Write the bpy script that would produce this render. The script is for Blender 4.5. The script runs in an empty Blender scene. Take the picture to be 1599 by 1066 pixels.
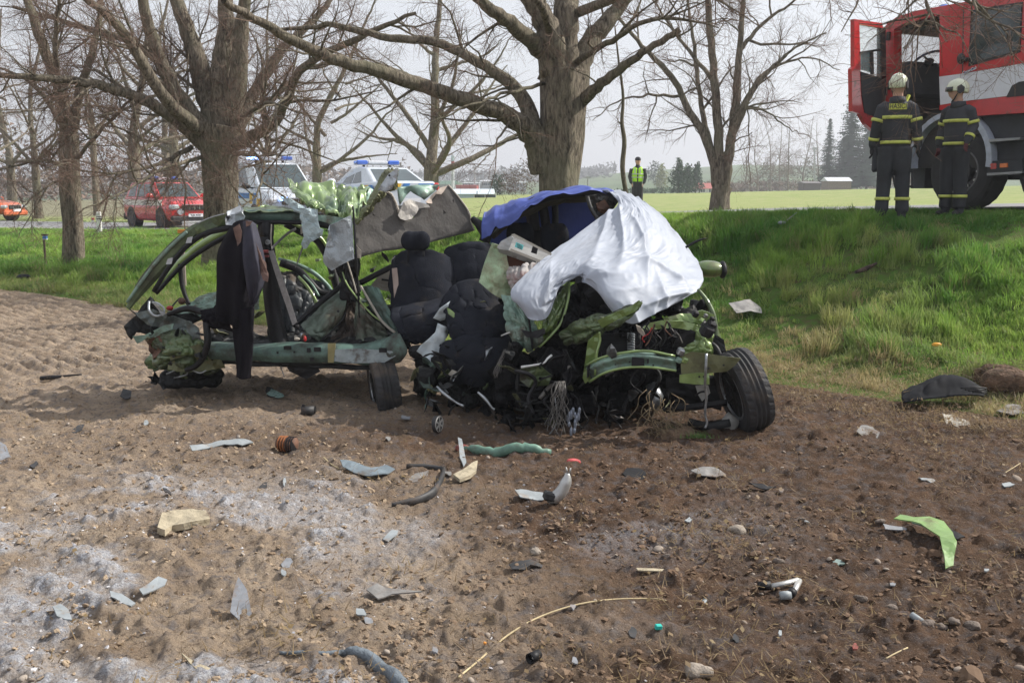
import bpy, bmesh, math, random
import numpy as np
from mathutils import Vector, Matrix, Euler
R = math.radians
random.seed(7); rng = np.random.default_rng(7)
scn = bpy.context.scene
C = scn.collection
# ------------------------------------------------------------------ camera, sky, sun, exposure
FPX, U0, V0, CAMZ, PITCH = 1555.0, 799.5, 533.0, 1.75, math.atan(238/1555)
cam = bpy.data.cameras.new('camera'); camo = bpy.data.objects.new('camera', cam); C.objects.link(camo)
cam.sensor_width = 36; cam.lens = FPX/1599*36; cam.clip_end = 6000; cam.clip_start = .05
camo.location = (0, 0, CAMZ); camo.rotation_euler = (math.pi/2-PITCH, 0, 0); scn.camera = camo
SUN_AZ = (0.956, 0.292); SUN_EL = 41
w = bpy.data.worlds.new('World'); scn.world = w; w.use_nodes = True
nt = w.node_tree; nt.nodes.clear()
sky = nt.nodes.new('ShaderNodeTexSky'); sky.sky_type = 'NISHITA'; sky.sun_disc = False
sky.sun_elevation = R(SUN_EL); sky.sun_rotation = math.atan2(SUN_AZ[0], SUN_AZ[1])
sky.air_density = 1.0; sky.dust_density = 4.5; sky.ozone_density = 1.0; sky.altitude = 300
hs = nt.nodes.new('ShaderNodeHueSaturation'); hs.inputs['Saturation'].default_value = 0.55
veil = nt.nodes.new('ShaderNodeMixRGB'); veil.inputs[0].default_value = .62; veil.inputs[2].default_value = (8.3, 8.55, 9.1, 1)
bg = nt.nodes.new('ShaderNodeBackground'); bg.inputs['Strength'].default_value = 0.1
out = nt.nodes.new('ShaderNodeOutputWorld')
nt.links.new(sky.outputs[0], hs.inputs['Color']); nt.links.new(hs.outputs[0], veil.inputs[1]); nt.links.new(veil.outputs[0], bg.inputs[0])
nt.links.new(bg.outputs[0], out.inputs[0])
sl = bpy.data.lights.new('sun', 'SUN'); sl.energy = 5.0; sl.angle = R(.6); sl.color = (1, .95, .87)
so = bpy.data.objects.new('sun', sl); C.objects.link(so)
sd_ = Vector((SUN_AZ[0]*math.cos(R(SUN_EL)), SUN_AZ[1]*math.cos(R(SUN_EL)), math.sin(R(SUN_EL))))
so.rotation_euler = sd_.to_track_quat('Z', 'Y').to_euler()
scn.view_settings.view_transform = 'Standard'; scn.view_settings.look = 'None'
scn.view_settings.exposure = 0.33; scn.view_settings.gamma = 1; scn.view_settings.use_curve_mapping = False
scn.cycles.volume_bounces = 0; scn.cycles.max_bounces = 6; scn.cycles.transparent_max_bounces = 8
scn.cycles.diffuse_bounces = 3; scn.cycles.glossy_bounces = 3

# ------------------------------------------------------------------ projection helpers: where a thing seen in the photo stands
FW = Vector((0, math.cos(PITCH), -math.sin(PITCH))); UP = Vector((0, math.sin(PITCH), math.cos(PITCH)))
def ray(u, v):
    return Vector(((u-U0)/FPX, 0, 0)) + UP*(-(v-V0)/FPX) + FW
def P(u, v, d):
    r = ray(u, v); return Vector((0, 0, CAMZ)) + r*(d/r.y)
def hit(u, v, o, n):
    r = ray(u, v); c = Vector((0, 0, CAMZ)); t = (Vector(o)-c).dot(Vector(n))/r.dot(Vector(n)); return c + r*t

# ------------------------------------------------------------------ numpy noise
_T = rng.random((256, 256))
def vnoise(x, y, s=0):
    x = np.asarray(x, float)+s*17.31; y = np.asarray(y, float)+s*9.73
    xi = np.floor(x).astype(int); yi = np.floor(y).astype(int); fx = x-xi; fy = y-yi
    fx = fx*fx*(3-2*fx); fy = fy*fy*(3-2*fy)
    a = _T[xi & 255, yi & 255]; b = _T[(xi+1) & 255, yi & 255]; c = _T[xi & 255, (yi+1) & 255]; d = _T[(xi+1) & 255, (yi+1) & 255]
    return (a*(1-fx)+b*fx)*(1-fy)+(c*(1-fx)+d*fx)*fy
def fbm(x, y, o=4, s=0):
    v = 0; a = .5; t = 0
    for k in range(o): v = v+a*vnoise(x*2**k, y*2**k, s+k*3); t += a; a *= .5
    return v/t
def sstep(t): t = np.clip(t, 0, 1); return t*t*(3-2*t)

# ------------------------------------------------------------------ materials
def nd(nt, t, **kw):
    n = nt.nodes.new(t)
    for k, v in kw.items(): setattr(n, k, v)
    return n
MATS = {}
def mat(name, col, rough=.6, metal=0, var=.15, scale=8, bump=0, bscale=None, coat=0, alpha=1, trans=0, emis=None, dirt=0, dcol=(.09, .065, .045), spec=.5, sub=0, stretch=None, c2=None):
    if name in MATS: return MATS[name]
    m = bpy.data.materials.new(name); m.use_nodes = True; nt = m.node_tree; b = nt.nodes['Principled BSDF']
    L = nt.links.new
    tc = nd(nt, 'ShaderNodeTexCoord'); co = tc.outputs['Object']
    if stretch:
        mp = nd(nt, 'ShaderNodeMapping'); mp.inputs['Scale'].default_value = stretch; L(co, mp.inputs[0]); co = mp.outputs[0]
    no = nd(nt, 'ShaderNodeTexNoise'); no.inputs['Scale'].default_value = scale; no.inputs['Detail'].default_value = 6; no.inputs['Roughness'].default_value = .6; L(co, no.inputs['Vector'])
    mx = nd(nt, 'ShaderNodeMixRGB')
    ramp = nd(nt, 'ShaderNodeMapRange'); ramp.inputs[1].default_value = .35; ramp.inputs[2].default_value = .65; L(no.outputs[0], ramp.inputs[0]); L(ramp.outputs[0], mx.inputs[0])
    lo = tuple(c*(1-var) for c in col); hi = tuple(min(1, c*(1+var)) for c in col) if c2 is None else c2
    mx.inputs[1].default_value = (*lo, 1); mx.inputs[2].default_value = (*hi, 1)
    colout = mx.outputs[0]; b.inputs['Roughness'].default_value = rough
    if dirt:
        n2 = nd(nt, 'ShaderNodeTexNoise'); n2.inputs['Scale'].default_value = scale*.6; n2.inputs['Detail'].default_value = 8; n2.inputs['Roughness'].default_value = .7; L(tc.outputs['Object'], n2.inputs['Vector'])
        r2 = nd(nt, 'ShaderNodeMapRange'); r2.inputs[1].default_value = .62-.3*dirt; r2.inputs[2].default_value = .72-.1*dirt; L(n2.outputs[0], r2.inputs[0])
        m2 = nd(nt, 'ShaderNodeMixRGB'); m2.inputs[2].default_value = (*dcol, 1); L(r2.outputs[0], m2.inputs[0]); L(colout, m2.inputs[1]); colout = m2.outputs[0]
        rr = nd(nt, 'ShaderNodeMapRange'); rr.inputs[3].default_value = rough; rr.inputs[4].default_value = max(rough, .85); L(r2.outputs[0], rr.inputs[0]); L(rr.outputs[0], b.inputs['Roughness'])
    L(colout, b.inputs['Base Color'])
    b.inputs['Metallic'].default_value = metal; b.inputs['Coat Weight'].default_value = coat; b.inputs['Coat Roughness'].default_value = .08
    b.inputs['Specular IOR Level'].default_value = spec
    if trans: b.inputs['Transmission Weight'].default_value = trans
    if alpha < 1: b.inputs['Alpha'].default_value = alpha
    if emis: b.inputs['Emission Color'].default_value = (*emis[0], 1); b.inputs['Emission Strength'].default_value = emis[1]
    if bump:
        n3 = nd(nt, 'ShaderNodeTexNoise'); n3.inputs['Scale'].default_value = bscale or scale*4; n3.inputs['Detail'].default_value = 5; L(co, n3.inputs['Vector'])
        bp = nd(nt, 'ShaderNodeBump'); bp.inputs['Strength'].default_value = bump; bp.inputs['Distance'].default_value = .02; L(n3.outputs[0], bp.inputs['Height']); L(bp.outputs[0], b.inputs['Normal'])
    MATS[name] = m; return m

# ------------------------------------------------------------------ object helpers
def tag(o, label=None, cat=None, group=None, kind=None):
    if label: o['label'] = label
    if cat: o['category'] = cat
    if group: o['group'] = group
    if kind: o['kind'] = kind
    return o
def link(o, parent=None):
    C.objects.link(o)
    if parent is not None: o.parent = parent; o.matrix_parent_inverse = Matrix.Translation(parent.location).inverted() if parent.get('_ident') is None else Matrix()
    return o
def thing(name, label, cat, loc=(0, 0, 0), group=None):
    o = bpy.data.objects.new(name, None); o.empty_display_size = .1; C.objects.link(o); o.location = loc
    return tag(o, label, cat, group)
def mesh(name, vs, fs, m, parent=None, smooth=False, solid=0, sub=0, label=None):
    me = bpy.data.meshes.new(name); me.from_pydata([tuple(v) for v in vs], [], fs); me.update()
    if smooth: me.polygons.foreach_set('use_smooth', [True]*len(me.polygons))
    o = bpy.data.objects.new(name, me)
    for mm in (m if isinstance(m, (list, tuple)) else [m]): me.materials.append(mm)
    link(o, parent)
    if solid: s = o.modifiers.new('s', 'SOLIDIFY'); s.thickness = solid; s.offset = 0
    if sub: s = o.modifiers.new('b', 'SUBSURF'); s.levels = s.render_levels = sub
    if label: o['label'] = label
    return o
class MB:
    """collects shapes into one mesh"""
    def __init__(s): s.v = []; s.f = []
    def add(s, vs, fs):
        b = len(s.v); s.v += [Vector(v) for v in vs]; s.f += [tuple(i+b for i in f) for f in fs]; return s
    def box(s, c, size, rot=None, bev=0):
        x, y, z = [k/2 for k in size]; c = Vector(c); Q = (rot.to_matrix() if isinstance(rot, Euler) else rot) if rot is not None else Matrix.Identity(3)
        if bev:
            b = min(bev, x*.9, y*.9, z*.9); vs = []
            for sx in (-1, 1):
                for sy in (-1, 1):
                    for sz in (-1, 1):
                        vs += [(sx*x, sy*(y-b), sz*(z-b)), (sx*(x-b), sy*y, sz*(z-b)), (sx*(x-b), sy*(y-b), sz*z)]
            bm = bmesh.new()
            for v in vs: bm.verts.new(v)
            r = bmesh.ops.convex_hull(bm, input=bm.verts); bm.verts.index_update()
            fs = [[v.index for v in f.verts] for f in bm.faces]; vv = [v.co.copy() for v in bm.verts]; bm.free()
            return s.add([c+Q@v for v in vv], fs)
        vs = [c+Q@Vector((sx*x, sy*y, sz*z)) for sx in (-1, 1) for sy in (-1, 1) for sz in (-1, 1)]
        return s.add(vs, [(0, 1, 3, 2), (4, 6, 7, 5), (0, 4, 5, 1), (2, 3, 7, 6), (0, 2, 6, 4), (1, 5, 7, 3)])
    def tube(s, pts, rad, n=8, flat=1, upv=None, cap=True):
        pts = [Vector(p) for p in pts]; k = len(pts); rad = rad if isinstance(rad, (list, tuple)) else [rad]*k
        if len(rad) < k: rad = [rad[0]+(rad[-1]-rad[0])*i/(k-1) for i in range(k)]
        base = len(s.v); ref = None
        for i, p in enumerate(pts):
            t = (pts[min(i+1, k-1)]-pts[max(i-1, 0)])
            if t.length < 1e-9: t = Vector((0, 0, 1))
            t.normalize()
            if ref is None:
                ref = Vector(upv) if upv is not None else (Vector((0, 0, 1)) if abs(t.z) < .9 else Vector((1, 0, 0)))
            a = ref - t*ref.dot(t)
            if a.length < 1e-6: a = t.orthogonal()
            a.normalize(); b = t.cross(a); ref = a
            for j in range(n):
                an = 2*math.pi*j/n; s.v.append(p+(a*math.cos(an)+b*math.sin(an)*flat)*rad[i])
        for i in range(k-1):
            for j in range(n):
                q = base+i*n; s.f.append((q+j, q+(j+1) % n, q+n+(j+1) % n, q+n+j))
        if cap: s.f.append(tuple(base+j for j in reversed(range(n)))); s.f.append(tuple(base+(k-1)*n+j for j in range(n)))
        return s
    def bar(s, a, b, w, h, upv=(0, 0, 1)):
        a = Vector(a); b = Vector(b); t = (b-a); L = t.length; t.normalize(); u = Vector(upv); u = (u-t*u.dot(t)).normalized(); r = t.cross(u)
        Q = Matrix((r, t, u)).transposed(); return s.box((a+b)/2, (w, L, h), Q)
    def ball(s, c, r, nu=12, nv=8, rot=None):
        c = Vector(c); r = r if isinstance(r, (list, tuple)) else (r, r, r); vs = []; fs = []
        Q = rot if rot is not None else Matrix.Identity(3)
        for i in range(nv+1):
            a = math.pi*i/nv
            for j in range(nu):
                b = 2*math.pi*j/nu; vs.append(c+Q@Vector((r[0]*math.sin(a)*math.cos(b), r[1]*math.sin(a)*math.sin(b), r[2]*math.cos(a))))
        for i in range(nv):
            for j in range(nu): fs.append((i*nu+j, (i+1)*nu+j, (i+1)*nu+(j+1) % nu, i*nu+(j+1) % nu))
        return s.add(vs, fs)
    def prism(s, poly, o, ax, ay, az):
        """polygon (list of 2D) in the plane o + x*ax + y*ay, extruded by the vector az (both ways half)"""
        o = Vector(o); ax = Vector(ax); ay = Vector(ay); az = Vector(az); n = len(poly)
        vs = [o+ax*x+ay*y-az*.5 for x, y in poly]+[o+ax*x+ay*y+az*.5 for x, y in poly]
        fs = [tuple(reversed(range(n))), tuple(range(n, 2*n))]+[(i, (i+1) % n, n+(i+1) % n, n+i) for i in range(n)]
        return s.add(vs, fs)
    def build(s, name, m, parent=None, smooth=False, solid=0, sub=0, label=None):
        o = mesh(name, s.v, s.f, m, parent, smooth, solid, sub, label)
        if smooth == 'auto':
            pass
        return o
def catmull(pts, n):
    pts = np.array([tuple(p) for p in pts], float); k = len(pts)
    if k == 1: return np.repeat(pts, n, 0)
    t = np.linspace(0, k-1, n); i = np.minimum(t.astype(int), k-2); f = (t-i)[:, None]
    g = lambda j: pts[np.clip(j, 0, k-1)]
    p0 = np.where((i == 0)[:, None], 2*pts[0]-pts[1], g(i-1)); p3 = np.where((i == k-2)[:, None], 2*pts[-1]-pts[-2], g(i+2)); p1 = g(i); p2 = g(i+1)
    return .5*((2*p1)+(-p0+p2)*f+(2*p0-5*p1+4*p2-p3)*f**2+(-p0+3*p1-3*p2+p3)*f**3)
def loft(name, rows, m, nu=40, nv=30, parent=None, amp=0, nsc=(6, 6), seed=0, thick=.004, ridge=True, world=False, fn=None, label=None, smooth=True, linear=False):
    """rows of (u,v,d) control points -> smooth sheet with crumple noise along its normals"""
    R_ = []
    for r in rows:
        pr = [tuple(p) if world else tuple(P(*p)) for p in r]
        R_.append(catmull(pr, nu) if not linear else np.stack([np.interp(np.linspace(0, 1, nu), np.linspace(0, 1, len(pr)), [q[k] for q in pr]) for k in range(3)], 1))
    R_ = np.array(R_); G = np.array([catmull(R_[:, j], nv) for j in range(nu)]).transpose(1, 0, 2)
    if amp:
        du = np.gradient(G, axis=1); dv = np.gradient(G, axis=0); N = np.cross(du, dv); N /= (np.linalg.norm(N, axis=2, keepdims=True)+1e-9)
        a, b = np.meshgrid(np.linspace(0, 1, nu), np.linspace(0, 1, nv))
        def rn(x, y, s):
            q = vnoise(x, y, s); return (1-np.abs(2*q-1))**2 if ridge else q
        h = rn(a*nsc[0], b*nsc[1], seed)+.5*rn(a*nsc[0]*2.1+3, b*nsc[1]*2.1, seed+5)+.25*rn(a*nsc[0]*4.3, b*nsc[1]*4.3, seed+9)
        G = G+N*((h-.8)*amp)[..., None]
    if fn is not None: G = fn(G)
    vs = G.reshape(-1, 3); fs = [(i*nu+j, i*nu+j+1, (i+1)*nu+j+1, (i+1)*nu+j) for i in range(nv-1) for j in range(nu-1)]
    return mesh(name, vs, fs, m, parent, smooth, thick, 0, label)
def plate(name, pts, m, parent=None, thick=.006, amp=.01, seed=0, cuts=3, label=None, smooth=False, world=False):
    """outline (u,v,d) -> triangulated, subdivided, crumpled sheet with thickness"""
    bm = bmesh.new(); vs = [bm.verts.new(p if world else P(*p)) for p in pts]
    f = bm.faces.new(vs); bmesh.ops.triangulate(bm, faces=[f])
    for k in range(cuts):
        bmesh.ops.subdivide_edges(bm, edges=[e for e in bm.edges if e.calc_length() > .05], cuts=1, use_grid_fill=True)
        bmesh.ops.triangulate(bm, faces=bm.faces[:])
    bm.normal_update()
    for v in bm.verts:
        h = float(vnoise(v.co.x*9, v.co.z*9+v.co.y*5, seed))+.5*float(vnoise(v.co.x*22, v.co.z*22+v.co.y*11, seed+3))-.75
        v.co += v.normal*h*amp*2
    me = bpy.data.meshes.new(name); bm.to_mesh(me); bm.free(); me.materials.append(m)
    if smooth: me.polygons.foreach_set('use_smooth', [True]*len(me.polygons))
    o = bpy.data.objects.new(name, me); link(o, parent); s = o.modifiers.new('s', 'SOLIDIFY'); s.thickness = thick; s.offset = 0
    if label: o['label'] = label
    return o
def pipe(name, pts, rad, m, parent=None, n=8, flat=1, upv=None, samples=None, label=None, smooth=True, world=False, jit=0):
    q = [p if world else P(*p) for p in pts]
    k = samples or max(4, len(q)*4); q = catmull(q, k)
    if jit: q = q+rng.normal(0, jit, q.shape)
    r = rad if isinstance(rad, (list, tuple)) else [rad]; r = list(np.interp(np.linspace(0, 1, k), np.linspace(0, 1, len(r)), r)) if len(r) > 1 else [r[0]]*k
    return MB().tube([Vector(p) for p in q], r, n, flat, upv).build(name, m, parent, smooth, label=label)
def text(name, s, o, ax, ay, size, m, parent=None, depth=.004, squash=1, label=None):
    cu = bpy.data.curves.new('t', 'FONT'); cu.body = s; cu.size = 1; cu.align_x = 'CENTER'; cu.align_y = 'CENTER'; cu.extrude = 0; cu.resolution_u = 2; cu.offset = .012
    to = bpy.data.objects.new('t', cu); C.objects.link(to); dg = bpy.context.evaluated_depsgraph_get(); me = bpy.data.meshes.new_from_object(to.evaluated_get(dg))
    bpy.data.objects.remove(to); ax = Vector(ax).normalized(); ay = Vector(ay).normalized(); az = ax.cross(ay); o = Vector(o)
    for v in me.vertices: v.co = o+ax*v.co.x*size*squash+ay*v.co.y*size+az*depth
    me.materials.clear(); me.materials.append(m); ob = bpy.data.objects.new(name, me); link(ob, parent)
    if label: ob['label'] = label
    return ob
def remesh_obj(name, mb, m, parent=None, voxel=.015, smooth_it=6, label=None, noise=0, flat=False):
    """several overlapping volumes grown together into one continuous skin"""
    me = bpy.data.meshes.new(name); me.from_pydata([tuple(v) for v in mb.v], [], mb.f); me.update(); me.materials.append(m)
    t = bpy.data.objects.new('t', me); C.objects.link(t)
    r = t.modifiers.new('r', 'REMESH'); r.mode = 'VOXEL'; r.voxel_size = voxel; r.use_smooth_shade = True
    s = t.modifiers.new('s', 'SMOOTH'); s.iterations = smooth_it; s.factor = .5
    dg = bpy.context.evaluated_depsgraph_get(); me2 = bpy.data.meshes.new_from_object(t.evaluated_get(dg)); bpy.data.objects.remove(t)
    me2.materials.clear(); me2.materials.append(m); me2.name = name
    me2.polygons.foreach_set('use_smooth', [True]*len(me2.polygons))
    if noise:
        n = len(me2.vertices); co = np.empty(n*3); me2.vertices.foreach_get('co', co); no = np.empty(n*3); me2.vertices.foreach_get('normal', no)
        co = co.reshape(-1, 3); no = no.reshape(-1, 3); h = fbm(co[:, 0]*7+co[:, 1]*5, co[:, 2]*6, 3, 3)-.5; co = co+no*h[:, None]*noise; me2.vertices.foreach_set('co', co.reshape(-1))
    if flat: me2.polygons.foreach_set('use_smooth', [False]*len(me2.polygons))
    o = bpy.data.objects.new(name, me2); link(o, parent)
    if label: o['label'] = label
    return o
def copy_tree(o, parent=None):
    c = o.copy(); C.objects.link(c)
    if parent is not None: c.parent = parent
    for ch in list(o.children): copy_tree(ch, c)
    return c
def scatter(name, pts, rots, scls, idx, protos, extra=None, label=None):
    """one 'stuff' object: points with instanced small meshes"""
    me = bpy.data.meshes.new(name); n = len(pts); me.vertices.add(n); me.vertices.foreach_set('co', np.asarray(pts, float).reshape(-1))
    a = me.attributes.new('rot', 'FLOAT_VECTOR', 'POINT'); a.data.foreach_set('vector', np.asarray(rots, float).reshape(-1))
    a = me.attributes.new('scl', 'FLOAT_VECTOR', 'POINT'); a.data.foreach_set('vector', np.asarray(scls, float).reshape(-1))
    a = me.attributes.new('idx', 'INT', 'POINT'); a.data.foreach_set('value', np.asarray(idx, np.int32))
    for k, v in (extra or {}).items():
        a = me.attributes.new(k, 'FLOAT', 'POINT'); a.data.foreach_set('value', np.asarray(v, np.float32))
    o = bpy.data.objects.new(name, me); C.objects.link(o); tag(o, label, None, None, 'stuff')
    ng = bpy.data.node_groups.new(name, 'GeometryNodeTree'); ng.interface.new_socket('Geometry', in_out='INPUT', socket_type='NodeSocketGeometry'); ng.interface.new_socket('Geometry', in_out='OUTPUT', socket_type='NodeSocketGeometry')
    gi = ng.nodes.new('NodeGroupInput'); go = ng.nodes.new('NodeGroupOutput'); L = ng.links.new
    g2i = ng.nodes.new('GeometryNodeGeometryToInstance')
    for p in reversed(protos):
        oi = ng.nodes.new('GeometryNodeObjectInfo'); oi.inputs['Object'].default_value = p; oi.inputs['As Instance'].default_value = False; L(oi.outputs['Geometry'], g2i.inputs[0])
    ip = ng.nodes.new('GeometryNodeInstanceOnPoints'); L(gi.outputs[0], ip.inputs['Points']); L(g2i.outputs[0], ip.inputs['Instance']); ip.inputs['Pick Instance'].default_value = True
    def at(nm, t):
        x = ng.nodes.new('GeometryNodeInputNamedAttribute'); x.data_type = t; x.inputs['Name'].default_value = nm; return [q for q in x.outputs if q.enabled][0]
    L(at('idx', 'INT'), ip.inputs['Instance Index']); L(at('rot', 'FLOAT_VECTOR'), ip.inputs['Rotation']); L(at('scl', 'FLOAT_VECTOR'), ip.inputs['Scale'])
    L(ip.outputs[0], go.inputs[0]); md = o.modifiers.new('g', 'NODES'); md.node_group = ng
    return o
def proto(name, vs, fs, m, smooth=False):
    me = bpy.data.meshes.new(name); me.from_pydata([tuple(v) for v in vs], [], fs); me.materials.append(m)
    if smooth: me.polygons.foreach_set('use_smooth', [True]*len(me.polygons))
    return bpy.data.objects.new(name, me)       # kept out of the scene, used only through scatter()
# ------------------------------------------------------------------ the lie of the land
ROAD = np.array([(60, -22, 1.8), (30, -1, 1.7), (18, 7.5, 1.6), (12, 11.4, 1.52), (7, 14.2, 1.47), (2.9, 17.3, 1.34), (-1, 20.5, 1.15), (-5, 24.5, .92), (-9, 29, .62), (-13, 33.6, .40), (-20, 37.0, .33), (-32, 40.5, .33), (-70, 50, .3), (-160, 80, .3)], float)
EDGE = np.array([(30, -24, 0), (16, -7, 0), (9, 2.2, 0), (5.6, 5.9, 0), (3.9, 7.5, 0), (2.4, 8.9, 0), (.6, 10.4, 0), (-2, 12, 0), (-5.7, 14.8, 0), (-9, 17.6, 0), (-20, 23, 0), (-45, 32, 0), (-160, 60, 0)], float)
ROAD_W = 6.4
def polydist(x, y, L):
    x = np.asarray(x, float); y = np.asarray(y, float); best = np.full(x.shape, 1e9); sg = np.zeros(x.shape); z = np.zeros(x.shape)
    for a, b in zip(L[:-1], L[1:]):
        d = b[:2]-a[:2]; t = np.clip(((x-a[0])*d[0]+(y-a[1])*d[1])/(d@d), 0, 1)
        px = x-(a[0]+t*d[0]); py = y-(a[1]+t*d[1]); D = np.hypot(px, py); s = np.where(-(px*d[1]-py*d[0]) > 0, -1., 1.)
        k = D < best; best = np.where(k, D, best); sg = np.where(k, s, sg); z = np.where(k, a[2]+t*(b[2]-a[2]), z)
    return best*sg, z          # > 0 on the side away from the camera
_KU = [-3000, -400, 0, 750, 1040, 1599, 2200, 4000]; _KV = [.016, .014, .012, .0060, .0045, -.0033, -.006, -.006]
def Hgen(x, y):
    x = np.asarray(x, float); y = np.asarray(y, float)
    sr, zr = polydist(x, y, ROAD); sb, _ = polydist(x, y, EDGE)
    t = np.clip(sb, 0, None)/(np.clip(sb, 0, None)+np.clip(-sr, 1e-3, None))
    lf = sstep((x+4)/6.); lo = .38*(1-lf)+.10*lf; hi = 1.0*(1-lf)+.76*lf
    z = (zr-.05)*sstep((t-lo)/(hi-lo))
    lump = (fbm(x*.9, y*.9, 4, 2)-.5)*.30*(1-.7*sstep((t-.6)/.2))+(fbm(x*3.1, y*3.1, 3, 8)-.5)*.10
    z = z+lump*sstep(sb/1.5)*sstep(-sr/1.2)
    yy = np.maximum(y, 1); u = U0+FPX*x/yy; k = np.interp(u, _KU, _KV)
    zf = CAMZ-k*np.minimum(yy, 260)
    far = np.where(sr > ROAD_W, 1, 0)*sstep((sr-ROAD_W)/60)
    zz = np.where(sr > -.02, zr-.05, z)
    zz = zz*(1-far)+zf*far
    vc = np.interp(u, [-3000, 300, 640, 700, 850, 930, 1040, 1150, 1300, 1400, 1700, 4000], [287, 287, 286, 284, 283, 274, 266, 259, 262, 266, 262, 262])
    crest = CAMZ+(295-vc)/FPX*640
    hh = sstep((yy-260)/380)*(yy > 260)
    zz = np.where(sr > ROAD_W, zz*(1-hh)+crest*hh, zz)
    return zz, sr, sb, zr
def furrow(x, y):
    """tilled soil: low ridges along the field's edge, broken clods"""
    s = x*.63+y*.777; far_ = 1-.75*sstep((y-7)/3); s = s+.30*(fbm(x*.8, y*.8, 2, 4)-.5)*far_+.11*(fbm(x*3.2, y*3.2, 3, 14)-.5)*far_
    am = (.22+3.4*np.clip(fbm(x*1.3, y*1.3, 4, 11)-.42, 0, 1))*(.95-.15*sstep((x+1)/2))+.75*sstep((y-8.)/2)
    fw = sstep((y-7)/3); r = (np.sin(s*2*math.pi/.19)*.5+.5)*fw*1.05+(np.sin(s*2*math.pi/.24)*.5+.5)**1.3*(1-fw)*.72
    big = (fbm(x*.7, y*.7, 3, 21)-.5)*.07+(fbm(x*2.6, y*2.6, 3, 31)-.5)*.045
    q = fbm(x*11, y*11, 3, 41); q2 = vnoise(x*28, y*28, 51); q3 = vnoise(x*60, y*60, 61)
    cl = np.clip(q-.45, 0, 1)*.09+np.clip(q2-.40, 0, 1)*.026+q3*.013
    trample = 1-.6*np.exp(-((x-.2)**2/9+(y-7.2)**2/6))
    return big+r*.038*am*trample+cl-.03
def H(x, y):
    z, sr, sb, zr = Hgen(x, y)
    return float(z)+(float(furrow(np.array(x), np.array(y))) if sb < 0 else 0)
def G(u, v, dz=0):
    """where the sight line of a pixel meets the ground"""
    r = ray(u, v); ts = np.geomspace(2, 400, 900)/r.y; x = r.x*ts; y = r.y*ts; z = CAMZ+r.z*ts
    h, _, sb, _ = Hgen(x, y); b = np.where(z-h < 0)[0]
    i = b[0] if len(b) else len(ts)-1
    t0, t1 = ts[max(i-1, 0)], ts[i]
    for _ in range(14):
        tm = (t0+t1)/2
        if CAMZ+r.z*tm < H(r.x*tm, r.y*tm): t1 = tm
        else: t0 = tm
    return Vector((r.x*t1, r.y*t1, H(r.x*t1, r.y*t1)+dz))

def soil_material():
    m = bpy.data.materials.new('soil'); m.use_nodes = True; nt = m.node_tree; b = nt.nodes['Principled BSDF']; L = nt.links.new
    tc = nd(nt, 'ShaderNodeTexCoord'); co = tc.outputs['Object']
    def noise(s, d=8, r=.65):
        n = nd(nt, 'ShaderNodeTexNoise'); n.inputs['Scale'].default_value = s; n.inputs['Detail'].default_value = d; n.inputs['Roughness'].default_value = r; L(co, n.inputs['Vector']); return n.outputs[0]
    def rng_(x, a, b_, c=0, d=1):
        n = nd(nt, 'ShaderNodeMapRange'); n.inputs[1].default_value = a; n.inputs[2].default_value = b_; n.inputs[3].default_value = c; n.inputs[4].default_value = d; L(x, n.inputs[0]); return n.outputs[0]
    def mix(f, a, b_):
        n = nd(nt, 'ShaderNodeMixRGB')
        (L(f, n.inputs[0]) if not isinstance(f, float) else setattr(n.inputs[0], 'default_value', f))
        for k, s in ((1, a), (2, b_)):
            if isinstance(s, tuple): n.inputs[k].default_value = (*s, 1)
            else: L(s, n.inputs[k])
        return n.outputs[0]
    def mul(a, b_):
        n = nd(nt, 'ShaderNodeMath', operation='MULTIPLY'); L(a, n.inputs[0]); L(b_, n.inputs[1]); return n.outputs[0]
    def att(nm): n = nd(nt, 'ShaderNodeAttribute', attribute_name=nm); return n.outputs['Fac']
    dry = mix(rng_(noise(3), .35, .65), (.30, .225, .16), (.45, .355, .265))
    dark_soil = mix(rng_(noise(5), .35, .65), (.054, .031, .019), (.138, .080, .049))
    c = mix(att('dark_soil'), dry, dark_soil)
    c = mix(mul(rng_(noise(14), .48, .68, 0, .75), att('grey')), c, (.15, .145, .155))
    c = mix(rng_(noise(38, 6), .54, .64, 0, .62), c, (.075, .05, .038))
    c = mix(rng_(noise(85, 5), .60, .68, 0, .5), c, (.44, .36, .29))
    ash = mul(att('ash'), rng_(noise(22, 8, .75), .38, .58, .25, 1))
    c = mix(ash, c, mix(rng_(noise(90, 6), .4, .6), (.34, .35, .40), (.66, .67, .70)))
    L(c, b.inputs['Base Color']); b.inputs['Roughness'].default_value = .95; b.inputs['Specular IOR Level'].default_value = .15
    bp = nd(nt, 'ShaderNodeBump'); bp.inputs['Strength'].default_value = 1; bp.inputs['Distance'].default_value = .04; L(noise(45, 8, .75), bp.inputs['Height'])
    L(bp.outputs[0], b.inputs['Normal']); return m
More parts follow.
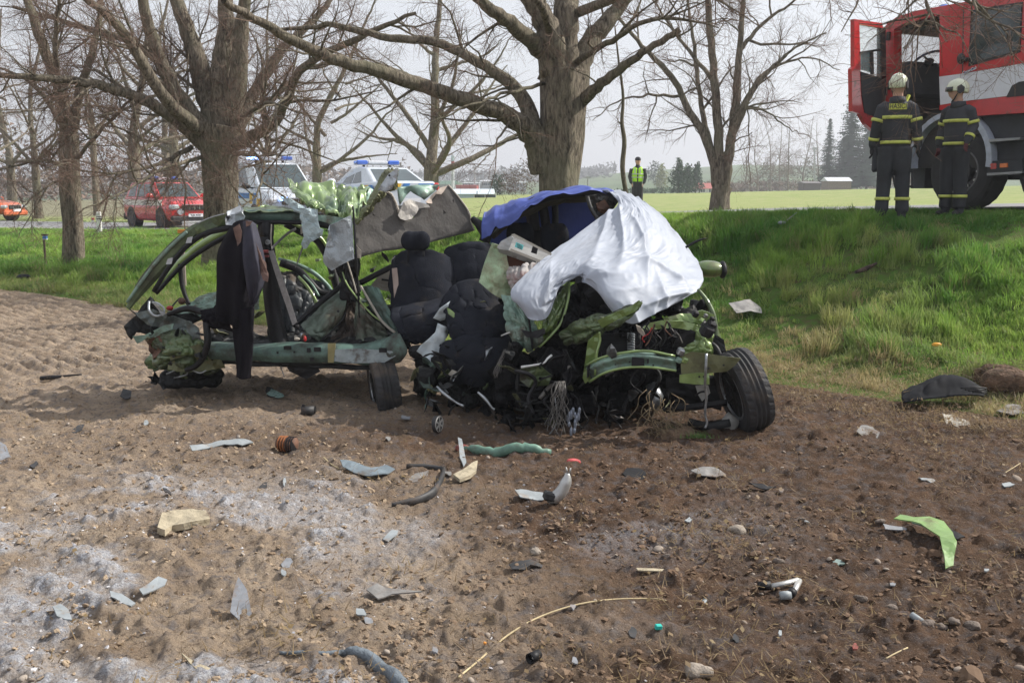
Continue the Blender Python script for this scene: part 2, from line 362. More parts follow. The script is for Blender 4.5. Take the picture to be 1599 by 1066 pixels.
def ground_mix_material(name, cols, sc=(1.2, 9), bump=.6):
    m = bpy.data.materials.new(name); m.use_nodes = True; nt = m.node_tree; b = nt.nodes['Principled BSDF']; L = nt.links.new
    tc = nd(nt, 'ShaderNodeTexCoord'); prev = None
    for k, s in enumerate(sc):
        n = nd(nt, 'ShaderNodeTexNoise'); n.inputs['Scale'].default_value = s; n.inputs['Detail'].default_value = 8; n.inputs['Roughness'].default_value = .65; L(tc.outputs['Object'], n.inputs['Vector'])
        r = nd(nt, 'ShaderNodeMapRange'); r.inputs[1].default_value = .38; r.inputs[2].default_value = .62; L(n.outputs[0], r.inputs[0])
        x = nd(nt, 'ShaderNodeMixRGB'); L(r.outputs[0], x.inputs[0]); x.inputs[2].default_value = (*cols[k+1], 1)
        if prev is None: x.inputs[1].default_value = (*cols[0], 1)
        else: L(prev, x.inputs[1])
        prev = x.outputs[0]
    L(prev, b.inputs['Base Color']); b.inputs['Roughness'].default_value = 1; b.inputs['Specular IOR Level'].default_value = .1
    bp = nd(nt, 'ShaderNodeBump'); bp.inputs['Strength'].default_value = bump; bp.inputs['Distance'].default_value = .05; L(n.outputs[0], bp.inputs['Height']); L(bp.outputs[0], b.inputs['Normal'])
    return m

def terrain():
    th = np.concatenate([np.arange(-180, -44, 3.), np.arange(-44, 44, .128), np.arange(44, 180, 3.)]); th = np.radians(np.append(th, 180.))
    r = np.concatenate([np.linspace(.35, 2.9, 14), np.geomspace(3, 9, 245), np.arange(9.045, 18.5, .045), np.geomspace(18.6, 45, 75), np.geomspace(46, 260, 50), np.geomspace(270, 2600, 30)])
    T, Q = np.meshgrid(th, r); X = Q*np.sin(T); Y = Q*np.cos(T); Z, sr, sb, zr = Hgen(X, Y)
    F = furrow(X, Y); Z = Z+np.where(sb < .05, F*sstep(.05-sb+.2), 0)
    # ash lies on the crests, thickest at the lower left
    uu = U0+FPX*X/np.maximum(Y, .5); 
    a = np.exp(-((X+2.4)**2/2.4+(Y-3.7)**2/2.4))*1.5+np.exp(-((X+1.5)**2/1.4+(Y-5.3)**2/.30))*.95+np.exp(-((X-.1)**2/1.2+(Y-5.1)**2/.22))*.75+np.exp(-((X+.4)**2/1.2+(Y-3.4)**2/2))*.35
    blotch = fbm(X*1.5, Y*1.9, 4, 71); s_ = X*.63+Y*.777
    ash = np.clip(a*sstep((blotch-.42)/.16)*(.45+1.5*sstep((F+.0)/.045)), 0, 1)
    dark_soil = np.clip(sstep((X*.9-Y*.02+1.5+(fbm(X*.8, Y*.8, 3, 5)-.5)*3.0)/2.2), 0, 1)*.95  # moist, darker brown towards the right
    dark_soil = np.maximum(dark_soil, .9*np.exp(-((X+.2)**2/6+(Y-6.9)**2/.7)))  # darker band of soil along the front of the wreck
    grey = np.clip(1.1-.35*dark_soil, 0, 1)*np.exp(-np.clip(Y-9, 0, 99)/8)
    nR, nC = X.shape; co = np.stack([X, Y, Z], 2).reshape(-1, 3); idx = np.arange(nR*nC).reshape(nR, nC)
    quad = np.stack([idx[:-1, :-1], idx[:-1, 1:], idx[1:, 1:], idx[1:, :-1]], 2).reshape(-1, 4)
    fb = sb.reshape(-1)[quad].mean(1); fr = sr.reshape(-1)[quad].mean(1); fy = np.hypot(X, Y).reshape(-1)[quad].mean(1)
    def part(name, sel, m, atts=None):
        q = quad[sel]; used, inv = np.unique(q, return_inverse=True); inv = inv.reshape(q.shape)
        me = bpy.data.meshes.new(name); me.vertices.add(len(used)); me.vertices.foreach_set('co', co[used].reshape(-1))
        me.loops.add(inv.size); me.loops.foreach_set('vertex_index', inv[:, ::-1].reshape(-1).astype(np.int32)); me.polygons.add(len(inv))
        me.polygons.foreach_set('loop_start', (np.arange(len(inv))*4).astype(np.int32)); me.polygons.foreach_set('loop_total', np.full(len(inv), 4, np.int32)); me.update(calc_edges=True)
        me.polygons.foreach_set('use_smooth', np.ones(len(inv), bool)); me.materials.append(m)
        for k, v in (atts or {}).items():
            at = me.attributes.new(k, 'FLOAT', 'POINT'); at.data.foreach_set('value', v.reshape(-1)[used].astype(np.float32))
        o = bpy.data.objects.new(name, me); C.objects.link(o); return tag(o, kind='structure')
    part('ploughed_field', fb <= 0, soil_material(), dict(ash=ash, dark_soil=dark_soil, grey=grey))
    part('grass_verge', (fb > 0) & (fr <= 9), ground_mix_material('verge_ground', [(.06, .10, .02), (.11, .09, .05), (.075, .15, .025)], (1.3, 14)))
    cm = ground_mix_material('crop', [(.23, .285, .09), (.185, .25, .08), (.29, .30, .14)], (.05, 1.1), .3); nt = cm.node_tree; b = nt.nodes['Principled BSDF']; src = b.inputs['Base Color'].links[0].from_socket; at = nd(nt, 'ShaderNodeAttribute', attribute_name='fallow'); mx = nd(nt, 'ShaderNodeMixRGB'); mx.inputs[2].default_value = (.20, .185, .13, 1); nt.links.new(at.outputs['Fac'], mx.inputs[0]); nt.links.new(src, mx.inputs[1]); nt.links.new(mx.outputs[0], b.inputs['Base Color'])
    fallow = sstep((-.10*Y-X)/3)*sstep((sr-11)/5)*.9
    part('crop_field', (fb > 0) & (fr > 9) & (fy < 262), cm, dict(fallow=fallow))
    part('hills', (fb > 0) & (fr > 9) & (fy >= 262), ground_mix_material('hill_ground', [(.085, .15, .055), (.13, .17, .08), (.06, .09, .04)], (.006, .03), 0))
terrain()
# road: a strip of asphalt with worn edges, its shoulder line painted
def road():
    pts = ROAD; c = catmull(pts[:, :3], 160); d = np.gradient(c[:, :2], axis=0); d /= np.linalg.norm(d, axis=1, keepdims=True); n = np.stack([d[:, 1], -d[:, 0]], 1)
    asph = mat('asphalt', (.20, .20, .205), .9, var=.18, scale=3, bump=.3, bscale=60); paint = mat('road_paint', (.62, .62, .60), .8, var=.2, scale=20)
    def strip(a, b, dz, name, m, parent=None):
        vs = []; 
        for k in range(len(c)):
            for o_ in (a, b): vs.append((c[k, 0]+n[k, 0]*o_, c[k, 1]+n[k, 1]*o_, c[k, 2]+dz))
        fs = [(2*k, 2*k+1, 2*k+3, 2*k+2) for k in range(len(c)-1)]
        o = mesh(name, vs, fs, m, parent); return o
    rd = strip(0, ROAD_W, .012, 'road', asph); tag(rd, kind='structure')
    strip(.22, .34, .018, 'edge_line', paint, rd); strip(ROAD_W-.34, ROAD_W-.22, .018, 'edge_line', paint, rd)
road()
# ------------------------------------------------------------------ grass
def grass_material(name, c1, c2, dry=(.30, .23, .10)):
    m = bpy.data.materials.new(name); m.use_nodes = True; nt = m.node_tree; b = nt.nodes['Principled BSDF']; L = nt.links.new
    a = nd(nt, 'ShaderNodeAttribute', attribute_name='dry', attribute_type='INSTANCER'); h = nd(nt, 'ShaderNodeAttribute', attribute_name='hue', attribute_type='INSTANCER')
    x = nd(nt, 'ShaderNodeMixRGB'); x.inputs[1].default_value = (*c1, 1); x.inputs[2].default_value = (*c2, 1); L(h.outputs['Fac'], x.inputs[0])
    y = nd(nt, 'ShaderNodeMixRGB'); y.inputs[2].default_value = (*dry, 1); L(a.outputs['Fac'], y.inputs[0]); L(x.outputs[0], y.inputs[1])
    L(y.outputs[0], b.inputs['Base Color']); b.inputs['Roughness'].default_value = .55; b.inputs['Specular IOR Level'].default_value = .3
    tr = nd(nt, 'ShaderNodeBsdfTranslucent'); L(y.outputs[0], tr.inputs[0]); ms = nd(nt, 'ShaderNodeMixShader'); ms.inputs[0].default_value = .45
    L(b.outputs[0], ms.inputs[1]); L(tr.outputs[0], ms.inputs[2]); L(ms.outputs[0], nt.nodes['Material Output'].inputs[0]); return m
def tuft(n, h, spread, wid, rnd, lean=.5, segs=2):
    vs = []; fs = []
    for k in range(n):
        a = rnd.uniform(0, 6.28); r = spread*math.sqrt(rnd.random()); x, y = r*math.cos(a), r*math.sin(a); hh = h*rnd.uniform(.45, 1.15)
        b = rnd.uniform(0, 6.28); ln = lean*rnd.uniform(.15, 1.1)*hh; dx, dy = math.cos(b)*ln, math.sin(b)*ln; wx, wy = -math.sin(b)*wid/2*rnd.uniform(.7, 1.3), math.cos(b)*wid/2
        i = len(vs)
        for s in range(segs):
            f = s/segs; q = f*f; z = hh*f*(1-.15*f*lean); w = 1-.35*f
            vs += [(x+dx*q-wx*w, y+dy*q-wy*w, z), (x+dx*q+wx*w, y+dy*q+wy*w, z)]
        vs.append((x+dx, y+dy, hh*(1-.2*lean)))
        for s in range(segs-1): fs.append((i+2*s, i+2*s+1, i+2*s+3, i+2*s+2))
        fs.append((i+2*segs-2, i+2*segs-1, i+2*segs))
    return vs, fs
def grass():
    rnd = random.Random(3); gm = grass_material('grass_blades', (.085, .24, .035), (.30, .45, .08), (.40, .33, .17))
    protos = []
    for k in range(5): protos.append(proto('grass_tuft', *tuft(34, .105, .10, .008, rnd, .8), gm))
    for k in range(3): protos.append(proto('grass_tuft_tall', *tuft(44, .21, .09, .009, rnd, .75, 3), gm))
    for k in range(2): protos.append(proto('grass_tuft_flat', *tuft(30, .10, .12, .007, rnd, 1.9), gm))
    # density falls with distance while the tufts widen a little
    N = 190000; g = np.random.default_rng(5)
    th = np.radians(g.uniform(-40, 40, N)); r = 6.5*(70/6.5)**(g.random(N)**1.0)
    x = r*np.sin(th); y = r*np.cos(th); z, sr, sb, zr = Hgen(x, y)
    edge = (fbm(x*1.1, y*1.1, 3, 91)-.5)*1.6
    patch = fbm(x*.55, y*.75, 4, 95); p2 = fbm(x*2.2, y*2.2, 3, 97)
    keep = (sb+edge > 0) & (sr < -.12-.25*p2)
    bare = sstep((patch-.52)/.07)*(x > 1)*(y < 15)
    keep &= g.random(N) > bare*.85
    near = sstep((2.5-(sb+edge))/2.5)
    keep &= g.random(N) > near*.55
    x, y, z, sr, sb, patch, p2, near, r = [q[keep] for q in (x, y, z, sr, sb, patch, p2, near, r)]
    n = len(x); sc = np.clip(r/13, .85, 3.2)
    tall = (p2 > .56) & (near < .5); idx = np.where(tall, g.integers(5, 8, n), g.integers(0, 5, n)); idx = np.where(g.random(n) < .12+near*.4, g.integers(8, 10, n), idx)
    right = sstep((x-1)/2)
    hsc = (.75+.7*p2)*(1+.25*right)*np.where(r > 25, .75, 1)*(.16+.84*sstep((-sr-1.0)/2.8))
    scl = np.stack([sc*g.uniform(.8, 1.25, n), sc*g.uniform(.8, 1.25, n), np.clip(sc, 0, 1.5)*hsc*g.uniform(.7, 1.2, n)], 1)
    rot = np.stack([g.normal(0, .16, n), g.normal(0, .16, n), g.uniform(0, 6.28, n)], 1)
    dry = np.clip(near*(.40+.60*right)+sstep((patch-.60)/.1)*.35*right+g.normal(0, .13, n)+.6*(g.random(n) < .08), 0, 1); dry = np.where(sr > -1.0, np.clip(dry+.1, 0, 1), dry)
    hue = np.clip(fbm(x*.8, y*.8, 3, 55)*1.6-.3+g.normal(0, .15, n), 0, 1)
    scatter('grass', np.stack([x, y, z-.012], 1), rot, scl, idx, protos, dict(dry=dry, hue=hue), 'green spring grass on the verge and the bank')
    # dry straw and dead leaves where the verge meets the field
    rs = random.Random(9); sm = grass_material('straw', (.30, .22, .13), (.20, .13, .08)); pr = []
    for k in range(4):
        vs = []; fs = []
        for j in range(26):
            a = rs.uniform(0, 6.28); c = Vector((rs.uniform(-.13, .13), rs.uniform(-.13, .13), rs.uniform(.0, .03))); l = rs.uniform(.02, .08); dz = rs.uniform(-.01, .05)
            d = Vector((math.cos(a), math.sin(a), 0))*l; w = Vector((-math.sin(a), math.cos(a), 0))*.0022; i = len(vs)
            vs += [c-w, c+w, c+d+Vector((0, 0, dz))]; fs.append((i, i+1, i+2))
        for j in range(3):
            c = Vector((rs.uniform(-.13, .13), rs.uniform(-.13, .13), rs.uniform(.005, .03))); i = len(vs); a = rs.uniform(0, 6.28); e = Vector((math.cos(a), math.sin(a), .3))*.014; f2 = Vector((-math.sin(a), math.cos(a), .2))*.010
            vs += [c-e, c-f2, c+e, c+f2]; fs.append((i, i+1, i+2, i+3))
        pr.append(proto('straw_tuft', vs, fs, sm))
    N = 30000; th = np.radians(g.uniform(-38, 38, N)); r = 3.2*(22/3.2)**g.random(N); x = r*np.sin(th); y = r*np.cos(th); z, sr, sb, zr = Hgen(x, y)
    pr_ = np.exp(-((sb-.35)/1.0)**2)*(.35+.65*sstep((x-0)/2))+.022*(sb < 0)*sstep((x+1.5)/3)+.010*(sb < 0)
    k = g.random(N) < pr_; x, y, z, sb = x[k], y[k], z[k], sb[k]; n = len(x); z = z+np.where(sb < 0, furrow(x, y), 0)
    scatter('straw_litter', np.stack([x, y, z+.004], 1), np.stack([g.normal(0, .2, n), g.normal(0, .2, n), g.uniform(0, 6.28, n)], 1), np.repeat(g.uniform(.6, 1.3, (n, 1)), 3, 1), g.integers(0, 4, n), pr, dict(dry=g.random(n)*.5, hue=g.random(n)), 'dry straw and dead leaves along the edge of the field')
grass()
# ------------------------------------------------------------------ clods and pebbles on the tilled soil
def clods():
    rs = random.Random(4); g = np.random.default_rng(8)
    def instmat(name, a, b):
        m = bpy.data.materials.new(name); m.use_nodes = True; nt = m.node_tree; bs = nt.nodes['Principled BSDF']; L = nt.links.new
        h = nd(nt, 'ShaderNodeAttribute', attribute_name='hue', attribute_type='INSTANCER'); w_ = nd(nt, 'ShaderNodeAttribute', attribute_name='dark_soil', attribute_type='INSTANCER')
        x = nd(nt, 'ShaderNodeMixRGB'); x.inputs[1].default_value = (*a, 1); x.inputs[2].default_value = (*b, 1); L(h.outputs['Fac'], x.inputs[0])
        y = nd(nt, 'ShaderNodeMixRGB'); y.inputs[2].default_value = (.13, .082, .055, 1); L(w_.outputs['Fac'], y.inputs[0]); L(x.outputs[0], y.inputs[1])
        L(y.outputs[0], bs.inputs['Base Color']); bs.inputs['Roughness'].default_value = .95; bs.inputs['Specular IOR Level'].default_value = .15
        tc = nd(nt, 'ShaderNodeTexCoord'); n = nd(nt, 'ShaderNodeTexNoise'); n.inputs['Scale'].default_value = 2.5; n.inputs['Detail'].default_value = 5; L(tc.outputs['Object'], n.inputs['Vector']); bp = nd(nt, 'ShaderNodeBump'); bp.inputs['Strength'].default_value = .5; bp.inputs['Distance'].default_value = .003; L(n.outputs[0], bp.inputs['Height']); L(bp.outputs[0], bs.inputs['Normal'])
        return m
    cm = instmat('clod', (.20, .145, .10), (.36, .28, .20)); pm = instmat('pebble', (.22, .18, .15), (.40, .35, .30)); am = instmat('ash_crumb', (.30, .30, .33), (.62, .61, .62))
    pr = []
    def rock(m, jag, sub=2):
        bm = bmesh.new(); bmesh.ops.create_icosphere(bm, subdivisions=sub, radius=1); s = rs.uniform(0, 99)
        for v in bm.verts:
            q = float(vnoise(v.co.x*1.7+s, v.co.y*1.7+v.co.z*2.1+s))-.5; v.co *= 1+q*jag*2; v.co.z *= .62
        vs = [v.co.copy() for v in bm.verts]; fs = [[v.index for v in f.verts] for f in bm.faces]; bm.free(); return proto('rock', vs, fs, m, jag < .3)
    for k in range(5): pr.append(rock(cm, .75))
    for k in range(3): pr.append(rock(pm, .2))
    for k in range(3): pr.append(rock(am, .6, 1))
    N = 52000; th = np.radians(g.uniform(-36, 36, N)); r = 3*(14/3.)**(g.random(N)**1.15); x = r*np.sin(th); y = r*np.cos(th); z, sr, sb, zr = Hgen(x, y)
    pz = fbm(x*1.4, y*1.4, 3, 15); k = (sb < .1) & (g.random(N) < np.clip(.30+1.9*(pz-.42), .06, .95)); x, y, z = x[k], y[k], z[k]; n = len(x); z = z+furrow(x, y)
    s = .003+.012*g.random(n)**3.4+(g.random(n) < .02)*g.uniform(.006, .018, n)*(.4+sstep((x+1)/3)); ashp = np.exp(-((x+2.3)**2/2.2+(y-3.6)**2/2.4))+.7*np.exp(-((x+1.0)**2/1.6+(y-5.5)**2/.5))
    idx = g.integers(0, 5, n); idx = np.where(g.random(n) < .10, g.integers(5, 8, n), idx); isa = g.random(n) < ashp*.55; idx = np.where(isa, g.integers(8, 11, n), idx); s = np.where(isa, s*.7, s)
    dark_soil = np.where(idx < 5, sstep((x+1.2)/2)*.85, sstep((x+1.2)/2)*.25)
    scatter('soil_clods', np.stack([x, y, z+s*.12], 1), g.uniform(0, 6.28, (n, 3))*np.array([.12, .12, 1]), np.stack([s*g.uniform(.8, 1.4, n), s, s*g.uniform(.7, 1.1, n)], 1), idx, pr, dict(hue=g.random(n), dark_soil=dark_soil), 'brown soil clods, pebbles and pale crumbs on the tilled field')
clods()

# ------------------------------------------------------------------ trees
def bark_material(name, c1, c2, gz=.25, bump=1.0, moss=None):
    m = bpy.data.materials.new(name); m.use_nodes = True; nt = m.node_tree; b = nt.nodes['Principled BSDF']; L = nt.links.new
    tc = nd(nt, 'ShaderNodeTexCoord'); mp = nd(nt, 'ShaderNodeMapping'); mp.inputs['Scale'].default_value = (1, 1, gz); L(tc.outputs['Object'], mp.inputs[0])
    n = nd(nt, 'ShaderNodeTexNoise'); n.inputs['Scale'].default_value = 22; n.inputs['Detail'].default_value = 6; n.inputs['Roughness'].default_value = .7; n.inputs['Distortion'].default_value = .6; L(mp.outputs[0], n.inputs['Vector'])
    r = nd(nt, 'ShaderNodeMapRange'); r.inputs[1].default_value = .38; r.inputs[2].default_value = .6; L(n.outputs[0], r.inputs[0])
    x = nd(nt, 'ShaderNodeMixRGB'); x.inputs[1].default_value = (*c1, 1); x.inputs[2].default_value = (*c2, 1); L(r.outputs[0], x.inputs[0]); o = x.outputs[0]
    if moss:
        n2 = nd(nt, 'ShaderNodeTexNoise'); n2.inputs['Scale'].default_value = 1.6; n2.inputs['Detail'].default_value = 6; L(tc.outputs['Object'], n2.inputs['Vector']); r2 = nd(nt, 'ShaderNodeMapRange'); r2.inputs[1].default_value = .45; r2.inputs[2].default_value = .65; r2.inputs[4].default_value = .6; L(n2.outputs[0], r2.inputs[0])
        y = nd(nt, 'ShaderNodeMixRGB'); y.inputs[2].default_value = (*moss, 1); L(r2.outputs[0], y.inputs[0]); L(o, y.inputs[1]); o = y.outputs[0]
    L(o, b.inputs['Base Color']); b.inputs['Roughness'].default_value = .95; b.inputs['Specular IOR Level'].default_value = .15
    bp = nd(nt, 'ShaderNodeBump'); bp.inputs['Strength'].default_value = bump; bp.inputs['Distance'].default_value = .06; L(n.outputs[0], bp.inputs['Height']); L(bp.outputs[0], b.inputs['Normal']); return m
BARK = bark_material('bark', (.065, .053, .042), (.28, .24, .185), moss=(.17, .165, .11))
TWIG = bark_material('twig_bark', (.10, .068, .05), (.20, .145, .11), 1, .2)
TWIGR = bark_material('young_twig_bark', (.12, .078, .06), (.22, .15, .12), 1, .2)
class Tree:
    tw = 6.3
    def __init__(s, seed): s.r = random.Random(seed); s.trunk = MB(); s.limb = MB(); s.tv = []; s.tf = []; s.tm = []; s.n = 0
    def twig(s, pts, r0, r1, m):
        """three sided tapering twig, straight into the arrays"""
        k = len(pts); b = len(s.tv)
        for i, p in enumerate(pts):
            q = pts[min(i+1, k-1)]; o = pts[max(i-1, 0)]; tx, ty, tz = q[0]-o[0], q[1]-o[1], q[2]-o[2]; l = math.sqrt(tx*tx+ty*ty+tz*tz) or 1; tx /= l; ty /= l; tz /= l
            if abs(tz) < .9: ax, ay, az = ty, -tx, 0.
            else: ax, ay, az = 0., tz, -ty
            l = math.sqrt(ax*ax+ay*ay+az*az) or 1; ax /= l; ay /= l; az /= l
            bx, by, bz = ty*az-tz*ay, tz*ax-tx*az, tx*ay-ty*ax; r = r0+(r1-r0)*i/(k-1)
            for c, d in ((1, 0), (-.5, .866), (-.5, -.866)): s.tv.append((p[0]+(ax*c+bx*d)*r, p[1]+(ay*c+by*d)*r, p[2]+(az*c+bz*d)*r))
        for i in range(k-1):
            q = b+i*3
            for j in range(3): s.tf.append((q+j, q+(j+1) % 3, q+3+(j+1) % 3, q+3+j)); s.tm.append(m)
    def path(s, p, d, L, n, wob, trop, droop=0):
        pts = [Vector(p)]; d = Vector(d).normalized(); st = L/n
        for i in range(n):
            d = (d+Vector((s.r.gauss(0, wob), s.r.gauss(0, wob), s.r.gauss(0, wob)+trop-droop*i/n))).normalized(); pts.append(pts[-1]+d*st)
        return pts
    def child_dir(s, d, ang):
        d = d.normalized(); a = d.orthogonal().normalized(); b = d.cross(a); t = s.r.uniform(0, 6.28); side = a*math.cos(t)+b*math.sin(t); return (d*math.cos(ang)+side*math.sin(ang)).normalized()
    def side(s, pts, rad, lev, dens, L, trop=.03, t0=.15, droop=0):
        """branches off an existing branch; lev counts down to the last twigs"""
        tot = sum((pts[i+1]-pts[i]).length for i in range(len(pts)-1)); n = max(1, int(tot*dens*(.7+.6*s.r.random())))
        for k in range(n):
            t = t0+(1-t0)*(k+s.r.random())/n; f = t*(len(pts)-1); i = min(int(f), len(pts)-2); p = pts[i].lerp(pts[i+1], f-i); d = pts[i+1]-pts[i]
            r0 = rad[0]+(rad[1]-rad[0])*t
            cd = s.child_dir(d, s.r.uniform(.5, 1.15)); ln = L*(1.1-.6*t)*s.r.uniform(.5, 1.25)
            if lev >= 2:
                r = min(r0*.62, ln*.017+.002); q = s.path(p, cd, ln, 6, .17, trop, droop)
                if r > .012: s.limb.tube(q, [r, max(.003, r*.25)], 6 if r > .03 else 5, cap=False)
                else: s.twig(q, r, max(.0022, r*.3), 0)
                s.side(q, (r, r*.3), lev-1, dens*s.gd*(s.tw if lev == 2 else 1), L*(.48 if lev > 2 else .62), trop, .08, droop*.7)
            else:
                r = min(r0*.5, .0055*s.gr); q = s.path(p, cd, ln, 3, .16, trop+.02); s.twig([tuple(x) for x in q], r*.8, .0016*s.gr, 1); s.n += 1
    def build(s, name, label, base, group=None, cat='tree', trunkmat=None, kids=()):
        root = thing(name, label, cat, base, group); s.trunk.build('trunk', trunkmat or BARK, root, True)
        cr = mesh('crown', [tuple(v) for v in s.limb.v]+s.tv, s.limb.f+[tuple(i+len(s.limb.v) for i in f) for f in s.tf], [trunkmat or BARK, TWIG, TWIGR], root)
        mi = np.concatenate([np.zeros(len(s.limb.f), np.int32), np.array(s.tm, np.int32)+1 if s.tm else np.zeros(0, np.int32)]); cr.data.polygons.foreach_set('material_index', mi)
        sm = np.zeros(len(mi), bool); sm[:len(s.limb.f)] = True; cr.data.polygons.foreach_set('use_smooth', sm)
        return root
def trunk_mesh(t, pts, rad, n=28, lobes=.07, flare=.35, seed=0):
    """trunk with fluted, knobbly cross sections and root flare"""
    k = max(12, int(40*(len(pts)))//2); q = catmull(pts, k); r = np.interp(np.linspace(0, 1, k), np.linspace(0, 1, len(rad)), rad); b = len(t.trunk.v)
    L = np.concatenate([[0], np.cumsum(np.linalg.norm(np.diff(q, axis=0), axis=1))])
    for i in range(k):
        tt = Vector(q[min(i+1, k-1)]-q[max(i-1, 0)]).normalized(); a = Vector((1, 0, 0)); a = (a-tt*a.dot(tt)).normalized(); c = tt.cross(a)
        fl = 1+flare*math.exp(-L[i]/(rad[0]*1.1))
        for j in range(n):
            an = 2*math.pi*j/n; lob = 1+lobes*math.sin(an*3+seed+L[i]*.6)+lobes*.6*math.sin(an*5+seed*2-L[i]*.9)+(float(vnoise(an*2.2+seed, L[i]*2.6, seed))-.5)*.16
            if fl > 1.02: lob *= 1+(fl-1)*.55*(math.sin(an*4+seed)+.2)
            t.trunk.v.append(Vector(q[i])+(a*math.cos(an)+c*math.sin(an))*r[i]*fl*lob)
    for i in range(k-1):
        for j in range(n): t.trunk.f.append((b+i*n+j, b+i*n+(j+1) % n, b+(i+1)*n+(j+1) % n, b+(i+1)*n+j))
    t.trunk.f.append(tuple(b+(k-1)*n+j for j in range(n)))
def limbs(t, specs, lev=3, dens=3.0, L=1.5, trop=.03, droop=0):
    for pts, r in specs:
        q = catmull(pts, max(8, len(pts)*5)); q = [Vector(p)+Vector((t.r.gauss(0, .012), t.r.gauss(0, .012), t.r.gauss(0, .012))) for p in q]
        k = len(q); rr = list(np.interp(np.linspace(0, 1, k), np.linspace(0, 1, len(r)), r)*.88); t.limb.tube(q, rr, 10 if r[0] > .06 else 7, cap=False)
        t.side(q, (r[0], r[-1]), lev, dens, L, trop, .12, droop)
def big_trees():
    # --- the large tree on the left, low forks and a long bough reaching left
    d = 20.; B = G(342, 424); B.z -= .1
    t = Tree(11); t.gd = 1.5; t.gr = 1.2
    trunk_mesh(t, [P(342, 440, d), P(343, 380, d), P(345, 300, d), P(343, 240, d), P(348, 196, d)], [.335, .315, .325, .36, .45], seed=1, flare=.22)
    S = [([P(330, 215, d), P(300, 180, d-.3), P(262, 120, d-.5), P(228, 30, d-.8), P(215, -60, d-1)], [.24, .19, .15, .12, .08]),
         ([P(345, 205, d), P(322, 140, d+.3), P(300, 70, d+.3), P(270, -20, d+.4)], [.30, .26, .20, .14]),
         ([P(350, 200, d), P(345, 120, d), P(352, 40, d), P(350, -80, d)], [.28, .24, .19, .12]),
         ([P(358, 205, d), P(372, 120, d-.2), P(378, 40, d-.3), P(392, -60, d-.5)], [.26, .20, .15, .10]),
         ([P(362, 215, d), P(400, 140, d+.4), P(440, 80, d+.5), P(500, 20, d+.8), P(540, -40, d+1)], [.19, .13, .10, .07, .04]),
         ([P(325, 232, d), P(250, 170, d-.6), P(150, 132, d-1.3), P(60, 122, d-2), P(-60, 112, d-2.6)], [.17, .13, .10, .07, .04]),
         ([P(328, 215, d), P(262, 160, d-1.2), P(200, 60, d-2.0), P(150, 10, d-2.5), P(90, -30, d-3)], [.17, .13, .10, .07, .05]),
         ([P(300, 190, d-.2), P(230, 80, d+1), P(120, 40, d+1.5), P(20, 12, d+2)], [.14, .10, .07, .04]),
         ([P(360, 230, d), P(430, 190, d-1.4), P(470, 110, d-2.2), P(560, 60, d-3), P(650, 20, d-3.5)], [.15, .11, .08, .06, .03]),
         ([P(365, 190, d), P(430, 150, d+.5), P(475, 110, d+.8), P(530, 95, d+1)], [.10, .07, .05, .03]),
         ([P(318, 245, d), P(260, 262, d-2), P(190, 300, d-3.4), P(120, 330, d-4.5)], [.05, .03, .02, .01]),
         ([P(300, 230, d), P(230, 262, d-1), P(150, 270, d-1.6), P(60, 250, d-2)], [.06, .035, .02, .01]),
         ([P(362, 240, d), P(410, 250, d-2), P(395, 310, d-3), P(350, 330, d-3.6)], [.05, .03, .018, .008]),
         ([P(368, 190, d), P(425, 160, d-3), P(430, 230, d-4), P(436, 290, d-4.3)], [.05, .03, .015, .008])]
    limbs(t, S, 3, 2.6, 1.7, .02, .04)
    t.build('linden_tree', 'thick grey forked bare tree standing behind the torn rear of the green wreck', (B.x, d, B.z), 'roadside trees')
    # --- slimmer tree at the far left
    d = 21.; B = G(115, 418)
    t = Tree(12); t.gd = 1.45; t.gr = 1.2
    trunk_mesh(t, [P(116, 432, d), P(114, 350, d), P(110, 290, d), P(108, 210, d)], [.23, .20, .20, .19], seed=3)
    S = [([P(105, 215, d), P(95, 150, d-.2), P(70, 80, d-.4), P(42, 0, d-.5), P(20, -60, d)], [.16, .14, .12, .09, .06]),
         ([P(112, 215, d), P(125, 140, d), P(150, 60, d+.2), P(160, -40, d+.3)], [.13, .10, .08, .05]),
         ([P(100, 200, d), P(60, 140, d+.6), P(10, 110, d+1), P(-60, 90, d+1.5)], [.07, .05, .035, .02]),
         ([P(106, 260, d), P(60, 250, d-1), P(10, 262, d-2), P(-40, 270, d-2.4)], [.05, .035, .02, .01]),
         ([P(118, 250, d), P(170, 190, d-1), P(230, 130, d-1.5)], [.05, .035, .015]),
         ([P(98, 280, d), P(60, 300, d-.6), P(20, 345, d-1)], [.04, .02, .01]),
         ([P(110, 200, d), P(90, 120, d-1), P(88, 40, d-1.5), P(100, -40, d-2)], [.09, .07, .05, .03])]
    limbs(t, S, 3, 3.2, 1.6, .01, .03)
    t.build('linden_tree', 'slim grey bare tree with a bulging trunk at the far left of the verge', (B.x, d, B.z), 'roadside trees')
    # --- the massive tree in the middle, a wide bough to the left
    d = 15.5; zb = H(.72, d)
    t = Tree(13); t.gd = 1.5; t.gr = 1.0
    trunk_mesh(t, [Vector((.73, d, zb-.6)), P(872, 300, d), P(876, 240, d), P(880, 170, d), P(882, 110, d)], [.33, .31, .32, .335, .36], lobes=.08, seed=5, flare=.15)
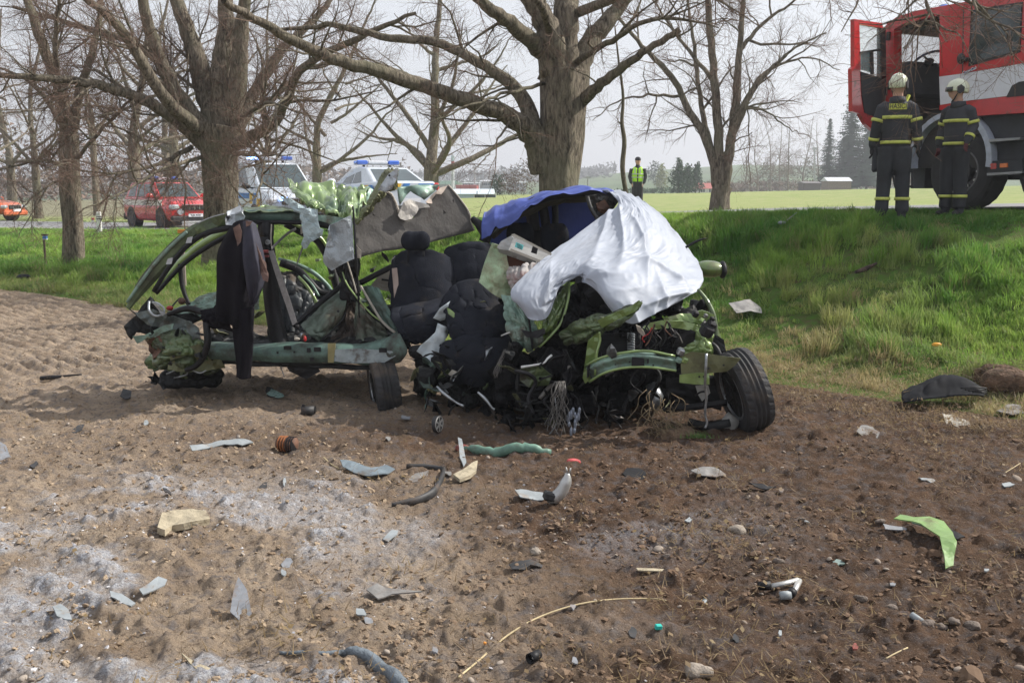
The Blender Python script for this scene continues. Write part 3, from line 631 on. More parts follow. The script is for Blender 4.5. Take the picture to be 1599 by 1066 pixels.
    S = [([P(850, 262, d), P(835, 215, d-.1), P(790, 180, d-.4), P(700, 148, d-.9), P(610, 118, d-1.4), P(520, 92, d-1.9), P(430, 50, d-2.4), P(350, 0, d-3)], [.26, .22, .15, .125, .11, .09, .07, .05]),
         ([P(838, 215, d-.1), P(815, 150, d+.2), P(765, 108, d+.4), P(690, 70, d+.6), P(600, 58, d+.8), P(520, 40, d+.9), P(440, 48, d+1)], [.16, .13, .10, .08, .065, .05, .03]),
         ([P(866, 130, d), P(862, 70, d-.2), P(845, 20, d-.3), P(800, -40, d-.5)], [.28, .24, .18, .13]),
         ([P(880, 120, d), P(882, 50, d), P(885, -20, d), P(888, -120, d)], [.27, .23, .20, .14]),
         ([P(896, 120, d), P(925, 60, d+.2), P(960, 20, d+.3), P(1000, -30, d+.4)], [.22, .17, .13, .09]),
         ([P(905, 160, d), P(940, 130, d-.4), P(1000, 85, d-.8), P(1060, 48, d-1)], [.12, .085, .06, .05]),
         ([P(858, 90, d), P(800, 40, d-.8), P(760, 10, d-1.2), P(720, -30, d-1.5)], [.16, .12, .09, .06]),
         ([P(862, 60, d), P(850, 20, d-1), P(820, -30, d-1.4)], [.10, .07, .05]),
         ([P(898, 100, d), P(960, 60, d-1.6), P(1030, 30, d-2.6), P(1120, 40, d-3.2)], [.06, .045, .03, .01]),
         ([P(852, 130, d), P(780, 150, d-1.4), P(720, 170, d-2), P(650, 205, d-2.4)], [.035, .025, .015, .006]),
         ([P(800, 185, d-.4), P(770, 230, d-1), P(745, 262, d-1.3)], [.025, .012, .005]),
         ([P(900, 20, d), P(1100, -60, d-3), P(1350, -90, d-5), P(1450, 10, d-5.6), P(1410, 75, d-5.8)], [.09, .045, .022, .012, .006]),
         ([P(1150, -80, d-3.6), P(1420, -60, d-5.5), P(1560, 40, d-6), P(1585, 100, d-6.1)], [.04, .018, .010, .005])]
    limbs(t, S, 3, 2.4, 1.35, .02, .05)
    t.build('linden_tree', 'massive dark forked bare tree in the middle with one long bough sweeping left', (.72, d, zb), 'roadside trees')
    # --- multi stemmed tree on the right, across the road
    d = 22.; B = Vector(P(1122, 329, d))
    t = Tree(14); t.gd = 1.5; t.gr = 1.25
    trunk_mesh(t, [P(1122, 334, d), P(1124, 305, d), P(1128, 290, d)], [.20, .19, .20], flare=.15, seed=7)
    S = [([P(1122, 300, d), P(1105, 225, d), P(1075, 170, d-.2), P(1045, 115, d-.4), P(1000, 70, d-.7), P(960, 20, d-1)], [.12, .10, .085, .07, .05, .03]),
         ([P(1126, 298, d), P(1122, 220, d), P(1116, 130, d), P(1108, 40, d), P(1100, -40, d)], [.14, .12, .10, .085, .06]),
         ([P(1130, 298, d), P(1140, 230, d), P(1150, 150, d), P(1156, 60, d), P(1165, -40, d)], [.14, .12, .10, .07, .05]),
         ([P(1145, 210, d), P(1172, 150, d), P(1200, 110, d+.3), P(1262, 90, d+.4), P(1310, 110, d+.5)], [.08, .065, .04, .02, .01]),
         ([P(1138, 240, d), P(1148, 190, d-.2), P(1185, 130, d-.3), P(1235, 80, d-.5), P(1290, 50, d-.6)], [.09, .07, .05, .03, .015]),
         ([P(1112, 240, d), P(1096, 170, d+.2), P(1085, 90, d+.3), P(1075, 0, d+.5)], [.08, .065, .05, .03]),
         ([P(1150, 170, d), P(1190, 170, d-.2), P(1230, 200, d-.4), P(1265, 213, d-.5)], [.035, .025, .015, .008]),
         ([P(1168, 165, d), P(1170, 220, d-.1), P(1171, 300, d-.1)], [.018, .014, .006]),
         ([P(1060, 150, d), P(1010, 150, d-.3), P(960, 160, d-.6), P(925, 190, d-.8)], [.04, .03, .018, .008]),
         ([P(1116, 130, d), P(1060, 60, d+.5), P(1020, 0, d+.8)], [.06, .04, .02]),
         ([P(1154, 80, d), P(1200, 30, d), P(1260, -10, d)], [.06, .04, .02])]
    limbs(t, S, 3, 2.4, 1.5, .01, .03)
    t.build('linden_tree', 'bare tree with several slender stems across the road, right of the officer', B, 'roadside trees')
    # --- slender stem hanging upright beside the officer
    t = Tree(15); t.gd = 1; t.gr = 1
    q = [P(978, 306, 16.), P(972, 262, 16.), P(975, 222, 16.), P(971, 190, 16.), P(973, 150, 16.), P(966, 95, 16.), P(960, 40, 16)]
    t.trunk.tube(catmull(q, 24).tolist(), [.055, .05, .045, .04, .028, .02], 9) if False else t.trunk.tube([Vector(p) for p in catmull(q, 24)], list(np.interp(np.linspace(0, 1, 24), np.linspace(0, 1, 6), [.036, .040, .034, .026, .018, .010])), 9)
    t.trunk.tube([Vector((q[0].x, 16, H(q[0].x, 16)-.05)), q[0]], [.042, .036], 9)
    t.side([Vector(p) for p in q[2:]], (.03, .01), 2, 2, .6)
    t.build('sapling', 'slender dark sapling stem standing close to the left of the officer', (q[0].x, 16, H(q[0].x, 16)), None)
def generic_tree(seed, u, vb, d, wpx, label, lean=0, fork=.35, H_=9., lev=3, dens=2.0, gr=None, nl=9, spread=.55, group='trees along the far side of the road', z=None):
    t = Tree(seed); t.gd = 1.35; t.gr = gr or max(1, d/17); r = t.r
    zb = H((u-U0)/FPX*d, d) if z is None else z; x = (u-U0)/FPX*d; rad = wpx/FPX*d/2
    top = Vector((x+lean*H_, d, zb+H_*fork)); trunk_mesh(t, [Vector((x, d, zb-.2)), Vector((x+lean*H_*.3, d, zb+H_*fork*.5)), top], [rad, rad*.9, rad*.8], n=14, flare=.2, seed=seed)
    S = []
    lead = [top]; dd = Vector((lean, 0, 1))
    for k in range(5): dd = (dd+Vector((r.gauss(0, .12), r.gauss(0, .12), 0))).normalized(); lead.append(lead[-1]+dd*H_*(1-fork)/5)
    S.append((lead, [rad*.75, rad*.45, rad*.15]))
    for k in range(nl):
        f = (k+.3)/nl; p0 = Vector((x+lean*H_*.3, d, zb)).lerp(top, .75+.25*f) if f < .35 else lead[0].lerp(lead[-1], (f-.35)*.8)
        a = r.uniform(0, 6.28); el = r.uniform(.15, .95); v = Vector((math.cos(a)*math.cos(el), math.sin(a)*math.cos(el)*.8, math.sin(el))); L = H_*spread*(1.05-.6*f)*r.uniform(.7, 1.1); q = [p0]
        for j in range(4): v = (v+Vector((r.gauss(0, .14), r.gauss(0, .14), r.gauss(.03, .14)))).normalized(); q.append(q[-1]+v*L/4)
        rr = rad*(.5-.25*f); S.append((q, [rr, rr*.6, max(.006, rr*.15)]))
    limbs(t, S, lev, dens, H_*.16, .02, .02)
    return t.build('linden_tree', label, (x, d, zb), group)
def row_trees():
    generic_tree(21, 675, 290, 40, 26, 'broad bare tree behind the white patrol car, left of the central tree', 0, .22, 11, 3, 1.15, nl=13, spread=.62)
    generic_tree(22, 500, 290, 48, 17, 'thin bare tree between the police van and the patrol car', 0, .25, 11, 3, .95, nl=10)
    generic_tree(23, 216, 290, 43, 20, 'bare tree rising directly behind the red fire service car', .01, .35, 11, 3, 1.15)
    generic_tree(24, 157, 340, 54, 11, 'thin upright bare tree behind the white road marker post', 0, .45, 12, 3, .8, nl=8)
    generic_tree(25, 281, 290, 50, 16, 'bare tree seen between the red car and the thick left trunk', 0, .35, 12, 3, .9)
    generic_tree(26, 66, 350, 50, 13, 'bare tree at the far left, left of the slim trunk', 0, .3, 11, 3, 1.0)
    generic_tree(27, 28, 350, 62, 14, 'bare tree above the orange vehicle at the left edge', 0, .3, 12, 3, .8)
    generic_tree(28, 270, 345, 70, 14, 'more distant bare tree above the bonnet of the red car', -.01, .3, 14, 3, .6)
    generic_tree(29, -40, 350, 44, 16, 'bare tree whose branches enter at the left edge', 0, .3, 11, 3, 1.0)
    generic_tree(30, 425, 300, 62, 13, 'distant bare tree rising behind the roof of the police van', 0, .3, 13, 3, .65)
    # hazy far bare trees on the right, beyond the field
    for k, (u, vb, d, h) in enumerate([(1178, 292, 190, 12), (1198, 292, 200, 14), (1225, 291, 185, 13), (1248, 290, 205, 15), (1272, 290, 195, 13), (1212, 292, 230, 16), (1160, 293, 210, 10)]):
        t = generic_tree(40+k, u, vb, d, 3.2, ['small rounded', 'tall thin', 'wide', 'tallest', 'slim', 'taller hazy', 'lowest'][k]+' bare tree of the hazy row beyond the field, '+['second from its left end', 'third from its left end', 'third from its right end', 'second from its right end', 'right end by the spruces', 'rising at the back', 'left end of the row'][k], 0, .25, h, 2, .9, gr=8, nl=10, spread=.4, group='far bare trees beyond the field')
def foliage(name, label, base, parts, m, tm, cat='tree', group=None, trunkr=.1, trunkh=1, seed=1, tri=.35, cname='crown'):
    """evergreen: leaf clumps filling ellipsoids or tiers. parts: list of (centre, radii, count)"""
    g = np.random.default_rng(seed); root = thing(name, label, cat, base, group); V = []
    for c, r, n in parts:
        q = g.normal(0, 1, (n, 3)); q /= np.linalg.norm(q, axis=1, keepdims=True); q *= (g.random((n, 1))**.4); q = q*np.array(r)*(.8+.45*vnoise(q[:, 0]*3+seed, q[:, 2]*3+q[:, 1]*2, seed))[:, None]+np.array(c)
        V.append(q)
    V = np.concatenate(V); n = len(V); s = tri*g.uniform(.5, 1.3, (n, 1)); a = g.normal(0, 1, (n, 3)); a /= np.linalg.norm(a, axis=1, keepdims=True); b = g.normal(0, 1, (n, 3)); b /= np.linalg.norm(b, axis=1, keepdims=True)
    vs = np.stack([V-a*s, V+a*s*.8+b*s*.3, V+b*s*.9], 1).reshape(-1, 3); fs = np.arange(3*n).reshape(-1, 3)
    MB().tube([Vector(base)-Vector((0, 0, .2)), Vector(base)+Vector((0, 0, trunkh))], [trunkr, trunkr*.4], 8).build('trunk', tm, root, True)
    me = bpy.data.meshes.new(cname); me.from_pydata(vs.tolist(), [], fs.tolist()); me.materials.append(m); o = bpy.data.objects.new(cname, me); link(o, root); return root
def spruce(name, label, u, d, h, rad, seed, m, tm, group=None):
    x = (u-U0)/FPX*d; zb = H(x, d); g = np.random.default_rng(seed); parts = []
    V = []; root = thing(name, label, 'tree', (x, d, zb), group)
    MB().tube([Vector((x, d, zb-.3)), Vector((x, d, zb+h*.97))], [h*.016, .03], 7).build('trunk', tm, root, True)
    vs = []; fs = []; k = 0; z = h*.08
    while z < h*.985:
        f = z/h; R0 = rad*(1-f)**.82*g.uniform(.75, 1.15)+.12; nb = int(5+5*(1-f)); ph = g.uniform(0, 6.28)
        for j in range(nb):
            a = ph+6.28*j/nb+g.normal(0, .2); L = R0*g.uniform(.7, 1.15); n = max(5, int(L*5.5))
            for i in range(n):
                t = (i+.5)/n; r = L*t; zz = z-L*.32*t+L*.18*t*t+g.normal(0, .05); wd = .16+L*.16*(1-t*.6)
                for q in range(2):
                    aa = a+g.normal(0, .12); p = np.array([r*math.cos(aa), r*math.sin(aa), zz]); s = wd*g.uniform(.6, 1.2); sd = np.array([-math.sin(aa), math.cos(aa), 0])*s*(1 if q else -1); dn = np.array([math.cos(aa)*s*.6, math.sin(aa)*s*.6, -s*g.uniform(.35, 1.)])
                    b = len(vs); vs += [p, p+sd+dn*.6, p+dn]; fs.append((b, b+1, b+2))
        z += h*.018+.12*(1-f)
    vs = np.array(vs)+np.array([x, d, zb]); me = bpy.data.meshes.new('crown'); me.from_pydata(vs.tolist(), [], fs); me.materials.append(m); link(bpy.data.objects.new('crown', me), root); return root
def evergreens():
    nm = mat('needles', (.028, .058, .032), .9, var=.35, scale=.8, spec=.2); tm = mat('conifer_bark', (.09, .065, .05), .9)
    gm = mat('thuja_leaves', (.035, .07, .03), .9, var=.35, scale=1.5, spec=.2); om = mat('spring_leaves', (.17, .19, .07), .9, var=.3, scale=.6, spec=.2); bm = mat('bare_brush', (.17, .13, .10), .95, var=.3, scale=.7, spec=.1)
    spruce('spruce_tree', 'tallest dark spruce left of the open cab door of the fire engine', 1319, 172, 18.2, 4.8, 1, nm, tm, 'spruces beyond the field')
    spruce('spruce_tree', 'smaller dark spruce left of the tallest one', 1286, 178, 12.6, 2.6, 2, nm, tm, 'spruces beyond the field')
    spruce('spruce_tree', 'broad dark spruce half hidden by the open cab door', 1346, 168, 15.0, 4.0, 3, nm, tm, 'spruces beyond the field')
    spruce('spruce_tree', 'low spruce between the tallest spruce and the smaller one', 1308, 188, 9.6, 2.4, 4, nm, tm, 'spruces beyond the field')
    for k, (u, h, r, l) in enumerate([(1056, 4.3, 1.1, 'left and tallest dark evergreen of the clump left of the red roof'), (1069, 3.5, 1.1, 'middle evergreen of the clump left of the red roof'), (1083, 3.9, .9, 'pointed evergreen closest to the red roofed cabin')]):
        d = 125+k*3; x = (u-U0)/FPX*d; zb = H(x, d); foliage('evergreen_tree', l, (x, d, zb), [((x, d, zb+h*.3), (r*1.1, r, h*.32), 420), ((x, d, zb+h*.6), (r*.8, r*.8, h*.3), 280), ((x+.1, d, zb+h*.82), (r*.4, r*.4, h*.22), 110)], gm, tm, group='evergreens by the red roofed cabin', seed=k+3, tri=.28)
    d = 230; x = (1030-U0)/FPX*d; zb = H(x, d); foliage('leafing_tree', 'pale green young tree between the officer and the evergreen clump', (x, d, zb), [((x, d, zb+2.8), (1.5, 1.4, 2.6), 420), ((x, d, zb+5.2), (.8, .8, 1.6), 130)], om, tm, seed=9, tri=.45)
    d = 300; x = (1020-U0)/FPX*d; zb = H(x, d); foliage('distant_tree', 'small round dark tree on the green hill just right of the officer', (x, d, zb), [((x, d, zb+5.5), (2.4, 2.2, 3.2), 300)], gm, tm, seed=10, trunkh=3, tri=.6)
    for k, (u, d, h, l) in enumerate([(1185, 240, 8, 'hazy rounded leafing tree at the left of the far copse'), (1215, 235, 7, 'hazy olive bush in the middle of the far copse'), (1252, 250, 9, 'hazy grey green tree left of the small spruce')]):
        x = (u-U0)/FPX*d; zb = H(x, d); foliage('leafing_tree', l, (x, d, zb), [((x, d, zb+h*.4), (h*.42, 2, h*.38), 500), ((x+1, d, zb+h*.7), (h*.25, 1.5, h*.25), 220)], mat('haze_leaves', (.11, .115, .07), .95, var=.3, scale=.5, spec=.1), tm, seed=20+k, tri=.35)
    # hedge line beyond the field and the brush to the left, which read as one mass
    g = np.random.default_rng(5)
    def band(name, us, d0, d1, h0, h1, n, m, label, tri=.5):
        u = g.uniform(us[0], us[1], n); d = g.uniform(d0, d1, n); x = (u-U0)/FPX*d; z, *_ = Hgen(x, d); hh = h0+(h1-h0)*fbm(u*.02, d*.02, 3, 7); V = np.stack([x, d, z+hh*g.random(n)**.8], 1)
        s = tri*g.uniform(.5, 1.3, (n, 1)); a = g.normal(0, 1, (n, 3)); b = g.normal(0, 1, (n, 3)); vs = np.stack([V-a*s*.6, V+a*s*.5, V+b*s*.7], 1).reshape(-1, 3); me = bpy.data.meshes.new(name); me.from_pydata(vs.tolist(), [], np.arange(3*n).reshape(-1, 3).tolist()); me.materials.append(m); o = bpy.data.objects.new(name, me); C.objects.link(o); tag(o, label, kind='stuff')
    band('hedge_brush', (1100, 1420), 200, 215, .8, 3.2, 5200, bm, 'low hazy brush along the far edge of the green field', .35)
    band('hedge_brush', (945, 1060), 160, 168, .3, 1.2, 800, gm, 'low hedge behind the officer along the green field', .25)
    band('distant_woods', (-250, 640), 240, 330, 3, 11, 9000, bm, 'grey brown woods far behind the roadside trees on the left', .9)
    band('roadside_thicket', (-300, 330), 75, 140, 2, 13, 12000, mat('thicket_twigs', (.17, .125, .10), .95, var=.35, scale=.8, spec=.1), 'brownish leafless thicket behind the roadside trees at the left', .22)
    band('distant_woods', (640, 960), 480, 600, 2, 9, 3000, mat('far_woods', (.10, .10, .10), .95, var=.3, scale=.3), 'blue grey woods on the skyline behind the low blue building', 1.3)
    d = 95
    for k, (u, w_, h, mm, l) in enumerate([(818, 2.6, 3.4, bm, 'brown leafless bush against the left side of the central trunk'), (795, 1.5, 2.6, bm, 'smaller leafless bush right of the dark green bush'), (777, 1.3, 2.2, gm, 'dark green bush at the right end of the pale blue building')]):
        x = (u-U0)/FPX*d; zb = H(x, d); foliage('bush', l, (x, d, zb), [((x, d, zb+h*.45), (w_*.6, 1, h*.5), 700 if k == 0 else 420)], mm, tm, cat='bush', seed=30+k, tri=.16, trunkr=.05, trunkh=.5, cname='foliage')
big_trees(); row_trees(); evergreens()
# ------------------------------------------------------------------ vehicles on the road
RUB = mat('rubber', (.022, .022, .024), .8, var=.2, scale=12, bump=.15); BLK = mat('black_plastic', (.02, .02, .022), .55, var=.25, scale=9); GLS = mat('car_glass', (.035, .055, .06), .06, spec=.8, var=.3, scale=2, coat=.3)
ALU = mat('aluminium', (.42, .43, .45), .35, .8, var=.15, scale=10); LAMP = mat('lamp_glass', (.55, .58, .62), .1, .3, var=.3, scale=30, coat=1); REDL = mat('tail_lamp', (.45, .015, .015), .2, coat=1)
CHR = mat('chrome', (.7, .7, .72), .15, 1); WHT = mat('white_vinyl', (.74, .75, .78), .4, var=.05); BLUP = mat('blue_vinyl', (.05, .20, .52), .4); YELP = mat('yellow_vinyl', (.75, .45, .04), .4); INK = mat('dark_print', (.03, .03, .04), .6)
def wheel(parent, c, r, wd, side, spokes=7, rim=ALU, name='wheel'):
    c = Vector(c); y = wd/2
    prof = [(r*.66, -y*.8), (r*.72, -y), (r*.93, -y*.95), (r, -y*.72), (r, y*.72), (r*.93, y*.95), (r*.72, y), (r*.66, y*.8)]
    n = 36; vs = []; fs = []
    for i in range(n):
        a = 2*math.pi*i/n
        for q, w_ in prof: vs.append((c.x+q*math.cos(a), c.y+w_, c.z+q*math.sin(a)))
    k = len(prof)
    for i in range(n):
        for j in range(k): fs.append((i*k+j, ((i+1) % n)*k+j, ((i+1) % n)*k+(j+1) % k, i*k+(j+1) % k))
    ty = mesh(name, vs, fs, RUB, parent, True)
    m = MB(); m.tube([c+Vector((0, -y*.5, 0)), c+Vector((0, side*y*.25, 0))], r*.68, 28)
    m.build('rim_well', BLK, ty, False)
    m = MB()
    for s in range(spokes):
        a = 2*math.pi*s/spokes; d = Vector((math.cos(a), 0, math.sin(a))); m.bar(c+Vector((0, side*y*.62, 0)), c+Vector((0, side*y*.7, 0))+d*r*.64, r*.15, r*.05, (0, 1, 0))
    vs = []; fs = []; b = len(m.v)
    for i in range(n):
        a = 2*math.pi*i/n
        for q, w_ in ((r*.60, .55), (r*.68, .62), (r*.69, .85), (r*.63, .85)): vs.append((c.x+q*math.cos(a), c.y+side*y*w_, c.z+q*math.sin(a)))
    for i in range(n):
        for j in range(4): fs.append((i*4+j, ((i+1) % n)*4+j, ((i+1) % n)*4+(j+1) % 4, i*4+(j+1) % 4))
    m.add(vs, fs); m.tube([c+Vector((0, side*y*.5, 0)), c+Vector((0, side*y*.8, 0))], r*.14, 12); m.build('rim', rim, ty, False)
    return ty
def car(name, label, cat, S, paint, loc, ang, group=None):
    """S: dict of sizes. Built along +x (front), then turned to its heading. Body is lofted through stations from tail to nose."""
    root = thing(name, label, cat, (0, 0, 0), group); w = S['w']/2
    def loft_st(st, name, m):
        vs = []; fs = []; n = 0
        for (x, zb, zm, zt, wb, wm, wt, cr) in st:
            sec = [(0, zb), (wb*.9, zb), (wb, zb+.06), (wm, zb+(zm-zb)*.55), (wm*1.0, zm), (wt, zt-.03), (wt*.93, zt), (0, zt+cr)]; sec = sec+[(-y, z) for y, z in reversed(sec[1:-1])]; n = len(sec); vs += [(x, y, z) for y, z in sec]
        for i in range(len(st)-1):
            for j in range(n): fs.append((i*n+j, i*n+(j+1) % n, (i+1)*n+(j+1) % n, (i+1)*n+j))
        fs += [tuple(reversed(range(n))), tuple((len(st)-1)*n+j for j in range(n))]
        o = mesh(name, vs, fs, m, root, False); s = o.modifiers.new('b', 'BEVEL'); s.width = .025; s.segments = 2; s.limit_method = 'ANGLE'; s.angle_limit = R(25); return o
    body = loft_st(S['body'], 'body', paint)
    # cabin: belt outline and roof outline
    (xr, xf, zb), (tr, tf, zt), wb, wt = S['belt'], S['roof'], S['wb'], S['wt']
    cab = [(xr, zb, wb*.93), (xf, zb, wb*.90), (tf, zt, wt*.95), (tr, zt, wt*.95)]
    vs = [(x, s*y, z) for s in (1, -1) for x, z, y in cab]; vs += [((tr+tf)/2, s*wt, zt+.035) for s in (1, -1)]
    m = MB(); m.add(vs, [(0, 1, 2, 8, 3), (4, 7, 9, 6, 5), (0, 3, 7, 4), (1, 5, 6, 2), (3, 8, 9, 7), (8, 2, 6, 9), (0, 4, 5, 1)]); o = m.build('roof', paint, root); b = o.modifiers.new('b', 'BEVEL'); b.width = .05; b.segments = 3
    def quad_on(a, b_, c, d, u0, u1, v0, v1, off):   # bilinear patch on a face, pushed out
        a, b_, c, d = [Vector(q) for q in (a, b_, c, d)]; f = lambda u, v: (a*(1-u)+b_*u)*(1-v)+(d*(1-u)+c*u)*v
        nrm = (b_-a).cross(d-a).normalized(); return [f(u0, v0)+nrm*off, f(u1, v0)+nrm*off, f(u1-.0, v1)+nrm*off, f(u0, v1)+nrm*off]
    def pane(nm, pts, m, th=.006):
        n = (pts[1]-pts[0]).cross(pts[3]-pts[0]).normalized()*th; MB().add(pts+[p-n*6 for p in pts], [(0, 1, 2, 3), (7, 6, 5, 4), (0, 4, 5, 1), (1, 5, 6, 2), (2, 6, 7, 3), (3, 7, 4, 0)]).build(nm, m, root)
    L = vs[:4]; Rr = vs[4:8]
    pane('windscreen', quad_on(Rr[1], L[1], L[2], Rr[2], .05, .95, .06, .93, .008), GLS); pane('rear_window', quad_on(L[0], Rr[0], Rr[3], L[3], .08, .92, .08, .9, .008), GLS)
    for (a, b_) in S['win']:
        pane('side_window', quad_on(L[1], L[0], L[3], L[2], a, b_, .08, .88, .008), GLS); pane('side_window', quad_on(Rr[0], Rr[1], Rr[2], Rr[3], 1-b_, 1-a, .08, .88, .008), GLS)
    r = S['r']
    for sx in S['axles']:
        for s in (1, -1):
            MB().tube([(sx, s*(w-.30), r), (sx, s*(w+.006), r)], r*1.17, 28).build('wheel_arch', BLK, root); wheel(root, (sx, s*(w-.09), r), r, .21, s)
    xF = S['xf']; zl = S['lamp']
    for s in (1, -1):
        MB().box((xF-.10, s*(w-.25), zl), (.26, .40, .17), Euler((0, 0, -s*.35)), .05).build('headlight', LAMP, root)
        MB().box((S['xr']+.06, s*(w-.14), S['tail']), (.16, .22, .20), Euler((0, 0, s*.3)), .04).build('tail_light', REDL, root)
        MB().ball((S['mx'], s*(w+.10), zb+.08), (.08, .13, .09)).bar((S['mx'], s*(w-.12), zb+.02), (S['mx'], s*(w+.05), zb+.05), .06, .04).build('wing_mirror', S.get('mirror', paint), root, True)
    g = MB().box((xF+.0, 0, zl-.03), (.08, S['w']*.50, .16), None, .03)
    gr = g.build('grille', BLK, root); MB().box((xF+.03, 0, zl+.075), (.05, S['w']*.50, .03), None, .01).build('grille_trim', CHR, gr)
    for k in range(9): MB().box((xF+.045, (k-4)*.09, zl-.03), (.02, .018, .13)).build('grille_bar', BLK if k % 2 else CHR, gr)
    MB().box((xF+.02, 0, .33), (.14, S['w']*.96, .24), None, .06).build('bumper', S.get('bump', BLK), root); MB().box((S['xr']-.02, 0, .36), (.14, S['w']*.96, .26), None, .06).build('bumper', S.get('bump', BLK), root)
    MB().box((xF+.105, 0, .46), (.012, .52, .11)).build('number_plate', WHT, root); MB().box((S['xr']-.1, 0, .62 if S.get('hiplate') else .48), (.012, .52, .11)).build('number_plate', WHT, root)
    root.rotation_euler = (0, 0, ang); root.location = loc
    return root
def side_strip(root, name, x0, x1, z0, z1, w, m, sides=(1, -1), slant=0, lift=.012):
    for s in sides: MB().add([(x, s*(w+lift+dy), z) for dy in (0, -.03) for x, z in ((x0, z0), (x1, z0), (x1+slant, z1), (x0+slant, z1))], [(0, 1, 2, 3), (7, 6, 5, 4), (0, 4, 5, 1), (1, 5, 6, 2), (2, 6, 7, 3), (3, 7, 4, 0)]).build(name, m, root)
def lightbar(root, x, z, w, blue, side=0, lit=False):
    lm = mat('blue_beacon_lit', (.10, .22, .9), .2, emis=((.25, .45, 1), 9)) if lit else None
    bm = mat('blue_beacon', (.04, .13, .55), .15, coat=1)
    MB().box((x, 0, z-.035), (.20, w, .03)).build('bar_base', ALU, root)
    for s in (1, -1): MB().box((x, s*w*.37, z+.02), (.26, w*.26, .11), None, .03).build('beacon', (lm if lit and s == side else bm), root); MB().box((x, s*w*.3, z-.08), (.05, .05, .08)).build('bar_foot', BLK, root)
    MB().box((x, 0, z+.02), (.22, w*.46, .085), None, .02).build('bar_panel', mat('bar_white', (.6, .62, .66), .3), root)
def vehicles():
    red = mat('red_paint', (.60, .028, .03), .3, var=.06, coat=1); sil = mat('silver_paint', (.60, .65, .72), .35, .12, var=.05, coat=1); org = mat('orange_paint', (.55, .12, .04), .4, coat=.6)
    # red fire service suv
    x, y = -12.35, 36.2; z = H(x, y)+.05
    S = dict(w=1.79, body=[(-2.08, .38, .75, 1.0, .78, .82, .74, 0), (-1.95, .28, .72, 1.06, .82, .88, .84, 0), (-.8, .24, .70, 1.06, .84, .895, .86, 0), (.75, .24, .70, 1.04, .84, .895, .85, 0), (1.1, .25, .70, 1.02, .84, .895, .80, .03), (1.75, .27, .70, .93, .82, .88, .72, .04), (2.05, .32, .62, .80, .74, .80, .60, .03)],
             belt=(-2.0, 1.02, 1.04), roof=(-1.75, .28, 1.58), wb=.86, wt=.68, win=[(.10, .38), (.41, .66), (.70, .92)], r=.335, axles=(-1.28, 1.30), xf=2.06, xr=-2.08, lamp=.74, tail=.85, mx=.72)
    root = car('fire_service_car', 'red off-road car with a pale side stripe and roof rails on the road', 'car', S, red, (0, 0, 0), 0)
    pale = mat('pale_stripe', (.78, .72, .66), .45, var=.05)
    side_strip(root, 'side_stripe', -1.95, 1.45, .78, .98, .885, pale, lift=.02)
    for s in (1, -1):
        text('lettering', 'HASIČSKÝ\nZÁCHRANNÝ SBOR', (.28, s*.925, .88), (-s, 0, 0), (0, 0, 1), .085, INK, root)
        MB().tube([(-1.5, s*.60, 1.66), (-1.3, s*.62, 1.71), (0, s*.62, 1.71), (.25, s*.6, 1.65)], .025, 8).build('roof_rail', BLK, root)
        MB().tube([(2.06, s*.52, .58), (2.13, s*.52, .58)], .105, 16).build('fog_lamp', LAMP, root)
    MB().box((2.10, 0, .24), (.10, 1.0, .09), None, .03).build('skid_plate', mat('skid_silver', (.6, .6, .6), .4, .3), root)
    lightbar(root, -.35, 1.72, 1.0, None)
    text('plate_lettering', '7AI 4I58', (2.175, 0, .46), (0, 1, 0), (0, 0, 1), .10, INK, root)
    root.location = (x, y, z); root.rotation_euler = (0, 0, R(-48))
    # police van
    x, y = -7.45, 30.6; z = H(x, y)+.05
    S = dict(w=1.90, body=[(-2.42, .32, .9, 1.12, .84, .90, .88, 0), (-2.3, .24, .9, 1.16, .88, .94, .92, 0), (0, .22, .9, 1.16, .88, .95, .93, 0), (1.25, .22, .9, 1.15, .88, .95, .92, 0), (1.5, .22, .9, 1.14, .88, .95, .90, .02), (2.15, .25, .8, 1.0, .86, .92, .78, .03), (2.42, .32, .7, .86, .78, .84, .66, .02)],
             belt=(-2.35, 1.62, 1.14), roof=(-2.2, .72, 1.90), wb=.93, wt=.76, win=[(.20, .42), (.46, .70), (.73, .96)], r=.33, axles=(-1.5, 1.5), xf=2.43, xr=-2.42, lamp=.80, tail=1.0, mx=1.15, mirror=BLK)
    root = car('police_van', 'silver police van with its blue roof light on, beside the thick left trunk', 'van', S, sil, (0, 0, 0), 0)
    side_strip(root, 'blue_stripe', -2.2, 1.1, .86, 1.02, .94, BLUP, lift=.02)
    for k, (m, a) in enumerate(((YELP, 1.14), (BLUP, 1.42), (YELP, 1.70))): side_strip(root, 'side_panel', a, a+.2, .72 if k != 2 else .6, 1.02 if k != 2 else .86, .935, m, slant=.04, lift=.02)
    for s in (1, -1): text('lettering', 'POLICIE', (.25, s*.975, .60), (-s, 0, 0), (0, 0, 1), .27, INK, root)
    MB().box((2.46, -.42, .86), (.03, .22, .10), None, .02).build('grille_light', mat('blue_beacon_lit', (.10, .22, .9), .2, emis=((.25, .45, 1), 9)), root)
    lightbar(root, .35, 2.03, 1.35, None, -1, True)
    root.location = (x, y, z); root.rotation_euler = (0, 0, R(-56))
    # police saloon
    x, y = -3.75, 27.6; z = H(x, y)+.05
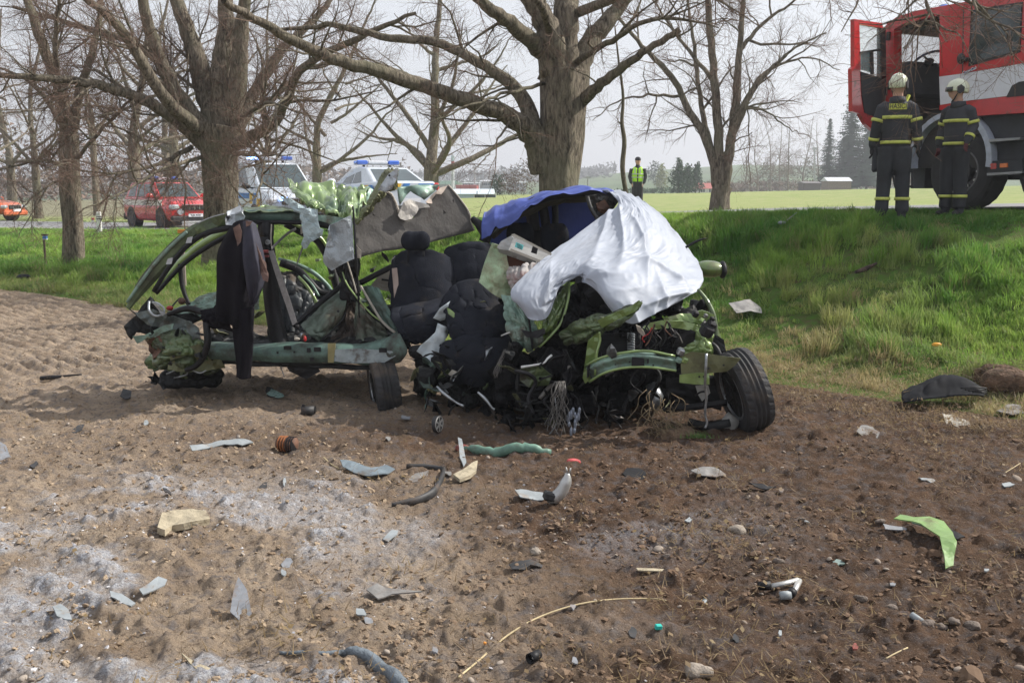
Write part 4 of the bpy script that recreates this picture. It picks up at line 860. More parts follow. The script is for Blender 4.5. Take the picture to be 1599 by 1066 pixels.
    S = dict(w=1.77, body=[(-2.28, .40, .80, 1.06, .72, .80, .74, .01), (-2.1, .28, .78, 1.10, .80, .86, .80, .01), (-1.35, .24, .76, 1.09, .84, .885, .82, .01), (.8, .22, .70, 1.0, .84, .885, .82, 0), (1.2, .23, .66, .93, .84, .88, .78, .03), (1.9, .26, .62, .82, .80, .86, .68, .03), (2.25, .34, .55, .68, .70, .76, .55, .02)],
             belt=(-1.85, 1.15, 1.02), roof=(-.85, .25, 1.46), wb=.84, wt=.62, win=[(.20, .44), (.47, .70)], r=.31, axles=(-1.32, 1.28), xf=2.25, xr=-2.28, lamp=.68, tail=.96, mx=.72, hiplate=True)
    root = car('police_car', 'silver police saloon with blue and yellow panels seen from behind above the torn green roof', 'car', S, sil, (0, 0, 0), 0)
    for k, m in enumerate((BLUP, YELP, BLUP)): side_strip(root, 'side_panel', -2.0+k*.30, -1.82+k*.30, .84, 1.0, .87, m, slant=.08, lift=.02)
    for k, (m, a, b_) in enumerate(((BLUP, .70, .52), (YELP, .46, .28), (BLUP, .22, .04), (BLUP, -.20, -.62))):
        MB().add([(-2.302, a, .90), (-2.302, b_, .90), (-2.302, b_-.06, 1.04), (-2.302, a-.06, 1.04), (-2.24, a, .90), (-2.24, b_, .90), (-2.24, b_-.06, 1.04), (-2.24, a-.06, 1.04)], [(0, 1, 2, 3), (7, 6, 5, 4), (0, 4, 5, 1), (1, 5, 6, 2), (2, 6, 7, 3), (3, 7, 4, 0)]).build('rear_panel', m, root)
    text('lettering', 'POLICIE', (-2.31, -.41, .97), (0, -1, 0), (0, 0, 1), .10, WHT, root)
    lightbar(root, -.15, 1.59, 1.25, None)
    root.location = (x, y, z); root.rotation_euler = (0, 0, R(120))
    # orange car cut by the left edge
    x, y = (-28-U0)/FPX*47, 47.; z = H(x, y)+.03
    S = dict(w=1.7, body=[(-1.9, .4, .7, .9, .7, .78, .72, 0), (-1.7, .26, .7, .92, .8, .85, .8, 0), (1.0, .24, .68, .92, .8, .85, .8, 0), (1.7, .28, .62, .8, .78, .82, .7, .02), (1.95, .34, .55, .68, .7, .74, .55, .02)],
             belt=(-1.75, .95, .92), roof=(-1.4, .2, 1.42), wb=.81, wt=.62, win=[(.12, .40), (.45, .72)], r=.3, axles=(-1.2, 1.22), xf=1.96, xr=-1.9, lamp=.62, tail=.8, mx=.6, bump=org)
    car('parked_car', 'orange car cut off by the left edge of the photo', 'car', S, org, (x, y, z), R(-10))
vehicles()

# ------------------------------------------------------------------ the fire engine on the right
def fire_engine():
    A = Vector((6.25, 14.15, 0)); A.z = H(A.x, A.y)+.055; F = Vector((-.457, .889, 0)).normalized(); N = Vector((-.889, -.457, 0)).normalized(); Z = Vector((0, 0, 1))
    root = thing('fire_engine', 'large red and white fire engine with its cab door open at the right edge', 'fire engine', tuple(A))
    W = 2.45
    def T(u, v, off=0): return hit(u, v, A+N*off, N)
    def loc(a, off, z): return A+F*a+N*off+Z*z
    red = mat('engine_red', (.50, .016, .020), .35, var=.08, coat=.8, dirt=.15); whi = mat('engine_white', (.66, .68, .74), .35, var=.05, coat=.6); navy = mat('engine_dark', (.028, .032, .04), .6, var=.2); gry = mat('step_metal', (.34, .36, .39), .4, .7, var=.1)
    trim = mat('cab_trim', (.035, .037, .042), .8, var=.2, scale=5); clear = mat('clear_pane', (.62, .72, .72), .03, alpha=.28, coat=.5); tint = mat('tinted_pane', (.03, .05, .055), .04, alpha=.82, coat=1)
    def slab(nm, px, m, th=.05, off=0, parent=root, plane=None):
        f = plane or (lambda u, v: T(u, v, off)); n = N if plane is None else plane.n
        pts = [f(u, v) for u, v in px]; k = len(pts); vs = pts+[p-n*th for p in pts]; fs = [tuple(range(k)), tuple(reversed(range(k, 2*k)))]+[(i, (i+1) % k, k+(i+1) % k, k+i) for i in range(k)]
        return MB().add(vs, fs).build(nm, m, parent)
    # near side of the cab, split round the open door and the rear window
    slab('roof_edge', [(1384, 38), (1400, 27), (1430, 17), (1514, 2), (1599, -13), (1760, -44), (1760, -10), (1620, 0), (1599, 4), (1516, 13), (1467, 24), (1440, 30), (1410, 38), (1396, 46)], red, .10)
    slab('front_pillar', [(1383, 38.5), (1396, 46.5), (1396, 130), (1400, 192), (1381, 200), (1382, 120)], red, .16)
    slab('centre_pillar', [(1467, 24.5), (1504.5, 15.5), (1503, 115), (1467, 119.5)], red, .10)
    d = slab('rear_door', [(1505.5, 15.4), (1599, -1), (1640, -9), (1640, 90), (1599, 98.5), (1504, 114.6)], red, .05, .012)
    slab('door_frame', [(1516, 16), (1597, 3), (1593, 82), (1512, 104)], BLK, .03, .020, d); slab('rear_window', [(1519, 19), (1595, 6.5), (1591, 79), (1515, 100)], tint, .01, .028, d)
    slab('door_edge', [(1503.5, 15.4), (1505.3, 15.4), (1503.4, 158), (1501.6, 158)], BLK, .05, .004)
    MB().ball(T(1500.5, 92, .06), (.055, .055, .075)).ball(T(1508, 93, .05), (.06, .04, .03)).build('door_handle', BLK, root, True)
    slab('white_band', [(1466.5, 120), (1503, 115.2), (1599, 99.3), (1660, 88.6), (1660, 139), (1599, 147), (1500, 158.6), (1468, 164)], whi, .06, .006)
    slab('lower_panel', [(1467, 164.6), (1500, 159), (1599, 147.6), (1660, 139.6), (1660, 172), (1599, 176.5), (1525, 181), (1508, 178), (1495, 174.5), (1478, 172), (1467, 172)], red, .08)
    slab('wheel_house', [(1425, 215), (1436, 190), (1456, 178), (1480, 173), (1500, 176), (1518, 186), (1530, 203), (1540, 240), (1541, 262), (1420, 262)], BLK, .9, -.12)
    slab('side_vent', [(1571, 152), (1580, 134), (1591, 128), (1620, 124), (1620, 145), (1599, 149.5)], BLK, .03, .014)
    pl = slab('nameplate', [(1505, 112.5), (1523, 104.5), (1523.5, 108), (1505, 115.8)], mat('navy_plate', (.02, .04, .14), .4), .01, .02); text('plate_lettering', 'CrewCab', T(1514, 110.2, .034), T(1523, 106.3)-T(1505, 114), Z, .06, WHT, pl)
    # steps, tank and lamps under the crew cab
    slab('underframe', [(1533, 182), (1599, 177), (1700, 172), (1700, 240), (1600, 248), (1542, 251)], navy, .8, -.10)
    st = slab('step_box', [(1541, 252), (1596, 249), (1597, 266), (1542, 270)], navy, .5, .0)
    slab('step_tread', [(1544, 217.5), (1593, 214.5), (1593, 218.2), (1544, 221.8)], gry, .22, .03); slab('step_tread', [(1541, 270.4), (1596, 267), (1596, 270.5), (1541, 274.4)], gry, .22, .03)
    for u, v in ((1549, 257.5), (1553.5, 257.2), (1549, 262), (1553.5, 261.6)): MB().tube([T(u, v, .0), T(u, v, .02)], .022, 10).build('red_reflector', REDL, st)
    slab('orange_lamp', [(1561, 255.5), (1572.5, 254.8), (1572.5, 261.4), (1561, 262)], mat('amber_lens', (.75, .18, .02), .2, coat=1), .02, .02, st)
    # wheel arch trim: a pale curved lip
    O = T(1481, 252); arc = []
    for k in range(25): an = R(-8+196*k/24); arc.append(O+F*(-math.cos(an))*.63+Z*math.sin(an)*.62)
    m = MB(); b = 0
    for k, p in enumerate(arc):
        dr = (p-O); dr.normalize(); m.v += [p+N*.03, p+dr*.075+N*.02, p+dr*.075-N*.12, p-N*.12]
    for k in range(24):
        for j in range(4): m.f.append((k*4+j, k*4+(j+1) % 4, (k+1)*4+(j+1) % 4, (k+1)*4+j))
    m.f += [(0, 1, 2, 3), (96, 97, 98, 99)]; m.build('wheel_arch_lip', mat('arch_white', (.40, .44, .52), .4), root, False)
    # wheels, built flat then turned to the axle direction
    def big_wheel(c, r=.535, wd=.36):
        Q = Matrix((F, N, Z)).transposed(); prof = [(r*.56, -.5), (r*.60, -.56), (r*.86, -.52), (r*.96, -.45), (r, -.36), (r, .36), (r*.96, .45), (r*.86, .52), (r*.60, .56), (r*.56, .5)]; n = 48; vs = []; fs = []
        for i in range(n):
            a = 2*math.pi*i/n
            for j, (q, w_) in enumerate(prof): lug = .985 if (i % 2 and j in (3, 4, 5, 6)) else 1; vs.append(c+Q@Vector((q*lug*math.cos(a), w_*wd, q*lug*math.sin(a))))
        k = len(prof)
        for i in range(n):
            for j in range(k): fs.append((i*k+j, ((i+1) % n)*k+j, ((i+1) % n)*k+(j+1) % k, i*k+(j+1) % k))
        ty = mesh('wheel', vs, fs, RUB, root, False); dark = mat('dark_rim', (.06, .06, .065), .5, .5, var=.3)
        MB().tube([c-N*.1, c+N*.05], r*.57, 30).build('rim', dark, ty); m = MB(); vs = []; 
        for i in range(n):
            a = 2*math.pi*i/n
            for q, w_ in ((r*.52, .10), (r*.57, .17), (r*.575, .20), (r*.54, .2)): vs.append(c+Q@Vector((q*math.cos(a), w_, q*math.sin(a))))
        m.add(vs, [(i*4+j, ((i+1) % n)*4+j, ((i+1) % n)*4+(j+1) % 4, i*4+(j+1) % 4) for i in range(n) for j in range(4)]); m.build('rim_ring', mat('worn_rim', (.16, .16, .165), .5, .5, var=.2), ty, True)
        MB().tube([c+N*.04, c+N*.13, c+N*.15], [r*.28, r*.22, r*.14], 20).build('hub', dark, ty)
        for k in range(10): a = 2*math.pi*k/10; MB().tube([c+Q@Vector((r*.38*math.cos(a), .05, r*.38*math.sin(a))), c+Q@Vector((r*.38*math.cos(a), .09, r*.38*math.sin(a)))], .02, 6).build('wheel_nut', ALU, ty)
    big_wheel(loc(0, -.22, .535)); big_wheel(loc(0, -W+.22, .535))
    big_wheel(loc(-1.42, -.22, .535)); big_wheel(loc(-1.42, -W+.22, .535))
    MB().box(loc(.9, -.5, .55), (.25, .5, .5), Matrix((F, N, Z)).transposed()).build('front_corner', navy, root)
    # far side, roof, front wall with the windscreen
    zt = T(1467, 22).z-A.z; Q = Matrix((F, N, Z)).transposed(); aH = (T(1388, 100)-A).dot(F); aF = aH+.30
    zw0 = hit(1430, 103, A+F*aF, F).z-A.z; zw1 = hit(1430, 56, A+F*aF, F).z-A.z
    def bx(nm, a0, a1, o0, o1, z0, z1, m, bev=0, parent=root): return MB().box(loc((a0+a1)/2, (o0+o1)/2, (z0+z1)/2), (abs(a1-a0), abs(o1-o0), abs(z1-z0)), Q, bev).build(nm, m, parent)
    bx('roof', -1.75, aH+.05, -.12, -W+.1, zt-.06, zt+.06, red, .03)
    bx('roof_front', aH+.05, aF+.02, -.12, -W+.1, zw1+.06, zt-.02, red, .05)
    bx('headliner', -2.6, aH, -.11, -W+.16, zw1+.10, zt-.065, trim); bx('sun_visor', aF-.22, aF-.16, -.25, -1.15, zw1-.03, zw1+.12, mat('visor', (.30, .28, .26), .8)); bx('sun_visor', aF-.22, aF-.16, -1.3, -2.2, zw1-.03, zw1+.12, mat('visor', (.30, .28, .26), .8))
    fr = bx('front_wall', aF-.03, aF+.05, -.1, -W+.1, .55, zw0, navy, .03); bx('windscreen', aF-.005, aF+.005, -.12, -W+.12, zw0, zw1+.06, clear)
    bx('dashboard', aF-.55, aF-.03, -.18, -W+.18, zw0-.55, zw0-.02, trim, .06); bx('cab_floor', -2.6, aF-.03, -.14, -W+.14, .62, .80, trim)
    bx('far_wall', -1.75, aH, -W+.04, -W+.1, .7, 1.75, red); bx('far_wall_top', -1.75, aH, -W+.04, -W+.1, zt-.4, zt-.06, red)
    for a in (-1.7, -.55, aH-.05): bx('far_pillar', a-.06, a+.06, -W+.04, -W+.1, 1.7, zt-.3, red)
    pass
    aE = (T(1640, 60)-A).dot(F); bx('rear_panel', aE, -1.80, 0, -.08, .80, zt, red); bx('rear_wall', -1.80, -1.74, 0, -W+.04, .62, zt+.02, red)
    sc_ = T(1451, 96, -.52); ax = (F*.5+Z*.85-N*.1).normalized(); a1 = ax.orthogonal().normalized(); a2 = ax.cross(a1); ring = [sc_+(a1*math.cos(t)+a2*math.sin(t))*.235 for t in np.linspace(0, 2*math.pi, 25)]
    sw = MB().tube(ring, .019, 7, cap=False).build('steering_wheel', mat('wheel_rim_navy', (.03, .035, .07), .5), root, True); MB().ball(sc_, (.07, .07, .05)).tube([sc_, sc_+F*.35-Z*.3], .04, 8).tube([sc_-a1*.22, sc_+a1*.22], .015, 6).build('wheel_spokes', BLK, sw)
    for (a, o) in ((.25, -.62), (.25, -1.85), (-1.25, -.55), (-1.25, -1.2), (-1.25, -1.9)):
        s = MB().box(loc(a-.1, o, 1.02), (.5, .48, .14), Q, .05).box(loc(a-.38, o, 1.42), (.14, .48, .75), Q, .06).box(loc(a-.38, o, 1.92), (.12, .30, .24), Q, .06).build('seat', mat('cab_seat', (.10, .11, .12), .8), root)
    # open door, hinged at the front pillar
    Hp = T(1386, 100); Dd = Vector((-.73, -.68, 0)).normalized(); Dn = Vector((-Dd.y, Dd.x, 0)); Dn = Dn if Dn.dot(Vector((0, -1, 0))) > 0 else -Dn
    class PL:
        n = Dn
        def __init__(s, off): s.off = off
        def __call__(s, u, v): return hit(u, v, Hp+Dn*s.off, Dn)
    p0 = PL(0); p1 = PL(.012); p2 = PL(-.02)
    door = slab('open_door', [(1330, 108), (1344, 111.5), (1346, 150), (1350, 176), (1366, 183), (1384, 190), (1383, 205), (1365, 205), (1352, 194), (1343, 178), (1331, 174)], red, .06, plane=p0)
    slab('door_post', [(1334, 30), (1342, 38), (1344, 111), (1330, 107.5), (1334, 104)], red, .06, plane=p0, parent=door); slab('door_top_rail', [(1334.5, 30), (1378, 36.5), (1379, 44.5), (1342.2, 38)], red, .06, plane=p0, parent=door)
    slab('door_post', [(1376, 44), (1383, 44), (1385, 190), (1377, 188)], BLK, .07, plane=p0, parent=door)
    slab('door_trim', [(1344.6, 111.8), (1376, 122), (1377, 187), (1350.5, 176), (1346.5, 150)], trim, .05, plane=p1, parent=door)
    slab('door_glass', [(1342.4, 38.6), (1375.8, 44.4), (1375.8, 121.4), (1344.2, 111)], clear, .008, plane=p2, parent=door)
    slab('window_bar', [(1343.5, 81), (1375.5, 76), (1375.5, 79.5), (1343.5, 84)], BLK, .02, plane=p1, parent=door); slab('quarter_post', [(1360, 82), (1364, 81), (1365, 117), (1361, 116)], BLK, .02, plane=p1, parent=door)
    slab('door_mirror', [(1345, 84), (1359, 81.6), (1360, 113), (1346, 109)], mat('mirror_glass', (.14, .20, .24), .1, .3), .02, plane=PL(-.16), parent=door)
    for v in (70, 150): MB().box(Hp+Z*((150-v)/100-.4), (.06, .06, .12), Q).build('hinge', BLK, door)
    # roof lamp and air horn
    lr = loc(aH-.55, -.45, zt+.02); MB().box(lr+Z*.03, (.34, .34, .06), Q, .02).build('beacon_base', WHT, root); MB().tube([lr+Z*.06, lr+Z*.14, lr+Z*.19], [.12, .11, .05], 16).build('beacon', mat('blue_beacon', (.04, .13, .55), .15), root, True)
    MB().box(loc(aH-1.5, -.6, zt+.10), (1.2, .5, .12), Q, .05).build('roof_locker', WHT, root)
    # step bracket seen below the door
    a = P(1405, 262, 14.4); MB().tube([P(1393, 268, 14.4), P(1398, 292, 14.4), P(1424, 291, 14.4), P(1424, 270, 14.5)], .018, 7).build('grab_bracket', BLK, root)
    MB().bar(loc(-1.0, -W*.5, .55), loc(.6, -W*.5, .55), .7, .25).build('chassis', BLK, root); text('mudflap_text', 'SCANIA', loc(-.98, -.22, .40), -F, Z, .10, WHT, root)
fire_engine()
# ------------------------------------------------------------------ people
def person(name, label, foot, height, face, mats, pose, helmet=None, cat='person', group=None):
    """joints given in (right, forward, up) as fractions of the height; the body is one skin grown from tapered volumes"""
    foot = Vector(foot); f = Vector((math.cos(face), math.sin(face), 0)); r = Vector((math.sin(face), -math.cos(face), 0)); Z = Vector((0, 0, 1)); h = height
    W = lambda p: foot+(r*p[0]+f*p[1]+Z*p[2])*h
    root = thing(name, label, cat, tuple(foot), group); mb = MB(); axes = []
    def limb(pts, rad, mi, n=12, flat=1):
        q = [W(p) for p in pts]; mb.tube(q, [x*h for x in rad], n, flat, upv=r); 
        for a, b in zip(q[:-1], q[1:]): axes.append((a, b, max(rad)*h, mi))
    def blob(c, rr, mi):
        Q = Matrix((r, f, Z)).transposed(); mb.ball(W(c), [x*h for x in rr], 16, 12, Q); axes.append((W(c), W(c)+Z*.001, max(rr)*h, mi))
    J = pose
    # torso: stacked ovals joined into one trunk
    for c, rr in J['torso']: blob(c, rr, 0)
    for k in range(len(J['torso'])-1):
        (c0, r0), (c1, r1) = J['torso'][k], J['torso'][k+1]
        for t in (.33, .66): blob([c0[i]+(c1[i]-c0[i])*t for i in range(3)], [r0[i]+(r1[i]-r0[i])*t for i in range(3)], 0)
    for a in J['arms']: limb(a[0], a[1], 0, 12)
    for l in J['legs']: limb(l[0], l[1], 1, 14)
    for b in J['boots']: limb(b[0], b[1], 2, 12)
    limb([J['neck'], J['head']], [.036, .034], 3)
    hc = J['head']; hf = J.get('hdir', 0); blob(hc, (.043, .053, .066), 3); hd = lambda dx, dy, dz: (hc[0]+dx*math.cos(hf)+dy*math.sin(hf), hc[1]-dx*math.sin(hf)+dy*math.cos(hf), hc[2]+dz)
    blob(hd(0, .012, -.035), (.030, .036, .030), 3); blob(hd(0, .056, -.010), (.0085, .014, .014), 3); blob(hd(0, .046, -.034), (.016, .010, .006), 3); blob(hd(0, .046, .012), (.028, .010, .007), 3)
    for s in (1, -1): blob(hd(s*.043, -.002, -.004), (.007, .013, .019), 3)
    for hnd in J['hands']: blob(hnd['c'], hnd['r'], 4)
    body = remesh_obj('body', mb, mats[0], root, voxel=.0085*h, smooth_it=3)
    me = body.data; me.materials.clear(); [me.materials.append(m) for m in mats]
    # fingers: five separate bent chains rooted in each palm
    bm = bmesh.new(); bm.from_mesh(me); nf = len(bm.faces)
    fm = MB()
    for hnd in J['hands']:
        c = Vector(hnd['c']); d = Vector(hnd['d']).normalized(); s = Vector(hnd['s']).normalized(); n = d.cross(s)
        for k, (o, L) in enumerate(((-.016, .036), (-.0055, .042), (.005, .040), (.0145, .032))):
            p0 = c+s*o+d*.010; p1 = p0+d*L*.5; p2 = p1+(d*.85+n*hnd.get('curl', .5))*L*.38; p3 = p2+(d*.5+n*hnd.get('curl', .5)*1.5)*L*.3; fm.tube([W(p) for p in (p0, p1, p2, p3)], [.0060*h, .0056*h, .0052*h, .0042*h], 6)
        t0 = c-s*.014; t1 = t0-s*.014+d*.012; t2 = t1+d*.020-s*.003+n*.006; fm.tube([W(p) for p in (t0, t1, t2)], [.0075*h, .0066*h, .005*h], 6)
    bv = [bm.verts.new(v) for v in fm.v]
    for q in fm.f:
        try: fc = bm.faces.new([bv[i] for i in q]); fc.material_index = 4; fc.smooth = True
        except ValueError: pass
    for fc in list(bm.faces)[:nf] if False else [x for x in bm.faces if x.material_index == 0]:
        c = fc.calc_center_median(); best = 9; mi = 0
        for a, b, rr, m in axes:
            ab = b-a; t = max(0, min(1, (c-a).dot(ab)/max(ab.length_squared, 1e-9))); dd = (c-(a+ab*t)).length/rr
            if dd < best: best = dd; mi = m
        fc.material_index = mi
    bm.to_mesh(me); bm.free()
    return root, W, r, f, hd, h
def band(root, name, c, ax, ra, rb, wd, m, xdir, th=.006):
    """flat reflective strip running round a limb or the trunk"""
    ax = Vector(ax).normalized(); x = Vector(xdir); x = (x-ax*x.dot(ax)).normalized(); y = ax.cross(x); n = 28; v = []; fs = []
    for i in range(n):
        a = 2*math.pi*i/n; o = x*math.cos(a)*ra+y*math.sin(a)*rb; u = o.normalized()
        v += [Vector(c)+o-ax*wd/2, Vector(c)+o+u*th-ax*wd/2, Vector(c)+o+u*th+ax*wd/2, Vector(c)+o+ax*wd/2]
    for i in range(n):
        for j in range(4): fs.append((i*4+j, ((i+1) % n)*4+j, ((i+1) % n)*4+(j+1) % 4, i*4+(j+1) % 4))
    return mesh(name, v, fs, m, root, True)
def fire_helmet(root, W, hd, r, f, h, hf):
    hm = mat('helmet_cream', (.62, .66, .50), .3, var=.05, coat=.8); Z = Vector((0, 0, 1)); c = W(hd(0, -.004, .022))
    F2 = (W(hd(0, 1, 0))-W(hd(0, 0, 0))).normalized(); R2 = F2.cross(Z); Q = Matrix((R2, F2, Z)).transposed(); vs = []; fs = []; nu, nv = 24, 12; sc = h*.95
    for i in range(nv+1):
        for j in range(nu):
            b = 2*math.pi*j/nu; low = .62+.10*max(0, -math.sin(b))*0; an = math.pi*(i/nv)*(.60+.07*max(0, -math.sin(b))); x = .066*math.sin(an)*math.cos(b); y = .084*math.sin(an)*math.sin(b); z = .074*math.cos(an)
            if i == nv: x *= 1.06; y *= 1.10 if math.sin(b) > 0 else 1.04
            vs.append(c+Q@Vector((x, y, z))*sc)
    for i in range(nv):
        for j in range(nu): fs.append((i*nu+j, (i+1)*nu+j, (i+1)*nu+(j+1) % nu, i*nu+(j+1) % nu))
    o = mesh('helmet', vs, fs, hm, root, True, .006)
    for s in (1, -1):   # dark side plates
        cc = c+Q@Vector((s*.066, -.012, -.008))*sc; p = [(.00, .034), (.026, .018), (.024, -.022), (.004, -.036), (-.026, -.018), (-.028, .012)]
        MB().prism([(a*sc, b*sc) for a, b in p], cc-R2*s*.006, F2, Z, R2*.022).build('side_plate', mat('helmet_plate', (.03, .03, .035), .5), o)
    m = MB(); k = 9
    for i in range(k): a = math.pi*.5+(i/(k-1)-.5)*2.1; m.v += [c+Q@Vector((.070*math.cos(a), .088*math.sin(a), .010))*sc, c+Q@Vector((.072*math.cos(a), .092*math.sin(a), -.022))*sc]
    for i in range(k-1): m.f.append((2*i, 2*i+2, 2*i+3, 2*i+1))
    m.build('visor', mat('visor_dark', (.05, .05, .05), .15, alpha=.9), o, True, .004)
    MB().tube([c+Q@Vector((0, -.078, .0))*sc, c+Q@Vector((0, -.060, .052))*sc, c+Q@Vector((0, 0, .078))*sc, c+Q@Vector((0, .062, .054))*sc], .008, 6).build('comb', hm, o, True)
    ch = MB().tube([W(hd(.046, .0, -.01)), W(hd(.034, .022, -.058)), W(hd(0, .034, -.074)), W(hd(-.034, .022, -.058)), W(hd(-.046, 0, -.01))], .008, 6).build('chin_strap', mat('strap_black', (.02, .02, .02), .8), root, True)
def firefighters():
    cloth = mat('turnout_cloth', (.030, .032, .040), .85, var=.3, scale=3, bump=.5, bscale=7); cloth2 = mat('turnout_trousers', (.026, .028, .035), .85, var=.3, scale=3, bump=.5, bscale=6); boot = mat('boot_black', (.012, .012, .013), .5); skin = mat('skin', (.46, .27, .20), .6, sub=.1); glove = mat('glove_black', (.014, .014, .016), .8)
    yel = mat('reflective_yellow', (.52, .55, .12), .6, var=.15, scale=20); pan = mat('panel_yellow', (.62, .64, .10), .6)
    M = [cloth, cloth2, boot, skin, glove]
    # back view, arms hanging clear of the body
    d = 12.9; g = P(1392, 330, d); g.z = H(g.x, g.y)
    hgt = (P(1392, 116, d).z-g.z)*1.0; h = hgt/1.0
    pose = dict(torso=[((0, 0, .53), (.092, .068, .05)), ((0, 0, .60), (.094, .070, .07)), ((0, -.004, .70), (.102, .072, .07)), ((0, -.006, .765), (.098, .064, .05)), ((0, -.004, .80), (.062, .05, .035))],
                arms=[([(s*.060, -.002, .795), (s*.098, -.002, .772), (s*.130, -.010, .66), (s*.148, .012, .535), (s*.150, .018, .505)], [.034, .042, .036, .030, .027]) for s in (1, -1)],
                legs=[([(s*.050, 0, .50), (s*.060, .006, .30), (s*.066, .0, .13), (s*.068, 0, .06)], [.066, .052, .046, .047]) for s in (1, -1)],
                boots=[([(s*.068, 0, .09), (s*.068, -.01, .03), (s*.070, .02, .02), (s*.078, .085, .017)], [.034, .032, .028, .022]) for s in (1, -1)],
                neck=(0, 0, .82), head=(.0, .006, .915), hdir=.25,
                hands=[dict(c=(s*.152, .022, .478), r=(.016, .021, .030), d=(0, .1, -1), s=(0, 1, 0), curl=.5*s) for s in (1, -1)])
    face = math.atan2(d, g.x)+.05
    root, W, r, f, hd, h = person('person', 'firefighter with his back turned, yellow HASIČI panel on the jacket, facing the open cab', g, h, face, M, pose, group=None)
    fire_helmet(root, W, hd, r, f, h, .25); Z = Vector((0, 0, 1))
    MB().tube([W((0, -.0, .80)), W((0, .0, .845))], [.060*h, .052*h], 16).build('collar', cloth, root, True)
    band(root, 'reflective_band', W((0, -.003, .705)), Z, .1075*h, .077*h, .024*h, yel, r); band(root, 'reflective_band', W((0, 0, .535)), Z, .0985*h, .074*h, .022*h, yel, r)
    for s in (1, -1):
        band(root, 'sleeve_band', W((s*.125, -.008, .685)), W((s*.098, -.002, .772))-W((s*.130, -.010, .66)), .0415*h, .0415*h, .022*h, yel, f); band(root, 'sleeve_band', W((s*.144, .006, .56)), W((s*.130, -.01, .66))-W((s*.148, .012, .535)), .034*h, .034*h, .020*h, yel, f)
        band(root, 'trouser_band', W((s*.0655, .0, .145)), Z, .0495*h, .0495*h, .022*h, yel, r)
    p = W((0, -.082, .775)); w_ = .058*h; MB().box(p, (w_*2, .012, .040*h), Matrix((r, f, Z)).transposed()).build('back_panel', pan, root); text('lettering', 'HASIČI', p-f*.009, r, Z, .047*h, INK, root, squash=.78)
    MB().tube([W((.05, .03, .80)), W((.075, .07, .86))], .012*h, 8).build('shoulder_light', mat('torch_yellow', (.5, .55, .05), .5), root)
    # side view, looking left
    d = 13.0; g = P(1486, 329, d); g.z = H(g.x, g.y); hgt = P(1486, 125, d).z-g.z; h = hgt
    pose = dict(torso=[((0, 0, .53), (.088, .070, .05)), ((0, 0, .60), (.090, .074, .07)), ((0, .0, .70), (.098, .078, .07)), ((0, -.004, .765), (.092, .068, .05)), ((0, -.004, .80), (.06, .05, .035))],
                arms=[([(.055, -.004, .795), (.092, -.004, .772), (.120, -.022, .66), (.128, .006, .545), (.128, .012, .52)], [.034, .042, .036, .030, .027]), ([(-.055, -.004, .795), (-.092, -.004, .772), (-.120, -.018, .66), (-.115, .045, .56), (-.11, .055, .54)], [.034, .042, .036, .030, .027])],
                legs=[([(s*.046, 0, .50), (s*.054, .008, .30), (s*.056, -.004, .13), (s*.056, 0, .06)], [.064, .052, .045, .046]) for s in (1, -1)],
                boots=[([(s*.056, 0, .09), (s*.056, -.01, .03), (s*.06, .02, .02), (s*.066, .085, .017)], [.034, .032, .028, .022]) for s in (1, -1)],
                neck=(0, .004, .82), head=(0.008, .018, .915), hdir=.95,
                hands=[dict(c=(.129, .018, .492), r=(.016, .021, .030), d=(0, .15, -1), s=(0, 1, 0), curl=.5), dict(c=(-.112, .066, .52), r=(.016, .021, .028), d=(0, .4, -.9), s=(0, 1, .3), curl=-.5)])
    M2 = [cloth, cloth2, boot, skin, mat('glove_maroon', (.10, .02, .025), .8)]
    root, W, r, f, hd, h = person('person', 'firefighter in a cream helmet turned sideways by the front wheel of the fire engine', g, h, R(218), M2, pose)
    fire_helmet(root, W, hd, r, f, h, .95)
    MB().tube([W((0, -.0, .80)), W((0, .004, .845))], [.060*h, .050*h], 16).build('collar', cloth, root, True)
    band(root, 'reflective_band', W((0, 0, .70)), Z, .103*h, .083*h, .024*h, yel, r); band(root, 'reflective_band', W((0, 0, .535)), Z, .094*h, .076*h, .022*h, yel, r)
    for (a, b, c_) in (((.092, -.004, .772), (.120, -.022, .66), (.128, .006, .545)), ((-.092, -.004, .772), (-.120, -.018, .66), (-.115, .045, .56))):
        a, b, c_ = Vector(a), Vector(b), Vector(c_); band(root, 'sleeve_band', W(a.lerp(b, .75)), W(a)-W(b), .0415*h, .0415*h, .022*h, yel, f); band(root, 'sleeve_band', W(b.lerp(c_, .75)), W(b)-W(c_), .034*h, .034*h, .020*h, yel, f)
    for s in (1, -1): band(root, 'trouser_band', W((s*.0555, -.002, .145)), Z, .049*h, .049*h, .022*h, yel, r)
    # police officer by the road
    d = 36; g = P(995, 312, d); g.z = H(g.x, g.y); hgt = P(995, 244, d).z-g.z; h = hgt
    dk = mat('officer_jacket', (.022, .022, .028), .8, var=.2); M3 = [dk, mat('officer_trousers', (.02, .02, .026), .85, var=.2), boot, skin, skin]
